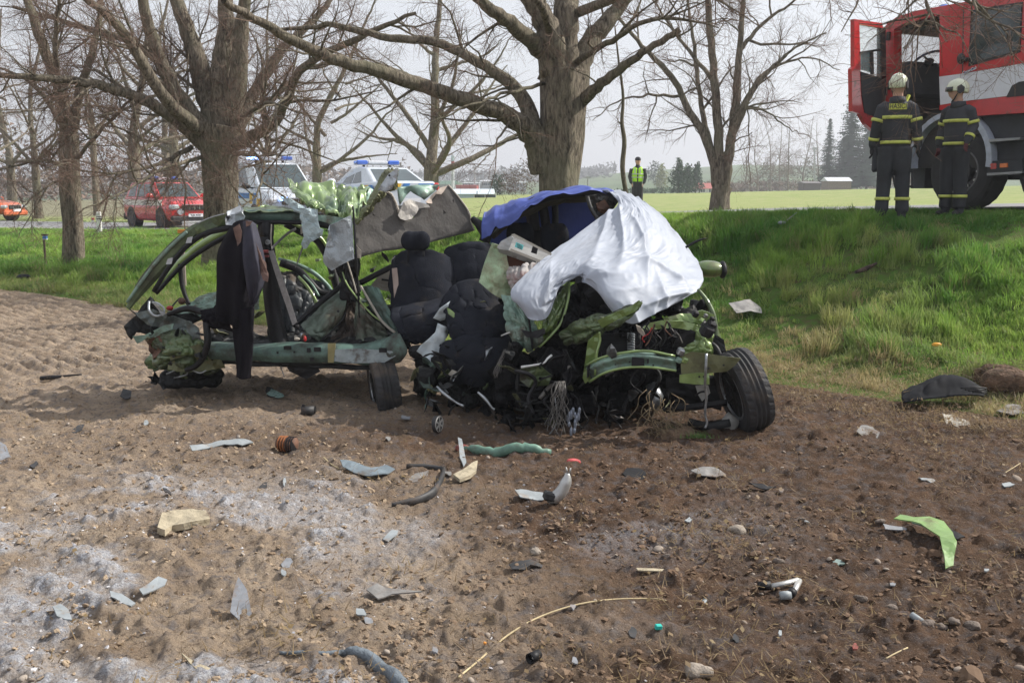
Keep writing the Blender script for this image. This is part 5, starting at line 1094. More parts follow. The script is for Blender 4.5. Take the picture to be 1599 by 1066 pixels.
    pose = dict(torso=[((0, 0, .53), (.078, .055, .05)), ((0, 0, .60), (.080, .058, .06)), ((0, 0, .70), (.092, .062, .07)), ((0, 0, .775), (.100, .056, .05)), ((0, 0, .81), (.065, .045, .03))],
                arms=[([(s*.098, 0, .79), (s*.135, .0, .66), (s*.112, .035, .565), (s*.10, .045, .55)], [.038, .032, .027, .025]) for s in (1, -1)],
                legs=[([(s*.044, 0, .50), (s*.052, .006, .29), (s*.054, .0, .12), (s*.054, 0, .06)], [.056, .044, .036, .034]) for s in (1, -1)],
                boots=[([(s*.054, 0, .08), (s*.054, -.005, .03), (s*.058, .02, .02), (s*.062, .08, .015)], [.030, .028, .024, .019]) for s in (1, -1)],
                neck=(0, 0, .82), head=(.0, .008, .915), hdir=-.3,
                hands=[dict(c=(s*.094, .052, .535), r=(.015, .02, .024), d=(-s*.4, .3, -1), s=(0, 1, 0), curl=.4*s) for s in (1, -1)])
    root, W, r, f, hd, h = person('person', 'police officer in a lime reflective vest and black cap beyond the road', g, h, R(-96), M3, pose)
    hv = mat('lime_vest', (.42, .80, .03), .6, emis=None, var=.1); gy = mat('vest_grey', (.5, .52, .5), .5)
    vs = []; fs = []; n = 26; rings = [(.575, .086, .066), (.62, .089, .069), (.68, .097, .072), (.74, .102, .070), (.79, .088, .062), (.822, .066, .052)]
    for z, a, b in rings:
        for j in range(n): t = 2*math.pi*(j+.5)/n+math.pi/2; vs.append(W((a*math.cos(t), b*math.sin(t), z-(.03*max(0, math.sin(t))**6 if z > .8 else 0))))
    for i in range(len(rings)-1):
        for j in range(n-1): fs.append((i*n+j, i*n+j+1, (i+1)*n+j+1, (i+1)*n+j))
    v = mesh('vest', vs, fs, hv, root, True, .008)
    band(root, 'reflective_band', W((0, 0, .645)), Z, .097*h, .077*h, .016*h, gy, r); band(root, 'reflective_band', W((0, 0, .70)), Z, .103*h, .079*h, .016*h, gy, r)
    for s in (1, -1): MB().bar(W((s*.045, .074, .70)), W((s*.05, .060, .80)), .03, .012, f).build('reflective_band', gy, root)
    c = W(hd(0, -.002, .03)); F2 = (W(hd(0, 1, 0))-W(hd(0, 0, 0))).normalized(); Q = Matrix((F2.cross(Z), F2, Z)).transposed()
    MB().ball(c, (.05*h, .06*h, .046*h), 16, 10, Q).ball(c+F2*.058*h-Z*.008*h, (.036*h, .035*h, .006*h), 12, 6, Q).build('cap', mat('cap_black', (.015, .015, .018), .8), root, True)
firefighters()
# ------------------------------------------------------------------ far buildings, roadside posts
def building(name, label, u, v, d, wpx, hpx, depth, wall, roof, rise=.25, cat='building', group=None, yaw=0, windows=(), overhang=.15):
    base = P(u, v, d); w_ = wpx/FPX*d; h = hpx/FPX*d; c = math.cos(yaw); s = math.sin(yaw); X = Vector((c, s, 0)); Y = Vector((-s, c, 0)); Q = Matrix((X, Y, Vector((0, 0, 1)))).transposed()
    root = thing(name, label, cat, tuple(base), group); hw = h*(1-rise); o = base+Y*depth/2
    MB().box(o+Vector((0, 0, hw/2-.4)), (w_, depth, hw+.8), Q).build('wall', wall, root)
    m = MB(); a = w_/2+overhang; b = depth/2+overhang; pts = [o-X*a-Y*b, o+X*a-Y*b, o+X*a+Y*b, o-X*a+Y*b]; zz = Vector((0, 0, 1))
    m.add([p+zz*(hw-.02) for p in pts]+[o-X*a+zz*h, o+X*a+zz*h], [(0, 1, 5, 4), (2, 3, 4, 5), (1, 2, 5), (3, 0, 4), (3, 2, 1, 0)]).build('roof', roof, root)
    for (fx, fz, ww, wh) in windows:
        p = o-Y*(depth/2)+X*w_*(fx-.5)+zz*hw*fz; f = MB().box(p, (ww+.12, .08, wh+.12), Q).build('window', mat('frame_white', (.7, .7, .7), .6), root); MB().box(p-Y*.045, (ww, .02, wh), Q).build('pane', GLS, f); MB().box(p-Y*.06, (.05, .02, wh), Q).build('glazing_bar', mat('frame_white', (.7, .7, .7), .6), f)
    return root
def far_things():
    pb = mat('pale_blue_wall', (.42, .52, .58), .7, var=.04, scale=1); gr = mat('pale_roof', (.52, .60, .66), .5, var=.05); wh = mat('white_wall', (.6, .6, .58), .8); rr = mat('red_roof', (.34, .10, .085), .7, var=.15); gy = mat('grey_wall', (.30, .31, .33), .8, var=.15, scale=.3); rd = mat('red_cladding', (.35, .07, .07), .7); dg = mat('dark_green_roof', (.06, .12, .08), .7); wd = mat('weathered_wood', (.20, .16, .13), .9, var=.25); lr = mat('light_roof', (.55, .57, .60), .6)
    b = building('industrial_shed', 'low pale blue shed with a white window between torn car roof and blue tarp', 726, 317.5, 82, 82, 22, 9, pb, gr, .34, windows=((.88, .55, 1.7, .55), (.57, .12, .5, .25)))
    d = 82; p = P(745, 308, d); MB().box(p+Vector((0, -.05, 0)), (.06, .06, 1.0)).build('wall_joint', INK, b)
    building('factory_hall', 'low red factory hall behind the pale blue shed', 728, 296, 190, 32, 7, 12, rd, rd, .1)
    building('factory_hall', 'dark green domed hall right of the patrol car tail lamp', 696, 292, 210, 30, 10, 14, gy, dg, .6)
    for k, (u, w_, h, dd) in enumerate(((735, 26, 9, 300), (768, 36, 11, 310), (806, 30, 10, 330), (780, 20, 8, 260))):
        building('factory_block', ['narrow grey factory block left in the hazy far row', 'widest hazy grey factory block in the far row', 'hazy grey factory block at the right end of the far row', 'low grey factory block in front of the hazy far row'][k], u, 294-k % 2, dd, w_, h, 15, gy, lr, .12, group='hazy factory blocks on the left skyline', windows=[(.15+.17*j, .55, 1.2, .9) for j in range(5)])
    d = 170; r = thing('chimney', 'tall thin red and white striped chimney behind the pale blue shed', 'chimney', tuple(P(707, 294, d)))
    zs = [294, 282, 272, 262, 252, 243]
    for k in range(5): MB().tube([P(707, zs[k], d), P(707, zs[k+1], d)], .28, 10).build('chimney_band', (lr, mat('chimney_grey', (.4, .42, .46), .7), lr, rd, pb)[k], r)
    building('garden_cabin', 'small cabin with a red roof behind the right tree trunk', 1103, 300, 150, 28, 14, 4, wh, rr, .62, windows=((.75, .45, .6, .5), (.3, .45, .6, .5)))
    building('hay_shed', 'weathered open shed with a pale roof left of the fire engine door', 1311, 291, 140, 36, 14, 3, wd, lr, .42)
    building('hay_shed', 'low dark shed half lost in the hazy brush, left of the pale roofed one', 1268, 291.5, 160, 26, 8, 3, mat('dark_wood', (.09, .075, .065), .9), mat('dark_roof', (.15, .14, .14), .8), .3)
    for k, (u, v0, v1, d, l) in enumerate(((918, 305, 277, 60, 'thin grey lamp post right of the central trunk'), (741, 292, 262, 200, 'thin distant lamp post above the pale blue shed'), (1272, 290, 232, 170, 'thin pale utility pole left of the spruces'))):
        r = thing('lamp_post', l, 'post', tuple(P(u, v0, d))); MB().tube([P(u, v0+3, d), P(u, v1, d)], .05*d/60, 6).build('pole', ALU, r); MB().box(P(u, v1, d), (.25*d/60, .12*d/60, .12*d/60)).build('head', ALU, r)
    # roadside posts
    def post(name, label, u, v0, v1, d, wpx, parts, cat='post', z=None):
        b = P(u, v0, d); b.z = min(H(b.x, b.y), b.z)-.1; t = P(u, v1, d); w_ = wpx/FPX*d; r = thing(name, label, cat, (b.x, b.y, b.z))
        m0 = parts[0]; MB().box((b+t)/2, (w_, w_*.7, (t-b).length), None, w_*.12).build('pole', m0, r)
        for nm, a, c, m, k in parts[1]:
            p = b.lerp(t, 1); L = (P(u, v0, d)-t).length; p = t+Vector((0, 0, -1))*L*(a+c)/2; MB().box(p, (w_*k, w_*k*.8, L*(c-a)), None, w_*.08).build(nm, m, r)
    wp = mat('post_white', (.72, .72, .70), .6); bk = mat('post_black', (.03, .03, .03), .6); br = mat('post_brown', (.10, .07, .05), .9); gyp = mat('post_grey', (.28, .23, .20), .9, var=.2)
    post('road_marker_post', 'white road marker post with a black band right of the slim trunk', 154.5, 365, 331, 29.5, 7.5, (wp, [('black_band', .20, .34, bk, 1.04), ('reflector', .23, .30, wp, 1.1)]))
    post('road_marker_post', 'small white post with a red top on the far side of the road', 145, 352, 340, 44, 3.6, (wp, [('red_cap', 0, .3, REDL, 1.05)]))
    post('reflector_stake', 'thin dark stake with a blue and white reflector left of the slim trunk', 70, 420, 366, 20, 3.0, (br, [('reflector', .04, .13, BLUP, 2.0), ('reflector', .13, .15, wp, 2.2), ('cap', -.01, .035, bk, 2.8)]))
    post('reflector_stake', 'grey stake with an orange topped blue reflector seen through the bent car frame', 286, 440, 360, 16.5, 5.5, (gyp, [('reflector', .06, .20, BLUP, 1.7), ('reflector', .06, .20, wp, .95*1.72), ('orange_cap', -.02, .05, mat('orange_plastic', (.6, .22, .02), .5), 2.6)]))
    # the air
    mh = bpy.data.materials.new('haze'); mh.use_nodes = True; nt = mh.node_tree; nt.nodes.remove(nt.nodes['Principled BSDF']); pv = nt.nodes.new('ShaderNodeVolumePrincipled'); pv.inputs['Color'].default_value = (.90, .93, 1, 1); pv.inputs['Density'].default_value = .0011; pv.inputs['Anisotropy'].default_value = .3
    nt.links.new(pv.outputs[0], nt.nodes['Material Output'].inputs['Volume'])
    o = MB().box((0, 700, 24), (6000, 4200, 76)).build('haze', mh); tag(o, kind='stuff', label='pale spring haze over the fields')
far_things()
# ------------------------------------------------------------------ the wrecked green car
def wreck():
    GP = mat('lime_paint', (.13, .20, .05), .32, .3, var=.18, scale=4, coat=.9, dirt=.25, dcol=(.10, .08, .05)); GB = mat('lime_paint_clean', (.23, .33, .11), .32, .25, var=.2, scale=5, coat=1, dirt=.12, dcol=(.16, .15, .08))
    GD = mat('dirty_green', (.085, .125, .05), .45, .3, var=.35, scale=6, coat=.4, dirt=.5, dcol=(.035, .028, .022)); TL = mat('primer_teal', (.095, .16, .135), .5, .25, var=.3, scale=7, dirt=.6, dcol=(.05, .04, .035)); TLC = mat('pale_teal', (.19, .29, .24), .45, .15, var=.2, scale=7, dirt=.4, dcol=(.10, .07, .05))
    DK = mat('dark_metal', (.017, .018, .019), .65, .1, var=.5, scale=7, bump=.6, bscale=25, spec=.25); BK = mat('black_trim', (.010, .010, .012), .55, var=.4, scale=6, spec=.3); SE = mat('seat_fabric', (.018, .020, .027), 1, var=.25, scale=5, bump=.25, bscale=120, dirt=.2, dcol=(.045, .04, .037), spec=.1); GYM = mat('bare_metal', (.34, .36, .38), .35, .8, var=.3, scale=9, dirt=.35, dcol=(.08, .07, .06))  # DK is a near black metal tone, slightly mottled
    HL = mat('roof_lining', (.105, .098, .092), .95, var=.2, scale=2.2, bump=.2, bscale=40, dirt=.12, dcol=(.05, .035, .03)); HLE = mat('lining_edge', (.42, .38, .33), .9, var=.2, scale=15); GL = mat('crazed_glass', (.40, .50, .53), .35, var=.12, scale=12, bump=.5, bscale=90, alpha=.93); AB = mat('airbag_cloth', (.55, .62, .66), .8, var=.1, scale=6, bump=.5, bscale=18)
    OL = mat('olive_metal', (.12, .125, .06), .45, .3, var=.3, scale=7, dirt=.4, dcol=(.04, .03, .025)); ST = mat('stained_panel', (.30, .40, .25), .5, .1, var=.15, scale=4, dirt=.75, dcol=(.17, .045, .035)); CR = mat('cream_trim', (.38, .35, .30), .8, var=.12, dirt=.15); BE = mat('belt_webbing', (.26, .25, .25), .85, var=.15, scale=30); BR = mat('rusty_brown', (.11, .055, .035), .8, var=.4, scale=9); RED = mat('red_plastic', (.35, .02, .02), .4); ORG = mat('orange_lens', (.6, .22, .02), .3); WIR = mat('pale_wire', (.15, .14, .13), .5, .2)
    root = thing('wrecked_car', 'torn open lime green car wreck standing on the edge of the tilled field', 'car', (0, 8.0, 0))
    PL = lambda nm, px, m, d, **k: plate(nm, [(u, v, d(u, v) if callable(d) else d) for u, v in px], m, root, **k)
    PI = lambda nm, pts, r, m, **k: pipe(nm, pts, r, m, root, **k)
    # ---- rear part: bent side frame
    PI('rear_pillar', [(200, 481, 8.55), (222, 447, 8.55), (250, 414, 8.53), (282, 380, 8.5), (312, 356, 8.48), (350, 346, 8.45), (392, 338, 8.42)], [.02, .055, .068, .062, .05, .045, .04], mat('pillar_green', (.10, .135, .07), .55, .2, var=.3, scale=6, dirt=.55, dcol=(.045, .04, .03)), n=6, flat=.5, smooth=False)
    PI('door_seal', [(240, 455, 8.47), (262, 420, 8.45), (288, 388, 8.43), (318, 366, 8.41), (352, 357, 8.38), (392, 349, 8.38)], [.020, .026], BK)
    PI('paint_edge', [(198, 472, 8.5), (234, 422, 8.5), (268, 384, 8.46), (292, 362, 8.44)], [.012, .016, .014], TLC, flat=.6)
    PL('roof_corner', [(304, 357), (318, 345), (350, 333), (360, 336), (352, 350), (330, 357), (308, 366)], GD, 8.42, amp=.02, seed=3)
    for (u, v) in ((264, 408), (295, 375)): PL('sticker', [(u-5, v+5), (u-2, v-4), (u+6, v-6), (u+4, v+4)], mat('sticker_grey', (.45, .47, .5), .5), 8.38, amp=.002, cuts=1)
    PI('far_frame', [(242, 452, 8.95), (262, 430, 8.95), (282, 409, 8.95), (322, 378, 8.9), (366, 356, 8.85)], [.016, .026, .034, .036], GB, flat=.7); PI('door_seal', [(244, 458, 8.9), (285, 414, 8.9), (325, 385, 8.85), (366, 363, 8.8)], [.018, .024], BK)
    PI('window_strut', [(281, 412, 8.92), (283, 436, 8.92), (288, 458, 8.9), (296, 476, 8.88)], [.020, .022, .018], BK)
    # ---- crushed tail
    loft('quarter_panel', [[(264, 488, 8.95), (300, 470, 8.9), (345, 452, 8.85), (405, 438, 8.8)], [(275, 492, 8.8), (310, 480, 8.75), (350, 468, 8.7), (405, 462, 8.7)], [(285, 498, 8.7), (320, 492, 8.66), (355, 486, 8.6), (405, 482, 8.6)]], TLC, 40, 20, root, .03, seed=4, smooth=False)
    PL('torn_bracket', [(194, 478), (214, 490), (222, 478), (236, 462), (244, 470), (243, 485), (262, 492), (300, 488), (318, 497), (300, 506), (270, 508), (248, 520), (236, 524), (214, 518), (206, 530), (199, 522), (193, 510), (205, 498), (213, 492)], DK, lambda u, v: 8.5+.001*(u-200), amp=.05, seed=5, cuts=4)
    PL('inner_skin', [(213, 488), (240, 482), (278, 497), (300, 503), (292, 518), (262, 516), (230, 506)], mat('grey_green_metal', (.13, .155, .15), .5, .3, var=.3, dirt=.3), 8.44, amp=.04, seed=6, cuts=4)
    PL('torn_strip', [(207, 525), (226, 523), (238, 517), (256, 508), (272, 505), (270, 514), (252, 520), (240, 528), (224, 531), (214, 537)], TLC, 8.36, amp=.02, seed=7)
    PI('trim_loop', [(233, 470, 8.4), (233, 484, 8.36), (242, 493, 8.34), (254, 491, 8.34), (256, 482, 8.36), (247, 474, 8.38), (238, 472, 8.4)], [.010], GYM); PL('bright_shard', [(238, 473), (246, 476), (258, 490), (254, 494), (246, 483)], GYM, 8.32, amp=.02, cuts=2)
    loft('wheel_house', [[(226, 530, 8.55), (262, 520, 8.45), (296, 515, 8.42), (322, 535, 8.5)], [(229, 545, 8.45), (262, 545, 8.22), (298, 540, 8.2), (326, 550, 8.42)], [(232, 560, 8.45), (265, 566, 8.22), (300, 562, 8.2), (330, 563, 8.42)], [(246, 574, 8.5), (275, 584, 8.38), (305, 582, 8.4), (352, 572, 8.5)]], GD, 60, 46, root, .10, (3, 3), 8, smooth=False)
    PL('wheel_house_edge', [(228, 530), (252, 524), (262, 530), (250, 552), (240, 562), (231, 548)], BR, 8.33, amp=.07, seed=9, cuts=4)
    PL('fold_of_metal', [(290, 500), (308, 512), (316, 534), (312, 545), (300, 532), (290, 518)], mat('grey_green_metal', (.13, .155, .15), .5), 8.28, amp=.04, seed=10)
    PL('punched_bracket', [(264, 556), (290, 543), (312, 536), (317, 545), (312, 550), (288, 556), (266, 563)], OL, 8.16, amp=.01, seed=11)
    for u, v in ((271, 556.5), (281, 552), (291, 547.5)): MB().tube([P(u, v, 8.15), P(u, v, 8.12)], .011, 12).build('punched_hole', BK, root)
    PL('lower_quarter', [(262, 566), (288, 558), (318, 548), (326, 560), (345, 562), (352, 574), (318, 580), (282, 580), (262, 576)], OL, 8.24, amp=.03, seed=12, cuts=4)
    PI('bumper_hose', [(320, 488, 8.2), (323, 512, 8.12), (324, 535, 8.1), (318, 556, 8.12), (306, 571, 8.14), (290, 578, 8.16)], [.028, .030, .026, .02], BK); PI('trim_strip', [(262, 491, 8.4), (290, 482, 8.35), (312, 486, 8.3), (322, 492, 8.2)], [.018, .03, .02], BK)
    m = MB(); [m.ball(P(u, v, d), r) for u, v, d, r in ((285, 590, 8.6, (.22, .25, .085)), (318, 592, 8.65, (.16, .22, .075)), (262, 584, 8.5, (.08, .1, .05)), (335, 582, 8.6, (.09, .1, .06)), (300, 580, 8.5, (.20, .18, .06)))]
    remesh_obj('axle_remains', m, DK, root, .016, 2, noise=.07, flat=True)
    PL('torn_undertray', [(229, 588), (240, 588), (258, 592), (272, 588), (270, 600), (258, 607), (250, 598), (236, 597)], DK, 8.42, amp=.05, seed=13, cuts=4)
    for k, q in enumerate([[(260, 584, 8.3), (285, 574, 8.25), (292, 584, 8.25), (272, 590, 8.3)], [(296, 576, 8.2), (312, 582, 8.18), (322, 578, 8.2)]]): PI('scraped_rod', q, [.007], GYM)
    PI('cable', [(266, 482, 8.6), (276, 470, 8.7), (284, 466, 8.7), (296, 480, 8.6), (308, 492, 8.5)], [.007], BK); MB().ball(P(265, 481, 8.5), (.03, .03, .022)).build('red_plug', RED, root, True); MB().ball(P(284, 470, 8.6), (.03, .05, .03)).build('lamp_holder', BR, root, True)
    # ---- sill and floor
    def dsill(u): return 8.28-(u-322)/(640-322)*.30
    rows = [[(u, vt, dsill(u)+.10) for u, vt in ((322, 534), (400, 537), (500, 535), (560, 538), (600, 528), (622, 518))], [(u, vt, dsill(u)) for u, vt in ((322, 538), (400, 541), (500, 540), (560, 542), (600, 534), (626, 524))], [(u, vt, dsill(u)-.035) for u, vt in ((322, 548), (400, 553), (500, 554), (560, 557), (600, 556), (636, 548))], [(u, vt, dsill(u)) for u, vt in ((322, 560), (400, 564), (500, 566), (560, 568), (600, 570), (626, 564))]]
    loft('sill', rows, TL, 90, 24, root, .012, (9, 2), 14, thick=.01)
    loft('sill_flange', [[(u, v, dsill(u)+.01) for u, v in ((330, 560), (400, 564), (500, 566), (600, 570), (622, 562))], [(u, v+9, dsill(u)+.03) for u, v in ((330, 558), (400, 562), (500, 566), (595, 568), (612, 564))]], DK, 50, 8, root, .02, (9, 1), 15)
    PL('sill_dent', [(520, 546), (560, 544), (612, 548), (618, 556), (600, 566), (552, 567), (520, 564), (512, 556)], mat('bare_primer', (.27, .32, .34), .5, .3, var=.25, dirt=.3, scale=10), lambda u, v: dsill(u)-.042, amp=.006, seed=16); PL('seam_sealer', [(512, 536), (524, 536), (521, 566), (512, 566)], mat('sealer', (.25, .22, .10), .7), lambda u, v: dsill(u)-.046, amp=.004, cuts=2)
    for (a, b, c, e) in ((443, 455, 540, 546), (479, 485, 543, 550), (490, 501, 542, 549), (592, 604, 543, 550), (484, 490, 558, 564), (432, 435, 549, 552), (458, 461, 548, 551)):
        u = (a+b)/2; PL('sill_opening', [(a, c), (b, c), (b, e), (a, e)], BK, dsill(u)-.05, amp=.001, cuts=0)
    loft('floor_pan', [[(322, 541, 8.35), (480, 541, 8.25), (625, 535, 8.1)], [(330, 520, 9.3), (480, 520, 9.3), (640, 515, 9.2)]], DK, 40, 30, root, .08, (6, 6), 17, smooth=False)
    PL('tow_bracket', [(446, 570), (495, 572), (500, 580), (488, 586), (478, 592), (466, 586), (452, 580)], BK, 8.2, amp=.02, seed=18); PI('hanging_strap', [(438, 571, 8.2), (441, 580, 8.15), (444, 588, 8.12)], [.012, .006], GYM, flat=.3)
    PI('far_sill', [(322, 545, 9.35), (480, 540, 9.3), (640, 530, 9.2)], [.06], GD, flat=.6)
    loft('far_side_inner', [[(418, 500, 9.35), (470, 478, 9.3), (560, 480, 9.3), (640, 470, 9.2)], [(418, 548, 9.3), (480, 545, 9.3), (560, 545, 9.2), (640, 545, 9.1)]], DK, 40, 20, root, .08, (5, 3), 19, smooth=False)
    # ---- roof rail, centre pillar, seat belt
    PI('roof_rail', [(356, 338, 8.45), (400, 337, 8.42), (440, 337, 8.42), (480, 340, 8.42), (506, 345, 8.45), (535, 352, 8.5)], [.05, .052, .052, .05, .036, .03], TL, n=12, flat=.7); loft('roof_rail_top', [[(378, 331, 8.35), (430, 330, 8.33), (478, 333, 8.35)], [(378, 325, 8.6), (430, 324, 8.58), (472, 327, 8.6)]], GD, 30, 10, root, .02, (5, 1), 20); PI('door_seal', [(384, 347, 8.36), (440, 347, 8.35), (480, 349, 8.36), (530, 357, 8.42)], [.018], BK)
    PI('grass_green_trim', [(402, 326, 8.7), (415, 322, 8.8), (432, 327, 8.7)], [.014], GB)
    loft('centre_pillar', [[(404, 346, 8.4), (415, 345, 8.34), (427, 347, 8.4)], [(406, 370, 8.38), (416, 370, 8.32), (425, 371, 8.38)], [(407, 392, 8.36), (417, 394, 8.3), (428, 394, 8.36)], [(411, 430, 8.4), (421, 432, 8.33), (432, 434, 8.4)], [(416, 480, 8.4), (427, 484, 8.35), (438, 486, 8.4)], [(424, 535, 8.35), (438, 540, 8.3), (452, 541, 8.35)]], BK, 14, 60, root, .01, (2, 6), 21, thick=.03)
    PI('pillar_edge', [(424, 350, 8.32), (423, 372, 8.31), (424, 385, 8.3)], [.006], CR); MB().tube([P(418, 378, 8.3), P(418, 378, 8.24)], .022, 10).build('belt_anchor', GYM, root); MB().box(P(413, 393, 8.26), (.075, .04, .028), None, .006).box(P(413, 400, 8.26), (.075, .04, .018), None, .004).build('belt_guide', mat('guide_red', (.22, .05, .05), .5), root)
    PL('seat_belt', [(419, 392), (427, 391), (440, 430), (452, 465), (464, 503), (457, 508), (444, 470), (431, 432)], BE, 8.2, thick=.004, amp=.003, cuts=2); PI('belt_strap', [(424, 388, 8.25), (436, 376, 8.5), (450, 364, 8.8), (462, 357, 9.0)], [.014], BE, flat=.25); PI('hanging_strap', [(479, 350, 8.7), (474, 380, 8.6), (466, 405, 8.6), (461, 418, 8.6)], [.010, .016, .008], BE, flat=.25)
    for k in range(9): r = random.Random(k); MB().ball(P(468+r.uniform(-8, 9), 518+r.uniform(-11, 12), 8.12+r.uniform(-.04, .05)), (r.uniform(.012, .03), .02, r.uniform(.012, .028)), 8, 6).build('buckle_piece', [BR, CR, RED, BK, BK, GYM, BR, BK, CR][k], root)
    PI('far_frame', [(446, 349, 9.2), (470, 361, 9.25), (494, 373, 9.3), (507, 390, 9.3), (516, 410, 9.3), (524, 440, 9.25), (533, 478, 9.2)], [.035, .04, .04, .045, .04, .03], BK, flat=.7); PI('far_frame_paint', [(450, 346, 9.2), (474, 357, 9.22), (498, 369, 9.27), (512, 388, 9.27), (520, 408, 9.25)], [.014, .018, .014, .018], GB)
    # ---- doors and trim folded into the cabin
    loft('folded_door', [[(430, 428, 8.95), (462, 425, 9.0), (500, 438, 9.0), (520, 455, 8.95)], [(428, 460, 8.8), (462, 450, 8.85), (490, 466, 8.85), (505, 478, 8.8)], [(432, 520, 8.7), (450, 520, 8.7), (470, 515, 8.7), (480, 520, 8.7)]], mat('door_dark', (.035, .042, .048), .5, var=.4, dirt=.3), 50, 40, root, .05, (3, 3), 22, smooth=False)
    PI('door_frame_edge', [(435, 404, 9.0), (462, 412, 9.0), (490, 426, 9.0), (512, 446, 9.0), (518, 456, 8.95)], [.014, .02, .016], TLC); PI('door_frame', [(438, 410, 8.98), (466, 422, 8.98), (484, 440, 8.9), (500, 456, 8.9), (518, 460, 8.9)], [.035, .03, .03], BK)
    PI('grab_rail', [(466, 432, 8.8), (480, 448, 8.75), (492, 468, 8.72), (494, 478, 8.72)], [.014, .018], GB, flat=.7); PI('grab_rail', [(474, 430, 8.85), (488, 445, 8.8), (498, 462, 8.76)], [.010], TLC)
    loft('door_skin', [[(468, 505, 8.5), (500, 478, 8.62), (534, 447, 8.72)], [(474, 514, 8.4), (508, 490, 8.45), (541, 468, 8.55)], [(484, 524, 8.38), (508, 512, 8.38), (536, 490, 8.5)], [(498, 533, 8.4), (512, 524, 8.42), (526, 512, 8.5)]], mat('door_inner_green', (.13, .17, .135), .45, .25, var=.2, dirt=.25, scale=4), 50, 36, root, .03, (3, 2), 23); PI('door_trim', [(458, 509, 8.4), (480, 489, 8.5), (508, 466, 8.6), (534, 444, 8.68), (540, 420, 8.7)], [.02, .026, .022], BK)
    MB().tube([P(528, 486, 8.40), P(528, 486, 8.37)], .012, 10).build('door_hole', BK, root); PI('weld_line', [(500, 532, 8.34), (515, 520, 8.36), (532, 502, 8.44), (540, 488, 8.5)], [.007], BK)
    loft('cabin_trim', [[(536, 450, 8.65), (552, 455, 8.6), (565, 470, 8.55)], [(530, 500, 8.55), (550, 500, 8.5), (575, 505, 8.5)], [(515, 536, 8.45), (550, 538, 8.4), (590, 535, 8.4)]], mat('brown_dark_trim', (.045, .035, .03), .7, var=.5, scale=5, dirt=.3), 40, 34, root, .07, (4, 3), 24, smooth=False)
    loft('post_bundle', [[(530, 398, 8.6), (545, 395, 8.5), (562, 400, 8.55)], [(528, 430, 8.62), (545, 432, 8.52), (560, 440, 8.55)], [(535, 468, 8.6), (548, 470, 8.5), (562, 475, 8.5)]], BK, 24, 30, root, .05, (4, 3), 25)
    PI('loose_rod', [(551, 322, 8.2), (553, 350, 8.2), (556, 400, 8.2), (559, 450, 8.22), (561, 496, 8.25)], [.008, .010, .006], BK); PI('pale_strip', [(541, 405, 8.42), (549, 430, 8.4), (557, 458, 8.38)], [.007], CR); PI('paint_edge', [(535, 425, 8.5), (541, 442, 8.45), (556, 463, 8.4), (580, 490, 8.38), (602, 506, 8.35), (618, 520, 8.3)], [.007, .008], GB); PI('pale_strip', [(563, 446, 8.4), (580, 475, 8.38), (597, 502, 8.34), (620, 522, 8.25)], [.010, .012], CR)
    loft('kick_panel', [[(562, 448, 8.5), (578, 446, 8.46), (592, 450, 8.46)], [(578, 478, 8.45), (592, 476, 8.4), (606, 480, 8.4)], [(600, 505, 8.36), (612, 504, 8.32), (620, 506, 8.3)], [(612, 520, 8.3), (617, 520, 8.28), (622, 520, 8.26)]], TL, 24, 34, root, .02, (2, 3), 26); loft('foot_well', [[(556, 470, 8.42), (575, 490, 8.4), (600, 512, 8.36)], [(553, 505, 8.38), (575, 515, 8.36), (606, 524, 8.32)], [(556, 538, 8.3), (580, 538, 8.28), (600, 532, 8.26)]], mat('foot_well_green', (.08, .10, .075), .6, .2, var=.4, scale=6, dirt=.5, dcol=(.06, .03, .025)), 34, 30, root, .05, (3, 3), 27)
    PL('cream_panel', [(578, 447), (590, 432), (612, 419), (614, 430), (613, 456), (596, 453)], CR, 8.75, amp=.01, seed=28); PL('cream_slot', [(596, 435), (612, 437), (612, 440), (596, 438)], BK, 8.72, amp=.001, cuts=0)
    PI('belt_bar', [(562, 442, 8.6), (585, 430, 8.58), (612, 416, 8.55)], [.026, .024], BK, flat=.6); c = P(622, 409, 8.55); MB().tube([c+Vector((math.cos(t)*.052, 0, math.sin(t)*.045)) for t in np.linspace(0, 6.283, 19)], .011, 7, cap=False).build('belt_loop', BE, root, True)
    # ---- seats
    def cushion(nm, pts, m=SE, amp=.01, seed=0):  # rows (u,v,d) front face plus a back at depth +.12
        o = loft(nm, pts, m, 36, 36, root, amp, (3, 3), seed, thick=.10); o.modifiers[0].offset = 1 if False else -1; return o
    cushion('seat_back', [[(626, 412, 8.62), (645, 402, 8.56), (672, 401, 8.54), (696, 410, 8.6)], [(620, 430, 8.55), (648, 430, 8.44), (676, 430, 8.44), (702, 436, 8.55)], [(620, 465, 8.48), (648, 465, 8.36), (680, 465, 8.36), (706, 470, 8.5)], [(624, 500, 8.42), (650, 500, 8.28), (682, 496, 8.3), (706, 492, 8.42)]], seed=30)
    cushion('seat_back', [[(708, 398, 8.72), (728, 388, 8.68), (752, 388, 8.68), (775, 398, 8.7)], [(700, 420, 8.66), (726, 418, 8.56), (752, 418, 8.56), (775, 425, 8.66)], [(702, 455, 8.6), (726, 455, 8.5), (752, 455, 8.5), (775, 460, 8.6)], [(708, 490, 8.5), (730, 490, 8.42), (752, 490, 8.42), (775, 490, 8.5)]], seed=31)
    cushion('seat_cushion', [[(624, 492, 8.42), (660, 480, 8.44), (706, 462, 8.5)], [(617, 502, 8.2), (660, 492, 8.2), (712, 478, 8.3)], [(622, 516, 8.12), (660, 505, 8.12), (715, 494, 8.22)], [(640, 530, 8.14), (668, 522, 8.15), (712, 508, 8.25)]], seed=32)
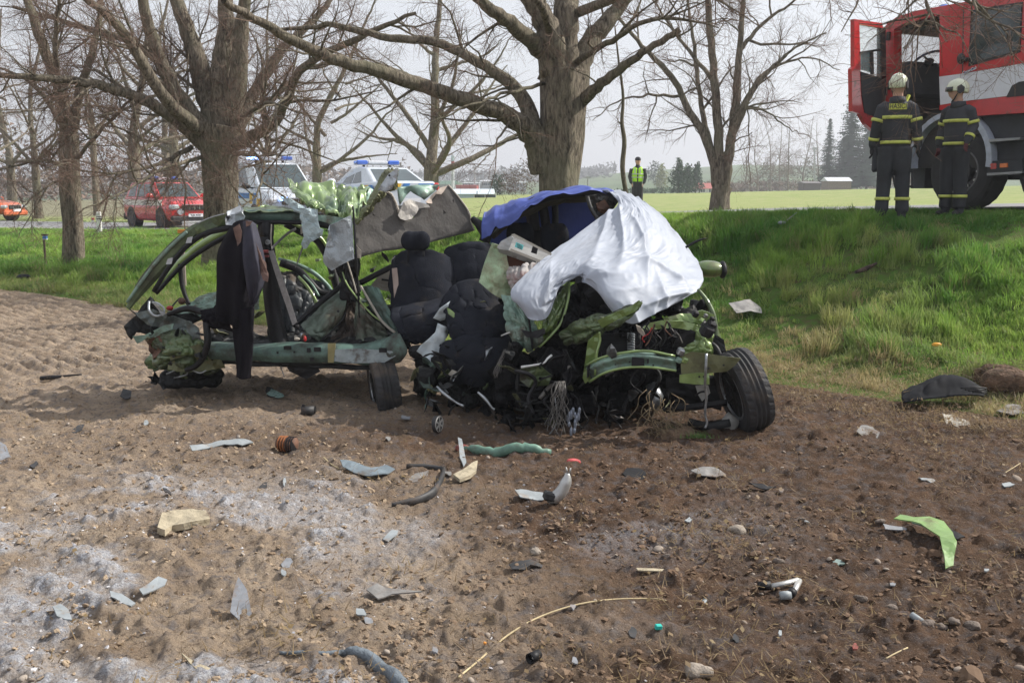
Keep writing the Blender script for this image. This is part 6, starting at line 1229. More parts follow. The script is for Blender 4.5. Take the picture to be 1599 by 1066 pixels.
    def headrest(u, v, d, w_, h_, posts): 
        c = P(u, v, d); m = MB(); m.ball(c, (w_*.5, .055, h_*.5), 20, 14); m.ball(c+Vector((-w_*.22, 0, 0)), (w_*.30, .06, h_*.52), 16, 12); m.ball(c+Vector((w_*.22, 0, 0)), (w_*.30, .06, h_*.52), 16, 12); o = remesh_obj('headrest', m, SE, root, .012, 4)
        for s in (-1, 1):
            if posts: MB().tube([c+Vector((s*w_*.27, 0, -h_*.3)), c+Vector((s*w_*.27, 0, -h_*.5-posts))], .006, 8).build('headrest_post', GYM if False else BK, o, True)
    headrest(649, 376, 8.42, .245, .165, .12); headrest(738, 393, 8.6, .27, .165, 0); headrest(866, 371, 9.1, .26, .26, .1); headrest(812, 366, 9.25, .25, .22, .1); headrest(590, 372, 8.75, .20, .13, 0)
    PL('seat_belt', [(612, 419), (620, 418), (623, 450), (624, 478), (617, 480), (615, 450)], mat('belt_pinkish', (.36, .29, .26), .85, var=.12), 8.36, thick=.004, amp=.004, cuts=2); PI('buckle_stalk', [(619, 478, 8.34), (622, 488, 8.3), (621, 497, 8.28)], [.012, .008], GYM)
    # ---- torn roof
    def dl(u, v): return 8.45+(u-552)*.0026+(400-v)*.0012
    lin = [(552, 349), (566, 340), (582, 322), (594, 306), (605, 301), (613, 307), (620, 322), (626, 338), (636, 343), (646, 340), (652, 330), (662, 322), (670, 314), (680, 302), (692, 296), (700, 289), (716, 308), (732, 331), (736, 348), (741, 360), (728, 364), (703, 370), (670, 379), (640, 386), (620, 390), (598, 392), (575, 398), (556, 404)]
    plate('roof_lining', [(u, v, dl(u, v)) for u, v in lin], HL, root, .012, .006, 33, 5, smooth=True)
    pipe('lining_cut_edge', [(u, v-.6, dl(u, v)-.01) for u, v in lin[:9]], [.009, .012], HLE, root, samples=50, jit=.002); pipe('lining_cut_edge', [(u, v-.4, dl(u, v)-.01) for u, v in lin[15:20]], [.007, .006], HLE, root, samples=30)
    PL('lining_foam', [(622, 336), (630, 316), (640, 311), (650, 314), (668, 320), (671, 324), (655, 325), (651, 333), (644, 341), (634, 344), (626, 341)], mat('pale_foam', (.50, .47, .43), .9, var=.1), lambda u, v: dl(u, v)-.07, amp=.02, seed=34); PL('lining_foam', [(664, 316), (676, 303), (688, 293), (699, 290), (692, 300), (688, 304), (680, 303), (674, 312), (675, 318), (668, 318)], mat('pinkish_foam', (.48, .40, .34), .9, var=.1), lambda u, v: dl(u, v)-.05, amp=.015, seed=35)
    PL('roof_skin', [(619, 293), (650, 289), (688, 288), (678, 300), (661, 313), (650, 305), (642, 298), (634, 306), (624, 321)], TLC, lambda u, v: dl(u, v)+.06, amp=.03, seed=36, cuts=4, smooth=True)
    loft('folded_roof_edge', [[(549, 350, 8.5), (563, 334, 8.5), (580, 305, 8.52), (592, 278, 8.55), (606, 266, 8.6), (622, 262, 8.65)], [(556, 349, 8.4), (570, 332, 8.38), (588, 306, 8.38), (600, 288, 8.42), (610, 275, 8.48), (622, 268, 8.55)], [(562, 346, 8.46), (576, 334, 8.46), (592, 315, 8.46), (604, 300, 8.5), (614, 296, 8.55), (620, 290, 8.6)]], OL, 60, 18, root, .03, (7, 2), 37, smooth=False); PL('pale_strut', [(590, 297), (598, 284), (606, 272), (620, 262), (622, 264), (619, 280), (612, 295), (602, 300)], GYM, 8.34, amp=.02, seed=38); MB().tube([P(608, 274, 8.33), P(608, 274, 8.30)], .010, 8).build('strut_hole', BK, root)
    loft('crumpled_roof', [[(452, 288, 9.0), (466, 280, 9.1), (497, 287, 9.15), (526, 289, 9.2), (552, 290, 9.2), (578, 292, 9.1)], [(452, 296, 8.8), (472, 295, 8.85), (500, 300, 8.9), (530, 302, 8.95), (555, 304, 8.95), (574, 304, 8.9)], [(456, 305, 8.62), (478, 310, 8.62), (505, 316, 8.66), (530, 318, 8.7), (552, 318, 8.7), (567, 316, 8.7)], [(470, 318, 8.5), (488, 324, 8.46), (508, 330, 8.46), (530, 332, 8.48), (545, 332, 8.5), (558, 326, 8.55)], [(484, 328, 8.42), (498, 334, 8.38), (512, 339, 8.36), (530, 341, 8.38), (543, 342, 8.4), (552, 338, 8.45)]], mat('roof_green', (.19, .27, .11), .3, .3, var=.3, scale=3, coat=.7, dirt=.12, dcol=(.10, .16, .12)), 120, 80, root, .11, (3.8, 2.8), 39)
    PL('roof_lip', [(494, 336), (507, 336), (549, 342), (551, 350), (523, 352), (497, 344)], TLC, 8.33, amp=.012, seed=40); PI('roof_lip_seal', [(494, 347, 8.34), (520, 353, 8.34), (548, 353, 8.36)], [.014], BK)
    loft('roof_skin_back', [[(552, 291, 9.2), (578, 292, 9.15), (600, 300, 9.1)], [(548, 320, 8.85), (565, 322, 8.85), (585, 330, 8.85)]], TLC, 30, 20, root, .05, (3, 3), 41)
    # laminated glass hanging in rags
    PL('windscreen_shard', [(437, 308), (444, 309), (452, 309), (465, 321), (477, 325), (488, 330), (496, 327), (497, 346), (500, 356), (506, 358), (504, 367), (492, 371), (484, 379), (478, 388), (473, 389), (470, 381), (476, 366), (476, 345), (468, 333), (455, 324)], GL, 8.24, amp=.03, seed=42, cuts=4, thick=.005)
    PL('windscreen_shard', [(514, 352), (526, 347), (548, 336), (550, 349), (552, 385), (553, 404), (546, 407), (530, 415), (517, 423), (508, 414), (505, 408), (517, 396), (523, 390), (519, 372), (516, 360)], mat('crazed_glass_grey', (.33, .37, .40), .4, var=.12, scale=12, bump=.5, bscale=80), 8.18, amp=.03, seed=43, cuts=4, thick=.005); PL('windscreen_shard', [(553, 374), (558, 385), (564, 392), (563, 404), (554, 402)], HLE, 8.22, amp=.02, cuts=3); PL('window_shard', [(469, 352), (476, 354), (478, 362), (470, 366)], CR, 8.5, amp=.01, cuts=1)
    # crushed silver bracket at the top of the pillar
    PL('crushed_bracket', [(354, 332), (362, 326), (372, 321), (379, 327), (382, 338), (378, 346), (368, 352), (356, 351), (350, 342)], GYM, 8.22, amp=.10, seed=44, cuts=4); PL('crushed_bracket', [(355, 330), (366, 325), (374, 321), (376, 329), (366, 334), (356, 337)], mat('bright_plate', (.62, .66, .70), .4, .3), 8.14, amp=.03, seed=45, cuts=3); PL('bracket_fold', [(366, 336), (376, 330), (382, 338), (379, 347), (368, 350)], mat('bare_primer', (.27, .32, .34), .5), 8.15, amp=.03, seed=46, cuts=3); PI('edge_wire', [(306, 350, 8.35), (328, 340, 8.35), (350, 334, 8.35)], [.005], GYM)

    # ---- front part: cabin shell under the tarp
    PI('roof_arch', [(756, 378, 8.85), (768, 352, 8.85), (800, 332, 8.85), (850, 309, 8.85), (900, 301, 8.9), (940, 304, 8.9), (964, 316, 8.85)], [.05, .045, .04, .035], BK, n=10, flat=.6); loft('roof_inside', [[(760, 372, 8.88), (800, 340, 8.88), (850, 312, 8.88), (930, 303, 8.9)], [(775, 372, 9.4), (810, 345, 9.4), (860, 322, 9.4), (930, 312, 9.4)]], mat('inner_roof_olive', (.045, .045, .03), .8, var=.3), 40, 16, root, .03, (5, 2), 50)
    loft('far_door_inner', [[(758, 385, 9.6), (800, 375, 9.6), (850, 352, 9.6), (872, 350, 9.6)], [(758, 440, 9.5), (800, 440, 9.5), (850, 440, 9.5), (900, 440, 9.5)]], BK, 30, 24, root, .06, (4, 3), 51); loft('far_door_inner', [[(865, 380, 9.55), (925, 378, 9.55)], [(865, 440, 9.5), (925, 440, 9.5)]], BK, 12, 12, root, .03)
    for q, r in (([(846, 314, 9.5), (850, 335, 9.5), (853, 356, 9.5)], .045), ([(866, 312, 9.5), (867, 335, 9.5), (867, 356, 9.5)], .032), ([(830, 322, 9.5), (832, 345, 9.5), (834, 360, 9.5)], .06), ([(922, 308, 9.4), (932, 330, 9.2), (942, 352, 9.0)], .03)): PI('far_pillar', q, [r], BK)
    PI('window_line', [(868, 316, 9.48), (895, 312, 9.48), (922, 312, 9.45)], [.018], BK)
    PL('dash_debris', [(914, 306), (930, 304), (952, 308), (964, 318), (958, 330), (944, 340), (934, 348), (926, 336), (918, 322)], mat('dash_grey', (.07, .07, .068), .7, var=.5, scale=8), 8.85, amp=.10, seed=52, cuts=4); PL('dash_debris', [(930, 318), (944, 312), (952, 324), (944, 334), (934, 330)], BR, 8.78, amp=.06, seed=53, cuts=3); PI('trim_loop', [(918, 308, 8.8), (922, 322, 8.75), (930, 336, 8.75), (938, 346, 8.75)], [.014], mat('dash_grey', (.07, .07, .068), .7))
    PI('side_arch', [(738, 342, 9.0), (748, 350, 8.95), (755, 362, 8.9), (757, 372, 8.9)], [.03, .045, .03], BK)
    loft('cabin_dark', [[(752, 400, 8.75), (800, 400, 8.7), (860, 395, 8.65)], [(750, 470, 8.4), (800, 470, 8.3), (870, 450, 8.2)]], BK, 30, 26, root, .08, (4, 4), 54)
    PL('stained_panel', [(768, 379), (782, 385), (790, 392), (793, 410), (797, 428), (806, 446), (812, 462), (792, 470), (775, 463), (760, 452), (748, 441), (753, 420), (760, 400)], ST, lambda u, v: 7.98-(v-380)*.002, amp=.035, seed=55, cuts=5)
    loft('front_wing', [[(783, 460, 7.75), (800, 462, 7.68), (815, 476, 7.62), (832, 498, 7.6)], [(788, 488, 7.66), (805, 492, 7.55), (822, 498, 7.5), (838, 508, 7.52)], [(797, 522, 7.6), (812, 524, 7.5), (830, 528, 7.46), (846, 526, 7.5)], [(804, 540, 7.6), (816, 546, 7.55), (832, 548, 7.52), (846, 538, 7.56)]], TLC, 50, 44, root, .045, (3, 3), 56, smooth=False)
    loft('front_wing_rear', [[(846, 500, 7.62), (856, 484, 7.66), (872, 458, 7.7), (886, 437, 7.72)], [(846, 520, 7.52), (862, 500, 7.55), (876, 478, 7.6), (888, 452, 7.64)], [(846, 538, 7.56), (862, 520, 7.58), (876, 502, 7.62), (884, 470, 7.68)]], GP, 40, 20, root, .03, (4, 2), 57, smooth=False); PI('wing_edge', [(842, 542, 7.5), (862, 522, 7.5), (878, 500, 7.54), (888, 462, 7.6), (888, 440, 7.66)], [.010, .012], GB); PL('wing_hole', [(813, 514), (830, 518), (850, 512), (852, 520), (840, 528), (822, 526)], BK, 7.42, amp=.012, cuts=3); PI('tear', [(806, 462, 7.55), (818, 480, 7.5), (826, 500, 7.45), (832, 545, 7.46)], [.006, .009], BK)
    # instrument housing and what lies under it
    a, b, c_, e = P(777, 385, 7.95), P(801, 366, 8.05), P(862, 398, 7.95), P(842, 409, 7.85)
    q = [a, P(790, 377, 8.0), b, c_, e, P(795, 391, 7.88)]; n = Vector((.2, .35, -1)).normalized()*.05; k = len(q); MB().add(q+[p+n for p in q], [tuple(range(k)), tuple(reversed(range(k, 2*k)))]+[(i, (i+1) % k, k+(i+1) % k, k+i) for i in range(k)]).build('airbag_housing', mat('housing_grey', (.24, .24, .235), .5, .2, var=.2, dirt=.2), root)
    PL('housing_rim', [(798, 366), (803, 365), (862, 396), (860, 399)], CR, 7.88, amp=.002, cuts=1); PL('housing_rim', [(796, 391), (842, 410), (844, 406), (798, 388)], CR, 7.80, amp=.002, cuts=1); PL('clear_wrap', [(776, 386), (782, 377), (798, 368), (802, 371), (794, 391), (780, 389)], mat('clear_plastic', (.45, .47, .48), .2, alpha=.75, var=.2), 7.84, amp=.02, seed=58); lb = PL('parts_label', [(806, 378), (818, 383), (815.5, 390.5), (803.5, 385.5)], mat('cyan_label', (.16, .55, .55), .6), 7.80, amp=0, cuts=0, thick=.003)
    for k in range(4): PL('label_line', [(807+.3*k, 380+k*2), (815, 383.5+k*2), (815, 384.2+k*2), (807+.3*k, 380.7+k*2)], INK, 7.795, amp=0, cuts=0, thick=.001)
    PL('clip', [(832, 384), (840, 388), (838, 397), (829, 394)], BK, 7.8, amp=.004, cuts=1)
    PL('brown_panel', [(790, 394), (812, 398), (832, 405), (838, 412), (812, 420), (796, 420)], mat('brown_red_plate', (.13, .05, .03), .7, var=.3), 7.95, amp=.02, seed=59); loft('dirty_airbag', [[(793, 418, 7.9), (815, 414, 7.84), (838, 408, 7.84)], [(792, 436, 7.8), (812, 432, 7.68), (832, 426, 7.74)], [(800, 452, 7.76), (812, 450, 7.68), (826, 444, 7.72)]], mat('dirty_cloth', (.33, .31, .30), .9, var=.15, dirt=.4, dcol=(.20, .08, .07), scale=6), 30, 26, root, .03, (4, 3), 60)
    # ---- airbag rag, crushed seat and cabin floor
    PL('airbag_rag', [(676, 497), (688, 480), (704, 469), (715, 465), (716, 471), (706, 480), (696, 488), (694, 500), (687, 502)], AB, 8.0, amp=.05, seed=61, cuts=4, smooth=True); PL('airbag_rag', [(684, 504), (691, 506), (690, 518), (695, 530), (689, 545), (684, 560), (677, 570), (664, 560), (651, 548), (656, 540), (670, 528), (680, 518)], AB, 7.9, amp=.05, seed=62, cuts=4, smooth=True)
    cushion('crushed_seat', [[(702, 485, 8.1), (720, 455, 8.15), (748, 452, 8.15), (770, 470, 8.1)], [(708, 505, 7.95), (728, 500, 7.9), (755, 500, 7.9), (790, 508, 7.95)], [(715, 530, 7.9), (740, 535, 7.82), (770, 530, 7.85), (796, 525, 7.9)]], amp=.018, seed=63); cushion('crushed_seat', [[(700, 540, 7.9), (730, 538, 7.8), (770, 536, 7.78), (800, 530, 7.85)], [(705, 562, 7.85), (735, 560, 7.68), (770, 560, 7.68), (798, 556, 7.8)], [(722, 585, 7.85), (740, 590, 7.75), (768, 588, 7.75), (785, 580, 7.8)]], amp=.015, seed=64)
    PL('olive_trim', [(697, 480), (706, 486), (722, 498), (745, 500), (752, 512), (750, 518), (738, 508), (716, 500), (700, 490)], GP, 7.86, amp=.05, seed=65, cuts=4); PL('olive_trim', [(716, 478), (736, 474), (757, 470), (764, 478), (748, 480), (728, 486), (714, 488)], OL, 7.9, amp=.05, seed=66, cuts=4); PL('orange_lens', [(706, 507), (714, 504), (719, 509), (712, 515), (706, 512)], ORG, 7.82, amp=.01, cuts=2); PL('red_cloth', [(718, 571), (732, 563), (737, 572), (734, 584), (726, 580)], RED, 7.66, amp=.04, cuts=3); PL('stone_piece', [(700, 584), (706, 577), (714, 580), (712, 590), (704, 591)], CR, 7.64, amp=.04, cuts=3)
    PI('wiper_link', [(783, 524, 7.6), (790, 521, 7.55), (796, 519, 7.52)], [.006], mat('white_rod', (.6, .6, .6), .5)); PI('white_link', [(814, 573, 7.2), (828, 571, 7.18), (848, 567, 7.18), (855, 560, 7.2), (861, 555, 7.25)], [.010, .007, .010], mat('white_rod', (.6, .6, .6), .5))
    # ---- engine bay: dark crushed mass built from many lumps
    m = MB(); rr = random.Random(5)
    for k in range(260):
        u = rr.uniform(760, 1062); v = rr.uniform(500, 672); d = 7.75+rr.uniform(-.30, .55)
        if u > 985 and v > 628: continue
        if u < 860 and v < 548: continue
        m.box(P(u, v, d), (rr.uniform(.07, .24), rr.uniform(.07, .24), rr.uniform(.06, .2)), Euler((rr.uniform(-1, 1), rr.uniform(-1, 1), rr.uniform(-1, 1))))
    remesh_obj('engine_block', m, mat('engine_shade_black', (.007, .007, .008), .75, 0, var=.6, scale=9, bump=.8, bscale=40, spec=.15), root, .022, 1, noise=.06, flat=True)  # near black colour carries the shade on the engine's front
    m = MB()
    for k in range(110):
        u = rr.uniform(642, 790); v = rr.uniform(545, 655); d = 8.05+rr.uniform(-.25, .4)
        if v > 610 and u < 700: continue
        m.box(P(u, v, d), (rr.uniform(.05, .18), rr.uniform(.05, .2), rr.uniform(.04, .12)), Euler((rr.uniform(-1, 1), rr.uniform(-1, 1), rr.uniform(-1, 1))))
    remesh_obj('crushed_floor', m, DK, root, .022, 1, noise=.06, flat=True)
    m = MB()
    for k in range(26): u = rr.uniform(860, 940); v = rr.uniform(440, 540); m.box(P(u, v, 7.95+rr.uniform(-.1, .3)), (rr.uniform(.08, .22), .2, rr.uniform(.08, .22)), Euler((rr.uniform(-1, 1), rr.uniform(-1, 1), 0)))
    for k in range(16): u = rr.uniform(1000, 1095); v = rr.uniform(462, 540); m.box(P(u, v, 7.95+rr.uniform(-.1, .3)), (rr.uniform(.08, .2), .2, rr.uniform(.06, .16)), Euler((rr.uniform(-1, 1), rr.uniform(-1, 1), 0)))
    remesh_obj('bay_shadow_panel', m, BK, root, .025, 1, noise=.04, flat=True).name = 'bay_shadow_fill'  # added black lumps stand in for the shade inside the bay
    pal = [DK, DK, BK, TL, GYM, DK, BK, GD, OL, BK]
    def shards(nm, n, ur, vr, dr, pal, seed, big=1.):
        r = random.Random(seed)
        for k in range(n):
            u, v, d = r.uniform(*ur), r.uniform(*vr), r.uniform(*dr); a = r.uniform(0, 3.14); L = r.uniform(6, 28)*big; W_ = r.uniform(1.5, 5)*big; q = []
            for t in range(6): an = t*math.pi/3; x, y = L*math.cos(an)*r.uniform(.5, 1.1), W_*math.sin(an)*r.uniform(.5, 1.2); q.append((u+x*math.cos(a)-y*math.sin(a), v+x*math.sin(a)+y*math.cos(a), d+r.uniform(-.06, .06)))
            plate(nm, q, r.choice(pal), root, .005, .04, k, 2)
    shards('torn_metal', 34, (640, 800), (545, 640), (7.5, 7.8), [DK, DK, BK, BK, GD, TL, OL, DK, GYM], 71); shards('torn_metal', 46, (790, 1050), (545, 676), (7.08, 7.38), [DK, DK, BK, DK, DK, OL, BK, BK, mat('dull_steel', (.13, .135, .14), .45, .6, var=.4, scale=9, dirt=.5)], 72); shards('torn_metal', 12, (940, 1060), (515, 545), (7.3, 7.45), [OL, BK, DK, DK], 73, .6); shards('torn_plastic', 46, (335, 640), (468, 540), (8.5, 9.1), [DK, BK, DK, BK, GD, OL, DK, TL], 76, 1.1); shards('torn_metal', 14, (430, 620), (395, 470), (8.9, 9.3), [BK, BK, DK, GD], 77, .7); shards('torn_metal', 14, (215, 330), (515, 600), (8.1, 8.3), [DK, GD, OL, BK], 74, .7)
    r = random.Random(6)
    for k in range(16):
        u, v, d = r.uniform(660, 1040), r.uniform(540, 640), r.uniform(7.05, 7.5); 
        if u < 800: d += .4
        q = [(u, v, d)]; 
        for t in range(4): u += r.uniform(-22, 22); v += r.uniform(4, 26); q.append((u, min(v, 683), d+r.uniform(-.06, .06)))
        PI('hose' if k % 3 else 'engine_cable', q, [r.choice([.005, .007, .010, .015])], r.choice([BK, DK, BK, GYM, WIR] if k % 2 else [BK, BK, DK]))
    for k in range(26):   # a bunch of bare wires hanging from the engine
        u = r.uniform(866, 882); q = [(u, 595, 7.05)]; 
        for t in range(5): q.append((q[-1][0]+r.uniform(-9, 9), q[-1][1]+r.uniform(10, 20), 7.0+r.uniform(-.04, .05)))
        PI('wire_strand', q, [.0022], WIR, n=4)
    for k in range(10): u = r.uniform(778, 786); PI('wire_strand', [(790+r.uniform(-3, 3), 545, 7.5), (u, 562, 7.48), (u-r.uniform(0, 12), 580, 7.46), (u-r.uniform(0, 10), 590, 7.46)], [.0022], WIR, n=4)
    for k in range(12): u = r.uniform(886, 905); v = r.uniform(640, 675); MB().ball(P(u, v, 7.0), (.012, .012, r.uniform(.02, .04)), 7, 5).build('cable_plug', mat('silver_blue', (.25, .28, .34), .4, .5), root)
    for q in ([(682, 603, 7.5), (694, 615, 7.45), (712, 628, 7.42), (724, 634, 7.4)], [(746, 612, 7.4), (757, 622, 7.38), (768, 636, 7.36), (772, 639, 7.36)]): PI('track_rod', q, [.008, .014, .008, .012], GYM)
    # gearbox ribs and a brick-like stone under it
    for k in range(5): PI('gearbox_rib', [(806, 600+k*13, 7.3), (830, 603+k*13, 7.27), (858, 600+k*13, 7.32)], [.008], DK)
    PL('rear_duct', [(812, 575), (845, 570), (862, 585), (856, 600), (826, 605), (812, 596)], GD, 7.2, amp=.05, seed=75, cuts=4)
    # ---- nose of the car
    loft('inner_wing', [[(872, 518, 7.5), (905, 500, 7.35), (950, 487, 7.22), (1003, 470, 7.12)], [(876, 530, 7.4), (910, 516, 7.26), (950, 504, 7.14), (996, 484, 7.06)], [(884, 542, 7.42), (915, 534, 7.3), (945, 520, 7.2), (975, 502, 7.12)]], GD, 60, 24, root, .05, (4, 2), 80, smooth=False); PL('inner_wing_tip', [(933, 500), (960, 488), (985, 478), (998, 469), (1004, 473), (992, 487), (966, 498), (940, 512)], GP, 7.04, amp=.015, seed=81, cuts=4)
    loft('bumper_beam', [[(914, 570, 7.28), (940, 558, 7.2), (975, 550, 7.14), (1010, 548, 7.12), (1054, 556, 7.12)], [(916, 576, 7.18), (940, 565, 7.1), (975, 557, 7.04), (1010, 555, 7.02), (1055, 562, 7.02)], [(918, 586, 7.2), (942, 574, 7.12), (975, 567, 7.08), (1010, 566, 7.05), (1056, 571, 7.05)], [(920, 596, 7.2), (944, 581, 7.12), (975, 573, 7.06), (1012, 572, 7.04), (1056, 578, 7.04)]], TLC, 80, 20, root, .008, (8, 2), 82); PI('beam_flange', [(914, 571, 7.2), (940, 558, 7.12), (978, 550, 7.06), (1012, 548, 7.04), (1054, 556, 7.04)], [.010], GB); PI('beam_flange', [(920, 596, 7.16), (944, 582, 7.08), (976, 574, 7.02), (1012, 573, 7.0), (1056, 578.5, 7.0)], [.010], GB)
    PL('beam_opening', [(987, 557), (1006, 559), (1006, 571), (986, 571)], BK, 7.0, amp=0, cuts=0); PL('beam_slot', [(1010, 560), (1013, 560), (1013, 567), (1010, 567)], BK, 7.0, amp=0, cuts=0)
    for u, v in ((983, 565), (1020, 570), (961, 569)): MB().tube([P(u, v, 7.0), P(u, v, 6.985)], .007, 8).build('beam_hole', BK, root)
    PL('beam_bracket', [(914, 562), (918, 532), (934, 518), (938, 522), (934, 545), (929, 562), (927, 586), (914, 599), (910, 590)], GP, 7.2, amp=.015, seed=83, cuts=4); PL('bracket_slot', [(917, 572), (922, 568), (920, 588), (916, 590)], BK, 7.17, amp=0, cuts=0); PI('bracket_rim', [(936, 518, 7.16), (937, 532, 7.16), (932, 552, 7.15), (929, 586, 7.15)], [.009], GB)
    loft('radiator', [[(934, 522, 7.4), (975, 519, 7.36), (1000, 519, 7.36)], [(934, 555, 7.36), (975, 553, 7.34), (1000, 552, 7.34)]], mat('radiator_fins', (.03, .031, .034), .6, .3, var=.3, stretch=(1, 1, 60), scale=6, bump=.8), 20, 20, root, .008, (2, 2), 84, thick=.05)
    for k in range(8): PI('radiator_tank', [(980, 521+k*4, 7.3), (988, 521+k*4, 7.28), (990, 524+k*4, 7.28)], [.010], GYM)
    PL('cross_member', [(1000, 514), (1012, 505), (1034, 500), (1062, 500), (1085, 505), (1093, 511), (1080, 516), (1050, 511), (1028, 514), (1006, 517)], GB, 7.12, amp=.025, seed=85, cuts=4); PL('cross_member', [(1036, 496), (1060, 490), (1084, 490), (1100, 498), (1092, 506), (1066, 500), (1040, 503)], GP, 7.22, amp=.03, seed=86, cuts=4)
    PL('pale_shard', [(993, 507), (1000, 510), (1010, 524), (1005, 526), (996, 517)], CR, 7.05, amp=.02, cuts=3)
    loft('strut_tower', [[(1080, 506, 7.15), (1092, 508, 7.12), (1104, 512, 7.12), (1111, 518, 7.15)], [(1086, 525, 7.12), (1096, 524, 7.06), (1106, 526, 7.06), (1113, 532, 7.1)], [(1070, 543, 7.12), (1090, 545, 7.06), (1104, 546, 7.05), (1113, 550, 7.1)], [(1056, 552, 7.12), (1080, 556, 7.08), (1100, 556, 7.08), (1112, 558, 7.12)]], GB, 36, 36, root, .03, (2.5, 2.5), 87, smooth=False)
    PL('lamp_bracket', [(1084, 487), (1096, 484), (1108, 488), (1117, 492), (1112, 500), (1104, 502), (1098, 494), (1090, 500), (1083, 496)], GB, 7.02, amp=.03, seed=88, cuts=4)
    for (u, v, s, m) in ((1086, 490, .022, BK), (1102, 493, .014, GYM), (1110, 508, .035, BK), (1104, 516, .045, BK), (1063, 549, .026, GYM), (1060, 562, .020, TLC), (1069, 562, .022, GB), (1112, 498, .016, BK)): MB().box(P(u, v, 6.98), (s*2, s*2, s*2), Euler((.3, .4, .2)), s*.4).build('bolt_block', m, root)
    PL('headlamp_hole', [(1056, 526), (1078, 514), (1086, 518), (1084, 532), (1066, 541), (1050, 542)], BK, 7.1, amp=.02, cuts=3)
    for k in range(14): q = [(r.uniform(1005, 1050), r.uniform(500, 520), 7.0)]; [q.append((q[-1][0]+r.uniform(-12, 12), q[-1][1]+r.uniform(4, 14), 7.0)) for t in range(3)]; PI('loom_wire', q, [.005], r.choice([BK, BK, BR, WIR, RED, BK]), n=5)
    PL('side_member', [(1062, 556), (1080, 549), (1116, 554), (1157, 559), (1148, 570), (1135, 580), (1100, 583), (1064, 584)], OL, lambda u, v: 6.98-.0008*(u-1060), amp=.01, seed=90, cuts=4); PL('side_member_lower', [(1061, 585), (1086, 582), (1107, 582), (1108, 600), (1084, 600), (1061, 597)], GB, 6.95, amp=.012, seed=91, cuts=3)
    for u, v in ((1092, 588), (1099, 588), (1106, 575), (1130, 570)): MB().tube([P(u, v, 6.93), P(u, v, 6.915)], .008, 8).build('member_hole', BK, root)
    PI('dangling_cable', [(1103, 552, 6.9), (1102, 575, 6.88), (1101, 600, 6.9), (1103, 620, 6.92), (1101, 645, 6.93), (1104, 660, 6.93), (1101, 668, 6.93)], [.010, .008], GYM); PI('dangling_cable', [(1086, 617, 7.0), (1094, 612, 6.95), (1103, 611, 6.92)], [.007], BK)
    PI('wing_outer_edge', [(1090, 452, 7.55), (1104, 470, 7.5), (1114, 492, 7.45), (1118, 520, 7.42), (1117, 545, 7.4)], [.014, .020, .016], GD); loft('wing_outer', [[(1090, 452, 7.6), (1100, 462, 7.8), (1106, 470, 8.1)], [(1104, 475, 7.52), (1112, 490, 7.8), (1116, 500, 8.1)], [(1114, 515, 7.46), (1122, 525, 7.75), (1126, 530, 8.0)]], GD, 20, 24, root, .01, (2, 2), 92)
    PL('wheel_liner', [(1108, 520), (1120, 524), (1130, 530), (1133, 548), (1130, 560), (1116, 556), (1108, 545)], BK, 7.3, amp=.02, seed=93, cuts=3); loft('far_wheel_house', [[(1040, 590, 7.5), (1130, 585, 7.5)], [(1040, 622, 7.5), (1125, 640, 7.5)]], BK, 16, 12, root, .05)
    PI('drive_shaft', [(1040, 640, 7.3), (1070, 637, 7.25), (1100, 633, 7.2), (1135, 628, 7.15)], [.022, .026, .024], BK); PI('control_arm', [(1075, 658, 7.2), (1105, 665, 7.15), (1140, 660, 7.1)], [.028, .035, .03], DK); PL('pale_strut', [(1086, 602), (1106, 601), (1109, 613), (1096, 626), (1090, 616)], mat('dusty_steel', (.32, .31, .29), .7, var=.2), 7.3, amp=.02, cuts=3)
    PI('coolant_pipe', [(1106, 533, 7.15), (1118, 543, 7.1), (1124, 555, 7.08)], [.02], BK); MB().tube([P(1018, 602, 7.5), P(1024, 620, 7.42), P(1022, 640, 7.4)], [.05, .06, .03], 12).build('alternator', GYM, root, True)
    # ---- door mirror, aerial
    c = P(1108, 420, 8.35); m = MB(); m.ball(c, (.135, .10, .072), 24, 16, Euler((0, .05, 0)).to_matrix()); o = m.build('door_mirror', GP, root, True); MB().ball(P(1128, 421, 8.36), (.035, .102, .074), 18, 12).build('mirror_glass', BK, o, True); PI('mirror_arm', [(1070, 425, 8.4), (1085, 424, 8.38), (1098, 424, 8.36)], [.03], BK)
    PI('wiper_arm', [(1068, 388, 8.5), (1080, 381, 8.5), (1092, 375, 8.5), (1103, 372, 8.5)], [.010, .012, .004], BK)
    # ---- wheels
    def tyre(nm, c, ax, r_, wd, label=None):
        ax = Vector(ax).normalized(); e1 = ax.orthogonal().normalized(); e2 = ax.cross(e1); prof = []
        ny = 11
        for k in range(ny):
            t = -1+2*k/(ny-1); groove = .012 if k in (3, 5, 7) else 0; prof.append((r_*(1-.035*abs(t)**3)-groove, t*wd*.42))
        prof = [(r_*.60, -wd*.44), (r_*.68, -wd*.52), (r_*.86, -wd*.53), (r_*.95, -wd*.48)]+prof+[(r_*.95, wd*.48), (r_*.86, wd*.53), (r_*.68, wd*.52), (r_*.60, wd*.44)]
        n = 96; vs = []; fs = []; k = len(prof)
        for i in range(n):
            a = 2*math.pi*i/n
            for j, (q, w_) in enumerate(prof): lug = .986 if (i % 3 == 0 and j in (4, 5, 13, 14)) else 1; vs.append(Vector(c)+(e1*math.cos(a)+e2*math.sin(a))*q*lug+ax*w_)
        for i in range(n):
            for j in range(k): fs.append((i*k+j, ((i+1) % n)*k+j, ((i+1) % n)*k+(j+1) % k, i*k+(j+1) % k))
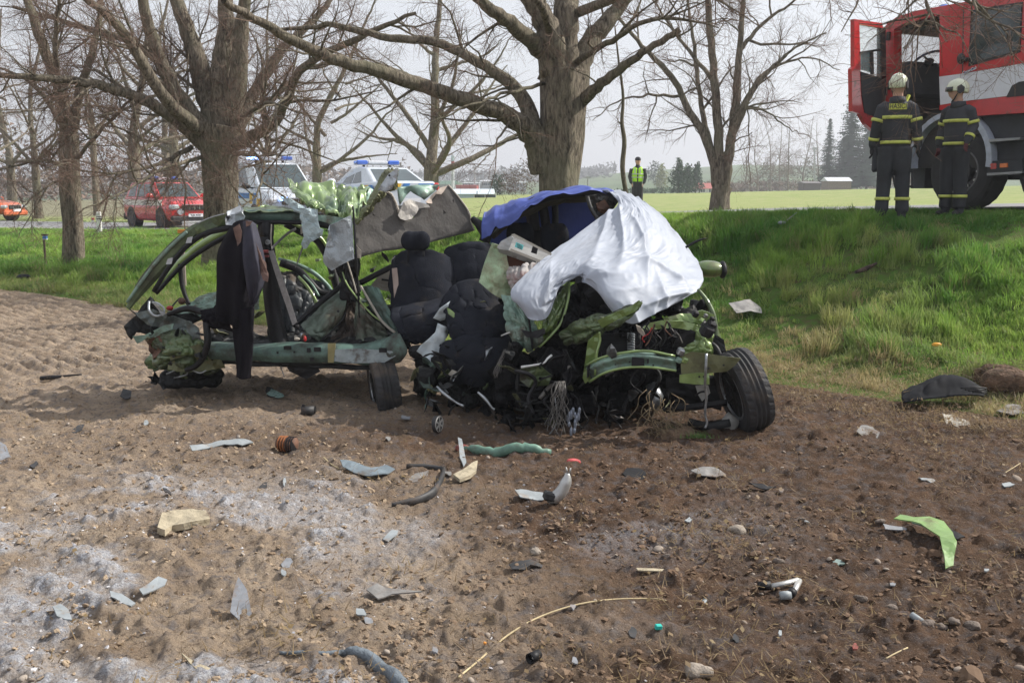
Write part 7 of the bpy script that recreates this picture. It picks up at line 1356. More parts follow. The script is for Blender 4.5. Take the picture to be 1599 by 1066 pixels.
        TY = mat('muddy_tyre', (.026, .026, .028), .75, var=.3, scale=5, bump=.15, bscale=60, dirt=.35, dcol=(.10, .075, .055)); o = mesh(nm, vs, fs, TY, root, False); o.modifiers.new('w', 'WEIGHTED_NORMAL') if False else None
        c = Vector(c); MB().tube([c-ax*wd*.35, c-ax*wd*.05], r_*.60, 28).build('rim_well', DK, o); m = MB()
        for s in (-1, 1):
            ring = [c+(e1*math.cos(t)+e2*math.sin(t))*r_*.61+ax*wd*.45*s for t in np.linspace(0, 2*math.pi, 33)]; m.tube(ring, .011, 6, cap=False)
        m.build('rim_edge', GYM, o, True)
        for t in range(5): a = 2*math.pi*t/5; MB().bar(c-ax*wd*.38, c-ax*wd*.40+(e1*math.cos(a)+e2*math.sin(a))*r_*.56, .06, .02, ax).build('rim_spoke', DK, o)
        return o
    tyre('front_wheel', P(1161, 609, 7.22), (.93, .16, .28), .315, .205); MB().tube([P(1130, 655, 7.25), P(1150, 668, 7.2)], [.07, .06], 16).build('brake_drum', mat('dusty_steel', (.32, .31, .29), .7), root, True)
    tyre('rear_wheel', P(600, 606, 8.10), (.95, .28, .12), .27, .19)
    # grass and roots dragged along, caught in the nose
    rs = random.Random(8); m = MB()
    for k in range(260):
        u = rs.gauss(1046, 20); v = rs.uniform(640, 695); p = P(u, v, 7.0+rs.uniform(-.08, .12)); 
        if p.z < .0: p.z = rs.uniform(.01, .06)
        dd = Vector((rs.gauss(0, .05), rs.gauss(0, .04), rs.gauss(-.01, .06))); w_ = Vector((.0018, 0, .0018)); m.add([p-w_, p+w_, p+dd], [(0, 1, 2)])
    g = m.build('caught_grass', mat('dry_root', (.20, .15, .09), .95, var=.4, scale=30), root); g['kind'] = 'stuff'
    m = MB()
    for k in range(90): p = P(rs.gauss(1086, 12), rs.uniform(684, 696), 6.85); p.z = max(p.z, .01); dd = Vector((rs.gauss(0, .03), rs.gauss(0, .03), rs.uniform(.02, .06))); w_ = Vector((.002, 0, 0)); m.add([p-w_, p+w_, p+dd], [(0, 1, 2)])
    g = m.build('caught_sod', mat('sod_green', (.08, .17, .03), .8), root); g['kind'] = 'stuff'
    for k in range(14):
        q = [(rs.uniform(1005, 1060), rs.uniform(600, 640), 7.05)]; [q.append((q[-1][0]+rs.uniform(-16, 16), min(690, q[-1][1]+rs.uniform(8, 20)), 7.0)) for t in range(3)]; PI('root_strand', q, [.003], mat('dry_root', (.20, .15, .09), .95), n=4)
    m = MB(); [m.ball(P(u, v, d), r_) for u, v, d, r_ in ((1050, 682, 7.0, (.12, .1, .06)), (1070, 676, 7.02, (.08, .09, .05)), (1030, 690, 6.95, (.09, .08, .03)))]; remesh_obj('caught_clod', m, mat('clod_brown', (.13, .085, .055), .95, var=.4, scale=14, bump=1), root, .014, 1, noise=.06, flat=True)
    return root
wreck()

def cloths():
    # white sheet over the bonnet and windscreen
    m = bpy.data.materials.new('white_sheet'); m.use_nodes = True; nt = m.node_tree; b = nt.nodes['Principled BSDF']; L = nt.links.new
    b.inputs['Base Color'].default_value = (.46, .50, .58, 1); b.inputs['Roughness'].default_value = .55; b.inputs['Sheen Weight'].default_value = .2
    tr = nd(nt, 'ShaderNodeBsdfTranslucent'); tr.inputs[0].default_value = (.48, .54, .65, 1); ms = nd(nt, 'ShaderNodeMixShader'); ms.inputs[0].default_value = .25; L(b.outputs[0], ms.inputs[1]); L(tr.outputs[0], ms.inputs[2]); L(ms.outputs[0], nt.nodes['Material Output'].inputs[0])
    tc = nd(nt, 'ShaderNodeTexCoord'); n = nd(nt, 'ShaderNodeTexNoise'); n.inputs['Scale'].default_value = 5; n.inputs['Detail'].default_value = 2; n.inputs['Distortion'].default_value = .8; L(tc.outputs['Object'], n.inputs['Vector']); bp = nd(nt, 'ShaderNodeBump'); bp.inputs['Strength'].default_value = .2; bp.inputs['Distance'].default_value = .05; L(n.outputs[0], bp.inputs['Height']); L(bp.outputs[0], b.inputs['Normal'])
    rows = [[(930, 296, 9.0), (942, 297, 9.0), (954, 297, 9.0), (966, 299, 9.0), (976, 301, 9.0), (986, 304, 9.0), (996, 308, 9.0), (1006, 313, 9.0)],
            [(958, 306, 8.75), (966, 308, 8.68), (974, 312, 8.65), (983, 316, 8.62), (993, 319, 8.6), (1004, 324, 8.62), (1015, 329, 8.7), (1026, 333, 8.85)],
            [(964, 324, 8.55), (972, 328, 8.48), (981, 331, 8.42), (992, 335, 8.38), (1004, 339, 8.38), (1018, 344, 8.42), (1032, 349, 8.5), (1046, 354, 8.75)],
            [(925, 352, 8.38), (944, 354, 8.28), (962, 356, 8.2), (982, 359, 8.12), (1002, 363, 8.12), (1024, 367, 8.18), (1046, 371, 8.32), (1066, 376, 8.62)],
            [(884, 381, 8.14), (908, 382, 8.02), (934, 383, 7.93), (962, 386, 7.85), (990, 390, 7.84), (1020, 394, 7.92), (1052, 398, 8.1), (1086, 402, 8.45)],
            [(846, 408, 7.88), (868, 408, 7.80), (890, 407, 7.72), (912, 407, 7.66), (936, 410, 7.62), (978, 414, 7.62), (1036, 418, 7.8), (1095, 424, 8.15)],
            [(821, 430, 7.66), (844, 432, 7.58), (866, 430, 7.54), (890, 427, 7.54), (914, 425, 7.54), (968, 438, 7.40), (1028, 440, 7.56), (1096, 442, 7.9)],
            [(799, 458, 7.5), (822, 466, 7.42), (848, 462, 7.42), (868, 447, 7.48), (915, 431, 7.52), (962, 470, 7.25), (1024, 458, 7.42), (1088, 456, 7.7)],
            [(812, 474, 7.46), (832, 499, 7.40), (856, 492, 7.42), (876, 446, 7.48), (916, 433, 7.52), (978, 503, 7.22), (1021, 489, 7.36), (1076, 464, 7.6)]]
    def folds(G):
        nv, nu, _ = G.shape; a, b = np.meshgrid(np.linspace(0, 1, nu), np.linspace(0, 1, nv)); du = np.gradient(G, axis=1); dv = np.gradient(G, axis=0); N = np.cross(du, dv); N /= (np.linalg.norm(N, axis=2, keepdims=True)+1e-9); N = np.where(N[..., 1:2] > 0, -N, N)
        def ridge(x, w_=1.): return np.exp(-np.abs(x/w_)**1.15)
        h = 0
        # long pulled folds radiating from the snagged corners
        X, Z = G[..., 0], G[..., 2]
        for (x0, z0, an, wd, am, L0) in ((.95, 1.62, -1.9, .025, .030, .55), (1.0, 1.55, -1.55, .03, .028, .6), (.9, 1.6, -2.25, .03, .025, .7), (.2, .92, .35, .022, .022, .8), (.35, 1.0, .22, .03, .022, .7), (1.35, 1.0, 2.7, .025, .03, .6), (1.38, .95, 3.3, .022, .03, .5), (.95, .62, 1.15, .025, .035, .35), (.95, .62, 1.75, .02, .03, .35), (1.2, .75, 1.9, .022, .025, .4), (.2, .9, 1.1, .02, .018, .35), (.1, .85, -.6, .018, .02, .25), (1.05, 1.2, -.7, .02, .02, .4), (.75, 1.2, .5, .02, .018, .5)):
            dx, dz = math.cos(an), math.sin(an); s = (X-x0)*dx+(Z-z0)*dz; t = -(X-x0)*dz+(Z-z0)*dx; t = t+.03*np.sin(s*7+x0*9); wv = wd*(.5+1.2*np.clip(s/L0, 0, 1)); h = h+am*ridge(t, wv)*np.clip(s/.08, 0, 1)*np.clip((L0-s)/(.35*L0), 0, 1)
        q = lambda x, y, s: 1-np.abs(2*vnoise(x, y, s)-1)
        lin = lambda x, y, s: 1-np.abs(2*((x*np.cos(s)+y*np.sin(s)+.8*fbm(x*.6, y*.6, 2, s)) % 1)-1)
        h = h*1.15+.030*(q(a*3.4+b*1.6, b*2.6-a*1.2, 3)-.6)+.020*(q(a*7-b*3, b*4.4+a*2.5, 8)-.5)+.011*(q(a*15+b*5, b*9-a*3, 12)-.5)+.006*(q(a*31-b*9, b*19+a*4, 15)-.5)+.010*lin(a*5, b*3, 1)*vnoise(a*4, b*4, 31)+.008*lin(a*7, b*4, 4)*vnoise(a*5, b*5, 33)
        return G+N*h[..., None]
    o = loft('white_sheet', rows, m, 210, 170, None, 0, thick=.0015, fn=folds); tag(o, 'creased white sheet draped over the windscreen and front of the green wreck', 'sheet')
    st = mat('faint_stain', (.50, .36, .33), .7)
    # blue tarp over the roof
    tb = mat('blue_tarp', (.055, .085, .32), .5, var=.12, scale=5, bump=.3, bscale=16)
    def wr(G): nv, nu, _ = G.shape; a, b = np.meshgrid(np.linspace(0, 1, nu), np.linspace(0, 1, nv)); G[..., 2] += .010*np.sin(a*31+6*b)+.016*(1-np.abs(2*vnoise(a*16, b*9, 4)-1)-.5); G[..., 1] += .03*(vnoise(a*9, b*4, 6)-.5); return G
    rows = [[(752, 374, 8.72), (763, 370, 8.7), (771, 357, 8.7), (780, 356, 8.7), (806, 345, 8.7), (826, 323, 8.7), (850, 311, 8.72), (880, 303, 8.75), (915, 299, 8.8), (940, 301, 8.85), (962, 306, 8.9)],
            [(752, 352, 8.74), (760, 346, 8.74), (772, 340, 8.74), (786, 336, 8.74), (806, 328, 8.74), (828, 315, 8.76), (852, 306, 8.78), (880, 298, 8.82), (912, 294, 8.86), (938, 297, 8.9), (958, 300, 8.94)],
            [(755, 336, 8.85), (763, 330, 8.88), (775, 325, 8.9), (790, 319, 8.9), (808, 314, 8.9), (830, 307, 8.92), (854, 301, 8.94), (880, 296, 8.96), (908, 292, 9.0), (932, 294, 9.0), (952, 297, 9.0)],
            [(757, 333, 9.4), (768, 328, 9.45), (780, 322, 9.5), (796, 317, 9.5), (814, 312, 9.5), (834, 306, 9.5), (856, 301, 9.5), (880, 297, 9.5), (905, 294, 9.5), (926, 296, 9.5), (945, 300, 9.5)],
            [(762, 345, 9.75), (772, 340, 9.75), (784, 335, 9.75), (798, 330, 9.75), (815, 325, 9.75), (834, 318, 9.75), (856, 312, 9.75), (880, 307, 9.75), (903, 304, 9.75), (922, 306, 9.75), (938, 312, 9.72)],
            [(768, 400, 9.8), (778, 400, 9.82), (790, 400, 9.82), (804, 400, 9.84), (820, 400, 9.84), (838, 400, 9.84), (860, 400, 9.84), (884, 400, 9.84), (905, 400, 9.84), (922, 400, 9.82), (938, 400, 9.8)]]
    o = loft('blue_tarp', rows, tb, 130, 80, None, 0, thick=.002, fn=wr); tag(o, 'blue tarp spread over the roof of the green wreck, hanging down behind its window', 'tarp')
    # dark clothes caught on the frame
    jk = mat('jacket_black', (.009, .008, .011), 1, var=.3, scale=5, bump=.4, bscale=14, spec=.1); nv_ = mat('jacket_navy', (.022, .022, .038), .8, var=.3, scale=6, bump=.4, bscale=14); ln = mat('jacket_lining', (.14, .085, .07), .85, var=.4, scale=7, bump=.4)
    root = thing('jacket', 'torn dark jacket with one sleeve hanging from the bent rear frame of the wreck', 'jacket', tuple(P(375, 350, 8.05)))
    def cf(am, nx, s):
        def f(G): nv, nu, _ = G.shape; a, b = np.meshgrid(np.linspace(0, 1, nu), np.linspace(0, 1, nv)); G[..., 1] += am*np.sin(a*nx+b*2.2+s)*np.clip(b*3, 0, 1)+am*1.2*(vnoise(a*4, b*5, s)-.5); return G
        return f
    loft('body', [[(362, 350, 8.2), (372, 345, 8.1), (384, 343, 8.12), (396, 346, 8.2)], [(346, 378, 8.12), (364, 372, 8.0), (384, 372, 8.0), (402, 374, 8.12)], [(339, 400, 8.1), (362, 405, 7.95), (386, 408, 7.95), (406, 410, 8.1)], [(339, 450, 8.1), (362, 455, 7.95), (384, 458, 7.98), (402, 455, 8.12)], [(338, 500, 8.12), (358, 506, 8.0), (378, 510, 8.02), (394, 490, 8.15)]], jk, 50, 60, root, 0, thick=.006, fn=cf(.03, 14, 2))
    loft('sleeve', [[(364, 480, 8.05), (378, 482, 7.97), (395, 478, 8.05)], [(366, 520, 8.03), (380, 522, 7.95), (394, 520, 8.03)], [(369, 560, 8.0), (381, 562, 7.93), (393, 560, 8.0)], [(370, 589, 8.0), (381, 591, 7.95), (391, 590, 8.0)]], jk, 24, 50, root, 0, thick=.03, fn=cf(.012, 9, 5))
    loft('side_panel', [[(380, 346, 8.02), (390, 345, 7.98), (400, 350, 8.05)], [(378, 385, 7.95), (394, 384, 7.9), (408, 384, 8.0)], [(382, 420, 7.92), (400, 420, 7.88), (414, 418, 8.0)], [(388, 455, 7.95), (402, 452, 7.93), (413, 440, 8.02)], [(392, 478, 8.02), (397, 476, 8.0), (402, 470, 8.05)]], nv_, 36, 50, root, 0, thick=.006, fn=cf(.02, 11, 3))
    loft('drape', [[(314, 486, 8.2), (330, 480, 8.15), (345, 470, 8.1)], [(318, 500, 8.15), (335, 498, 8.08), (352, 500, 8.03)], [(330, 512, 8.2), (345, 515, 8.12), (365, 520, 8.05)]], jk, 30, 24, root, .03, (3, 3), 6)
    PLt = lambda nm, px, d, m, s: plate(nm, [(u, v, d) for u, v in px], m, root, .005, .03, s, 4)
    PLt('lining', [(364, 356), (374, 350), (379, 362), (377, 378), (372, 384), (368, 370)], 7.97, ln, 1); PLt('lining', [(399, 378), (404, 390), (412, 412), (420, 432), (419, 440), (412, 437), (405, 420), (400, 402)], 7.92, ln, 2); PLt('lining', [(384, 345), (394, 346), (390, 352), (385, 354)], 7.94, ln, 3)
cloths()
# ------------------------------------------------------------------ pieces scattered over the field
def debris():
    BK = MATS['black_trim']; DKM = mat('soot_black', (.025, .025, .027), .6, var=.4, scale=12, dirt=.3, dcol=(.09, .065, .05)); GRY = mat('ash_grey_plastic', (.20, .21, .23), .6, var=.2, scale=14, dirt=.35, dcol=(.20, .14, .10)); PALE = mat('pale_plastic', (.25, .275, .29), .55, var=.15, scale=14, dirt=.25, dcol=(.24, .18, .13)); DUL = mat('dull_grey', (.17, .165, .16), .7, var=.25, scale=12, dirt=.4, dcol=(.12, .08, .06))
    CRM = mat('cream_foam', (.36, .31, .22), .9, var=.2, scale=12, dirt=.2, bump=.5, bscale=40); LIM = mat('dusty_lime', (.17, .28, .09), .5, var=.15, scale=9, dirt=.2, coat=.3, dcol=(.14, .12, .06)); TEA = mat('dusty_teal', (.12, .22, .17), .5, var=.3, scale=9, dirt=.4); SIL = mat('dull_silver', (.45, .45, .44), .4, .6, var=.2, scale=12, dirt=.3); STO = mat('stone', (.15, .12, .10), .9, var=.3, scale=25, bump=.6); STL = mat('pale_stone', (.28, .24, .20), .9, var=.2, scale=25, bump=.5); REDC = mat('red_cloth', (.45, .08, .08), .8, var=.3, scale=20); TURQ = mat('turquoise_plastic', (.02, .42, .36), .4); ORG = MATS['orange_lens']; STRW = mat('dry_stem', (.42, .34, .20), .8, var=.2); BLD = mat('dark_red_foam', (.20, .05, .04), .8, var=.4, scale=15); BLU = mat('blue_grey_rubber', (.10, .12, .14), .6, var=.4, scale=18, bump=.5, bscale=60)
    rs = random.Random(21)
    def base(u, v): p = G(u, v); return p
    def piece(name, label, cat, u, v, outline, m, lift=.01, tilt=(.1, .1), thick=.006, amp=.012, seed=0, curl=0):
        """outline in photo pixels round (u,v), laid on the soil and bent"""
        o = base(u, v); r = Matrix.Rotation(tilt[0], 3, 'X')@Matrix.Rotation(tilt[1], 3, 'Y'); pts = []
        for a, b in outline:
            p = base(a, b); q = Vector((p.x-o.x, p.y-o.y, 0)); q = r@q; q.z += lift+curl*(q.x*q.x+q.y*q.y); pts.append(o+q+Vector((0, 0, .0)))
        ob = plate(name, pts, m, None, thick, amp, seed, 4, world=True); return tag(ob, label, cat)
    def auto(name, label, cat, u, v, w_, h_, ang, m, **k):
        q = []; n = 9; w_ *= .78; h_ *= .8
        for t in range(n): a = 2*math.pi*t/n; x, y = w_/2*math.cos(a)*rs.uniform(.75, 1.15), h_/2*math.sin(a)*rs.uniform(.6, 1.25); q.append((u+x*math.cos(ang)-y*math.sin(ang), v+x*math.sin(ang)+y*math.cos(ang)))
        return piece(name, label, cat, u, v, q, m, **k)
    def tubep(name, label, cat, pts, rad, m, n=8, lift=None, flat=1, jit=0):
        q = [base(*p[:2])+Vector((0, 0, (lift if lift is not None else (rad[0] if isinstance(rad, list) else rad)*.9)+(p[2] if len(p) > 2 else 0))) for p in pts]
        o = pipe(name, q, rad if isinstance(rad, list) else [rad], m, None, n, flat, world=True, jit=jit); return tag(o, label, cat)
    def stone(u, v, wpx, label, m=STO, h=.6):
        p = base(u, v); s = wpx/FPX*p.y/2; bm = bmesh.new(); bmesh.ops.create_icosphere(bm, subdivisions=3, radius=1); sd = rs.uniform(0, 50)
        for q in bm.verts: q.co *= 1+(float(vnoise(q.co.x*1.5+sd, q.co.y*1.5+q.co.z+sd))-.5)*.6
        vs = [p+Vector((q.co.x*s, q.co.y*s*.8, q.co.z*s*h+s*h*.4)) for q in bm.verts]; fs = [[x.index for x in f.verts] for f in bm.faces]; bm.free(); return tag(mesh('stone', vs, fs, m, None, True), label, 'stone')
    # --- larger recognisable pieces
    piece('body_panel', 'curved lime green body strip lying bent on the soil at the lower right', 'car part', 1460, 845, [(1394, 834), (1404, 830), (1425, 832), (1450, 832), (1472, 838), (1487, 851), (1492, 868), (1488, 890), (1476, 892), (1472, 876), (1466, 858), (1454, 848), (1436, 842), (1412, 840)], LIM, lift=.05, amp=.02, seed=1, curl=-.3)
    piece('body_panel', 'narrow dark green strip behind the lime green body strip', 'car part', 1440, 829, [(1420, 822), (1440, 826), (1468, 834), (1476, 840), (1462, 840), (1438, 833), (1424, 830)], TEA, lift=.06, seed=2)
    piece('trim_piece', 'thin grey trim strip left of the lime green body strip', 'car part', 1398, 826, [(1378, 824), (1420, 823), (1418, 828), (1382, 829)], GRY, lift=.02, seed=3); piece('trim_piece', 'black pointed trim sticking out right of the lime green body strip', 'car part', 1495, 848, [(1480, 842), (1506, 852), (1494, 854), (1484, 850)], BK, lift=.04, seed=4)
    # fender liner on the right
    o = base(1475, 628); root = thing('wheel_arch_liner', 'black plastic wheel arch liner lying on the dry grass at the right', 'car part', tuple(o))
    def cfn(Gr): return Gr
    d0 = o.y
    loft('shell', [[(1408, 612, d0-.05), (1425, 602, d0), (1445, 596, d0+.05), (1470, 590, d0+.1), (1500, 592, d0+.1), (1525, 602, d0+.05), (1538, 610, d0)], [(1408, 622, d0-.25), (1430, 608, d0-.2), (1452, 596, d0-.15), (1476, 586, d0-.1), (1502, 590, d0-.12), (1526, 604, d0-.16), (1540, 614, d0-.2)], [(1410, 629, d0-.3), (1430, 626, d0-.32), (1450, 622, d0-.32), (1474, 620, d0-.3), (1496, 618, d0-.28), (1516, 616, d0-.28), (1536, 618, d0-.28)]], mat('liner_black', (.010, .011, .014), .85, var=.3, scale=6, spec=.15), 60, 24, root, .015, (4, 2), 5, thick=.008)
    for k in range(4): pipe('rib', [(1500+k*6, 606+k*2, d0-.32), (1520+k*5, 604+k*3.0, d0-.33), (1541, 606+k*3.4, d0-.30)], [.006], BK, root)
    # torn sod heap at the right edge
    p = G(1592, 610); m = MB()
    for k in range(14): m.ball(p+Vector((rs.uniform(-.22, .5), rs.uniform(-.2, .3), rs.uniform(-.04, .12))), (rs.uniform(.08, .18), rs.uniform(.08, .16), rs.uniform(.05, .11)))
    root = thing('sod_heap', 'heap of torn brown turf and roots at the right edge of the photo', 'soil heap', tuple(p)); remesh_obj('soil', m, mat('heap_soil', (.11, .065, .04), .95, var=.5, scale=14, bump=1, bscale=30), root, .018, 0, noise=.22, flat=True)
    m = MB()
    for k in range(900): q = p+Vector((rs.gauss(-.02, .25), rs.gauss(-.05, .18), rs.uniform(.0, .26))); dd = Vector((rs.gauss(0, .06), rs.gauss(0, .05), rs.gauss(0, .04))); w_ = Vector((.002, 0, .002)); m.add([q-w_, q+w_, q+dd], [(0, 1, 2)])
    x = m.build('roots', mat('dry_root', (.20, .15, .09), .95), root); x['kind'] = 'stuff'
    # silver handle, elbow
    o = base(872, 786); root = thing('suspension_piece', 'crushed silver metal elbow standing upright on the soil in the centre', 'car part', tuple(o))
    q = [o+Vector((-.06, 0, .03)), o+Vector((-.02, 0, .03)), o+Vector((.02, .0, .07)), o+Vector((.045, 0, .13)), o+Vector((.05, 0, .17))]
    MB().tube([Vector(x) for x in catmull(q, 18)], list(np.interp(np.linspace(0, 1, 18), [0, .3, .7, 1], [.03, .038, .032, .012])), 12).build('elbow', SIL, root, True); MB().tube([q[4], q[4]+Vector((-.01, 0, .035))], [.006, .004], 6).tube([q[4]+Vector((.012, 0, 0)), q[4]+Vector((.016, 0, .03))], [.006, .004], 6).build('prongs', SIL, root, True); MB().box(q[0]+Vector((.01, -.01, .01)), (.07, .06, .05), Euler((0, .3, .2)), .01).build('black_end', DKM, root)
    piece('metal_strip', 'pale flat metal strip pointing at the silver elbow', 'car part', 832, 776, [(804, 773), (822, 770), (862, 773), (866, 780), (840, 781), (812, 780)], PALE, lift=.015, seed=6)
    # tube with black end
    r_ = thing('bent_tube', 'bent silver tube with a black end at the lower right', 'car part', tuple(base(1215, 915)))
    def tb(nm, pts, rad, m): q = [base(*p)+Vector((0, 0, rad+.012)) for p in pts]; return MB().tube(q, rad, 12).build(nm, m, r_, True)
    tb('tube', [(1202, 915), (1225, 913), (1246, 910)], .013, SIL); tb('tube', [(1248, 911), (1243, 919), (1236, 926)], .013, SIL); tb('white_end', [(1218, 928), (1235, 926)], .019, PALE); tb('black_end', [(1184, 916), (1203, 915)], .02, BK); tb('clamp', [(1238, 922), (1234, 925)], .020, BK)
    # flattened green lance of bodywork in front of the engine
    t = tubep('body_panel', 'long crumpled green strip with a red end in front of the engine', 'car part', [(722, 697), (745, 700), (770, 703), (800, 704), (830, 703), (860, 703)], [.02, .035, .038, .034, .034, .02], TEA, 10, flat=.6, jit=.004); tubep('red_rag', 'dark red tip of the long green strip in front of the engine', 'car part', [(714, 692), (722, 693), (731, 696)], [.02, .036, .03], BLD, 10)
    piece('trim_piece', 'narrow pale blade leaning below the red tip of the green strip', 'car part', 722, 712, [(715, 694), (721, 696), (728, 722), (724, 727), (718, 716)], PALE, lift=.03, seed=7)
    c = G(683, 672); root = thing('spoked_disc', 'small black spoked disc standing on its edge below the crushed seat', 'car part', tuple(c)); ax = Vector((.9, -.4, .1)).normalized(); e1 = Vector((0, 0, 1)); e2 = ax.cross(e1); cc = c+Vector((0, 0, .062)); MB().tube([cc-ax*.015, cc+ax*.015], .062, 24).build('disc', DKM, root); [MB().bar(cc+ax*.018, cc+ax*.018+(e1*math.cos(a)+e2*math.sin(a))*.055, .014, .006, ax).build('spoke', MATS['dusty_steel'], root) for a in [k*1.0472 for k in range(6)]]; MB().tube([cc+ax*.016+(e1*math.cos(a)+e2*math.sin(a))*.057 for a in np.linspace(0, 6.283, 25)], .005, 6, cap=False).build('rim_ring', MATS['dusty_steel'], root, True)
    o = G(480, 645); root = thing('canister', 'small black cylindrical part between jacket and rear wheel on the soil', 'car part', tuple(o)); MB().tube([o+Vector((-.05, 0, .035)), o+Vector((.05, .02, .035))], .036, 18).build('shell', DKM, root, True); MB().tube([o+Vector((.05, .02, .035)), o+Vector((.062, .02, .035))], .03, 14).tube([o+Vector((-.03, 0, .07)), o+Vector((-.03, 0, .085))], .012, 8).build('cap', BK, root)
    o = G(449, 700); root = thing('filter_cartridge', 'burnt orange and black ribbed cartridge left of centre', 'car part', tuple(o)); MB().tube([o+Vector((-.065, .02, .05)), o+Vector((.055, -.02, .045))], [.045, .052], 20).build('core', MATS['rusty_brown'], root, True); [MB().tube([o+Vector((x, .02-(x+.065)*.33, .047)), o+Vector((x+.007, .018-(x+.065)*.33, .047))], .056, 20).build('rib', BK if k > 2 else mat('burnt_orange', (.25, .09, .03), .7), root) for k, x in enumerate((-.05, -.03, -.01, .012, .030, .048))]
    piece('trim_piece', 'long pale curved strip on the soil left of the orange cartridge', 'car part', 345, 698, [(296, 704), (315, 700), (345, 695), (372, 692), (392, 690), (396, 694), (378, 699), (350, 699), (322, 704), (300, 708)], PALE, lift=.03, seed=8, curl=-.15)
    tubep('wiper_blade', 'black wiper blade lying far left on the furrows', 'car part', [(64, 592), (80, 592), (100, 590), (128, 589)], [.02, .022, .010, .007], BK, 8)
    piece('torn_plastic', 'small black flake left of the torn undertray', 'car part', 197, 622, [(188, 624), (193, 617), (206, 619), (204, 624), (196, 626)], BK, lift=.02, seed=9)
    piece('trim_piece', 'black slim shard in the shadow at the left', 'car part', 122, 670, [(110, 674), (122, 667), (132, 666), (128, 671), (116, 676)], DKM, lift=.012, seed=10); piece('window_piece', 'grey corner piece cut off by the left edge', 'car part', 4, 714, [(-12, 706), (0, 700), (10, 706), (18, 716), (4, 722), (-10, 722)], GRY, lift=.02, seed=11)
    piece('foam_block', 'large cream foam wedge lying on the pale ash at the left', 'foam', 290, 826, [(246, 838), (252, 822), (272, 814), (300, 814), (322, 817), (328, 826), (306, 830), (288, 834), (270, 834), (258, 842)], CRM, lift=.05, thick=.035, amp=.015, seed=12, curl=-.2)
    piece('foam_block', 'small pale yellow foam piece near the centre', 'foam', 728, 746, [(708, 752), (722, 746), (736, 738), (746, 735), (744, 744), (734, 753), (718, 756)], CRM, lift=.03, thick=.02, seed=13)
    piece('body_panel', 'flat blue grey plate with a bent end left of the black hose', 'car part', 572, 736, [(531, 730), (545, 727), (560, 731), (580, 733), (604, 730), (617, 734), (604, 742), (578, 743), (554, 740), (536, 736)], mat('blue_grey_plate', (.17, .21, .24), .5, .2, var=.2, dirt=.3), lift=.03, seed=14); tubep('thin_rod', 'thin twig like rod pointing at the flat blue grey plate', 'car part', [(505, 718), (517, 725), (530, 732)], .005, STRW, 5)
    tubep('black_hose', 'black curved rubber hose sweeping over the soil in the centre', 'hose', [(635, 730), (665, 727), (688, 726), (693, 735), (688, 752), (678, 770), (655, 782), (628, 786), (612, 788)], [.016, .018, .02, .024, .026, .03, .026, .018, .012], DKM, 10, flat=.6); piece('metal_scrap', 'grey bent scrap inside the curve of the black hose', 'car part', 655, 741, [(632, 748), (648, 739), (670, 735), (664, 744), (646, 749)], DUL, lift=.02, seed=15)
    tubep('corrugated_hose', 'thick blue black corrugated hose at the bottom edge left of centre', 'hose', [(435, 1021), (470, 1021), (505, 1022), (535, 1021), (552, 1020), (575, 1026), (596, 1040), (612, 1056), (628, 1072)], [.006, .009, .010, .014, .024, .026, .026, .026, .026], BLU, 14, jit=.0015)
    tubep('grass_stalk', 'long dry stalk arching over the soil in the foreground', 'stalk', [(716, 1062), (750, 1028), (790, 990), (840, 962), (900, 944), (960, 933), (1020, 929), (1040, 937)], [.004, .0045, .004, .003], STRW, 6, lift=.012)
    for k, (u, v, a, l) in enumerate(((1400, 1005, .5, 'short dry stalk at the lower right'), (1575, 735, .9, 'dry stalk beside the pale flake at the right edge'), (730, 590+330, 0, ''), )):
        if l: tubep('grass_stalk', l, 'stalk', [(u-16, v+12*a), (u, v), (u+18, v-14*a)], .0035, STRW, 5)
    o = base(832, 1035); root = thing('pipe_stub', 'short black pipe stub facing the camera at the bottom centre', 'car part', tuple(o)); MB().tube([o+Vector((-.012, -.02, .018)), o+Vector((.022, .02, .018))], [.019, .016], 16, cap=False).build('pipe', BK, root, True, .003)
    piece('metal_scrap', 'grey tongue shaped scrap with a dark tail in the foreground', 'car part', 605, 931, [(572, 928), (588, 923), (612, 925), (634, 926), (660, 925), (640, 930), (612, 934), (590, 939), (578, 935)], DUL, lift=.02, seed=17)
    piece('metal_scrap', 'pointed blue grey shard standing in the ash at the lower left', 'car part', 378, 958, [(360, 968), (368, 950), (376, 940), (388, 950), (393, 966), (376, 972)], GRY, lift=.02, tilt=(.5, 0), seed=18)
    piece('metal_scrap', 'forked pale scrap on the ash ridge at the lower left', 'car part', 240, 930, [(218, 932), (234, 926), (248, 918), (262, 922), (258, 928), (240, 934), (224, 940)], PALE, lift=.03, seed=19); piece('metal_scrap', 'long thin pale scrap left of the forked one', 'car part', 192, 945, [(172, 938), (190, 942), (212, 948), (205, 953), (188, 948), (174, 943)], PALE, lift=.02, seed=20)
    piece('metal_scrap', 'oval pale blue flake on the ash near the left edge', 'car part', 97, 970, [(83, 964), (96, 960), (108, 966), (113, 976), (102, 979), (90, 974)], PALE, lift=.02, seed=21); piece('bark_strip', 'pale split strip at the bottom left', 'scrap', 312, 1044, [(284, 1030), (296, 1036), (318, 1044), (332, 1049), (326, 1053), (306, 1047), (290, 1038)], CRM, lift=.015, seed=22)
    piece('metal_scrap', 'light flake left of the tongue shaped scrap, beyond it', 'car part', 612, 838, [(598, 842), (612, 831), (622, 829), (620, 836), (606, 845)], PALE, lift=.02, seed=23)
    piece('metal_scrap', 'black flat pair of blades lying right of the tongue shaped scrap', 'car part', 822, 882, [(795, 884), (812, 880), (828, 876), (848, 879), (846, 884), (828, 884), (818, 888), (800, 889)], DKM, lift=.02, seed=24)
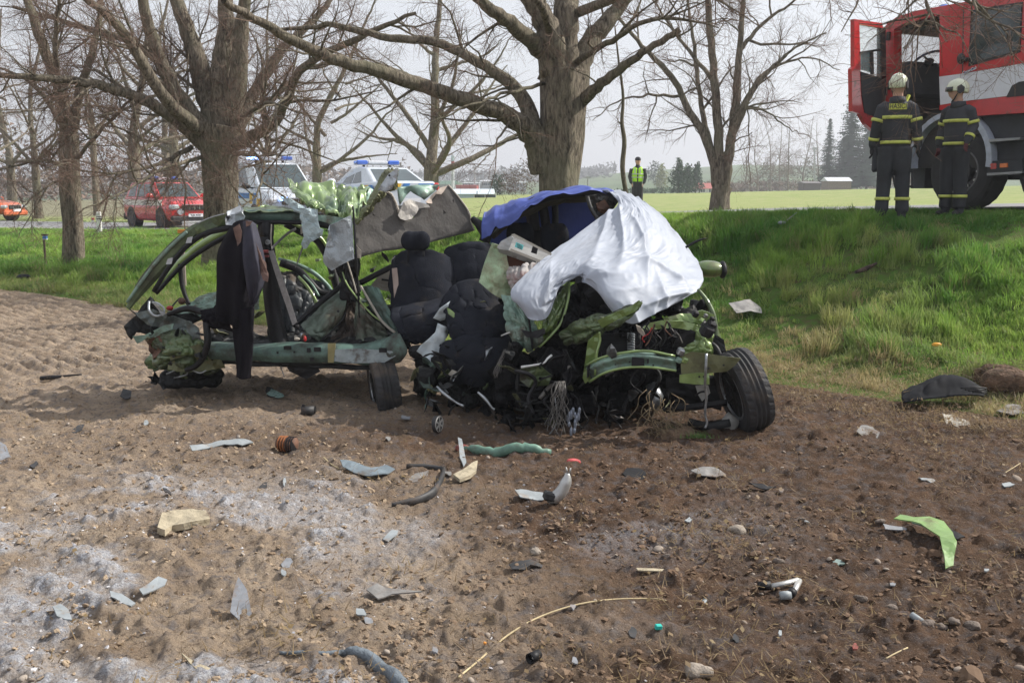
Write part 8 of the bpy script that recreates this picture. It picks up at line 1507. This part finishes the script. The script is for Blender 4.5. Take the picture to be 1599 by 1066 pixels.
    piece('trim_piece', 'black oval trim ring right of the engine on the soil', 'car part', 990, 737, [(972, 738), (978, 731), (998, 730), (1010, 735), (1006, 742), (984, 744)], BK, lift=.02, seed=25); piece('trim_piece', 'grey wedge plate right of the black oval ring', 'car part', 1108, 741, [(1078, 742), (1096, 736), (1118, 735), (1134, 741), (1118, 746), (1092, 747)], DUL, lift=.02, seed=26)
    piece('metal_scrap', 'black sharp flake on the soil in the right middle', 'car part', 1190, 764, [(1168, 763), (1184, 762), (1212, 765), (1196, 768), (1178, 768)], BK, lift=.015, seed=27); piece('metal_scrap', 'curved grey scrap in front of the liner', 'car part', 1356, 676, [(1337, 678), (1344, 670), (1362, 669), (1374, 678), (1370, 685), (1352, 682)], DUL, lift=.03, seed=28, curl=-1)
    piece('body_panel', 'pale flat plate on the dry grass below the liner', 'car part', 1495, 659, [(1470, 652), (1488, 650), (1512, 657), (1520, 666), (1500, 667), (1478, 662)], mat('dusty_pale', (.36, .34, .30), .8, var=.2), lift=.02, seed=29); piece('metal_scrap', 'small ribbed grey plate at the right edge on the dry grass', 'car part', 1578, 646, [(1556, 648), (1572, 640), (1592, 641), (1599, 648), (1580, 653)], DUL, lift=.03, seed=30)
    piece('plastic_sheet', 'bent grey plastic panel lying in the grass right of the wreck', 'car part', 1165, 492, [(1137, 492), (1152, 487), (1170, 479), (1178, 482), (1188, 494), (1190, 503), (1172, 500), (1150, 503), (1143, 498)], mat('dusty_grey_panel', (.26, .25, .24), .7, var=.2), lift=.10, tilt=(.35, 0), seed=31)
    for k, (u, v, w_, h_, a, m, l) in enumerate((
        (1574, 758, 30, 9, -.2, PALE, 'pale flake at the right edge'), (1270, 899, 22, 0, 0, None, ''), (1446, 750, 34, 6, .15, PALE, 'thin pale flake above the lime green strip'), (1310, 880, 26, 9, .1, mat('green_grey_glass', (.18, .24, .22), .3), 'green grey glass piece above the bent silver tube'), (1018, 884, 60, 7, -.03, CRM, 'flat straw coloured splinter right of the black blades'),
        (988, 991, 18, 15, .3, DKM, 'dark square chip left of the turquoise piece'), (1150, 991, 14, 16, -.4, DKM, 'blue black chip left of the short dry stalk'), (448, 880, 26, 14, -.4, GRY, 'blue grey flake left of centre in the foreground'), (443, 898, 12, 12, 0, PALE, 'small white pebble like chip left of centre'), (410, 757, 24, 9, -.6, DKM, 'dark curled flake above the long ash band'), (444, 753, 6, 14, .1, PALE, 'tiny upright pale chip right of the dark curled flake'), (53, 729, 18, 8, -.3, DKM, 'dark chip near the left edge of the soil'), (262, 780, 20, 6, .5, DKM, 'dark thin chip above the cream foam wedge'), (228, 660, 10, 7, 0, PALE, 'small white chip in the shadow of the wreck'), (430, 620, 34, 8, .1, mat('glass_crumbs', (.25, .36, .33), .2, var=.4, scale=60), 'scatter of green glass crumbs below the sill'), (424, 619, 24, 12, .3, DKM, 'black torn rag below the sill'), (606, 686, 12, 9, 0, DUL, 'dark chip left of the green strip'), (634, 655, 22, 6, 0, GRY, 'grey flat chip beside the rear wheel'), (1075, 817, 16, 6, -.1, PALE, 'white chip in the right foreground'), (1260, 817, 12, 5, .1, PALE, 'small white chip right of the pale stone'), (1468, 822, 12, 10, .6, PALE, 'folded white chip by the lime green strip'), (1540, 895, 10, 8, 0, PALE, 'white speck right of the lime green strip end'), (1394, 914, 12, 9, .5, GRY, 'light blue chip above the pale stub'), (895, 950+0, 12, 10, .2, GRY, 'grey chip near the arching stalk'), (680, 1020, 12, 14, .2, GRY, 'light grey chip at the bottom centre'), (563, 962, 22, 8, 0, PALE, 'pale green chip in the foreground ash'), (575, 970, 18, 14, .2, GRY, 'round grey flake in the foreground'), (898, 1040-4, 14, 8, .3, GRY, 'grey blue chip right of the pipe stub'), (1100, 600+330, 10, 8, 0, PALE, 'white chip left of the bent silver tube'), (1220, 742+28, 12, 5, 0, DUL, 'thin dull chip in the right middle'), (1335, 1008, 12, 8, .2, BLD, 'dark red chip at the lower right'), (1218, 985, 8, 10, 0, PALE, 'tiny white blue chip at the lower right'), (700, 741, 14, 8, 0, DUL, 'dull chip left of the pale yellow foam'))):
        if l: auto('debris_chip', l, 'debris', u, v, w_, h_, a, m, lift=.014, seed=40+k, amp=.006)
    tag(MB().box(base(1028, 983)+Vector((0, 0, .012)), (.028, .02, .02), Euler((.1, .1, .3)), .003).build('plastic_clip', TURQ), 'small turquoise plastic block in the foreground', 'debris')
    tag(MB().box(base(757, 1009)+Vector((0, 0, .008)), (.012, .010, .010), Euler((.1, .4, .3)), .002).build('plastic_clip', ORG), 'tiny orange chip in the foreground', 'debris')
    tag(remesh_obj('red_cloth', MB().ball(base(896, 716)+Vector((0, 0, .015)), (.05, .03, .02)).ball(base(902, 717)+Vector((0, 0, .02)), (.03, .02, .02)), REDC, None, .006, 2, noise=.03), 'small crumpled red cloth on the soil in front of the engine', 'cloth')
    tag(MB().ball(G(1462, 546)+Vector((0, 0, .05)), (.05, .02, .022)).build('orange_chip', mat('yellow_orange', (.75, .33, .02), .5), None, True), 'small yellow orange piece in the grass right of the wreck', 'debris')
    tag(MB().tube([base(1424, 955)+Vector((0, 0, .015)), base(1440, 962)+Vector((0, 0, .015))], .014, 10).build('tube_stub', PALE, None, True), 'short pale tube stub beside dark stones at the lower right', 'debris')
    for (u, v, w_, l, m) in ((1152, 828, 30, 'pale broken stone on the right middle of the soil', STL), (1450, 965, 24, 'dark round stone just right of the pale tube stub', STO), (1470, 966, 22, 'second dark stone from the pale tube stub', STO), (1490, 968, 20, 'third dark stone from the pale tube stub', STO), (1520, 966, 26, 'largest dark round stone at the lower right', STO), (1090, 1050, 44, 'large pale brown clod at the bottom edge', STL), (1252, 812, 12, 'small round stone left of the white chip', STO), (1344, 925, 22, 'brown stone above the pale tube stub', STO), (1392, 938, 20, 'grey stone left of the pale tube stub', STO), (1042, 862, 14, 'small dark stone in the middle right', STO), (836, 863, 20, 'flat pale stone in the middle foreground', STL), (1216, 876, 18, 'grey stone above the bent silver tube', STO), (1374, 816, 16, 'grey stone left of the thin grey trim strip', STO), (885, 742+0, 10, 'small pale stone below the red cloth', STL)): stone(u, v, w_, l, m)
    # things in the grass on the left and right
    o = G(212, 432); root = thing('dead_branch', 'rotten dark branch piece lying in the grass left of the wreck', 'branch', tuple(o)); m = MB(); [m.ball(G(u, v)+Vector((0, 0, .1)), s) for u, v, s in ((196, 434, (.12, .06, .05)), (206, 431, (.14, .07, .06)), (215, 427, (.10, .07, .09)), (221, 423, (.07, .06, .10)))]; remesh_obj('wood', m, mat('rotten_wood', (.07, .045, .035), .95, var=.6, scale=10, bump=1), root, .02, 1, noise=.10)
    tag(MB().ball(G(36, 440)+Vector((0, 0, .08)), (.12, .08, .07)).ball(G(41, 440)+Vector((0, 0, .09)), (.08, .08, .06)).build('black_bag', BK, None, True), 'small black object in the grass near the left edge', 'debris')
    p = G(1220, 362); root = thing('bright_shard', 'small white shard with a thin rod in the grass above the wreck', 'car part', tuple(p)); MB().ball(p+Vector((0, 0, .12)), (.055, .03, .025)).build('flake', PALE, root, True); MB().tube([p+Vector((.03, 0, .12)), p+Vector((.25, .2, .25))], [.008, .003], 6).build('rod', GRY, root)
    tubep('dead_branch', 'bare grey stick lying on the bank at the far right', 'branch', [(1335, 436), (1352, 430), (1368, 422)], [.02, .03, .012], mat('rotten_wood', (.07, .045, .035), .95), 7, lift=.08)
debris()
bpy.context.view_layer.update()
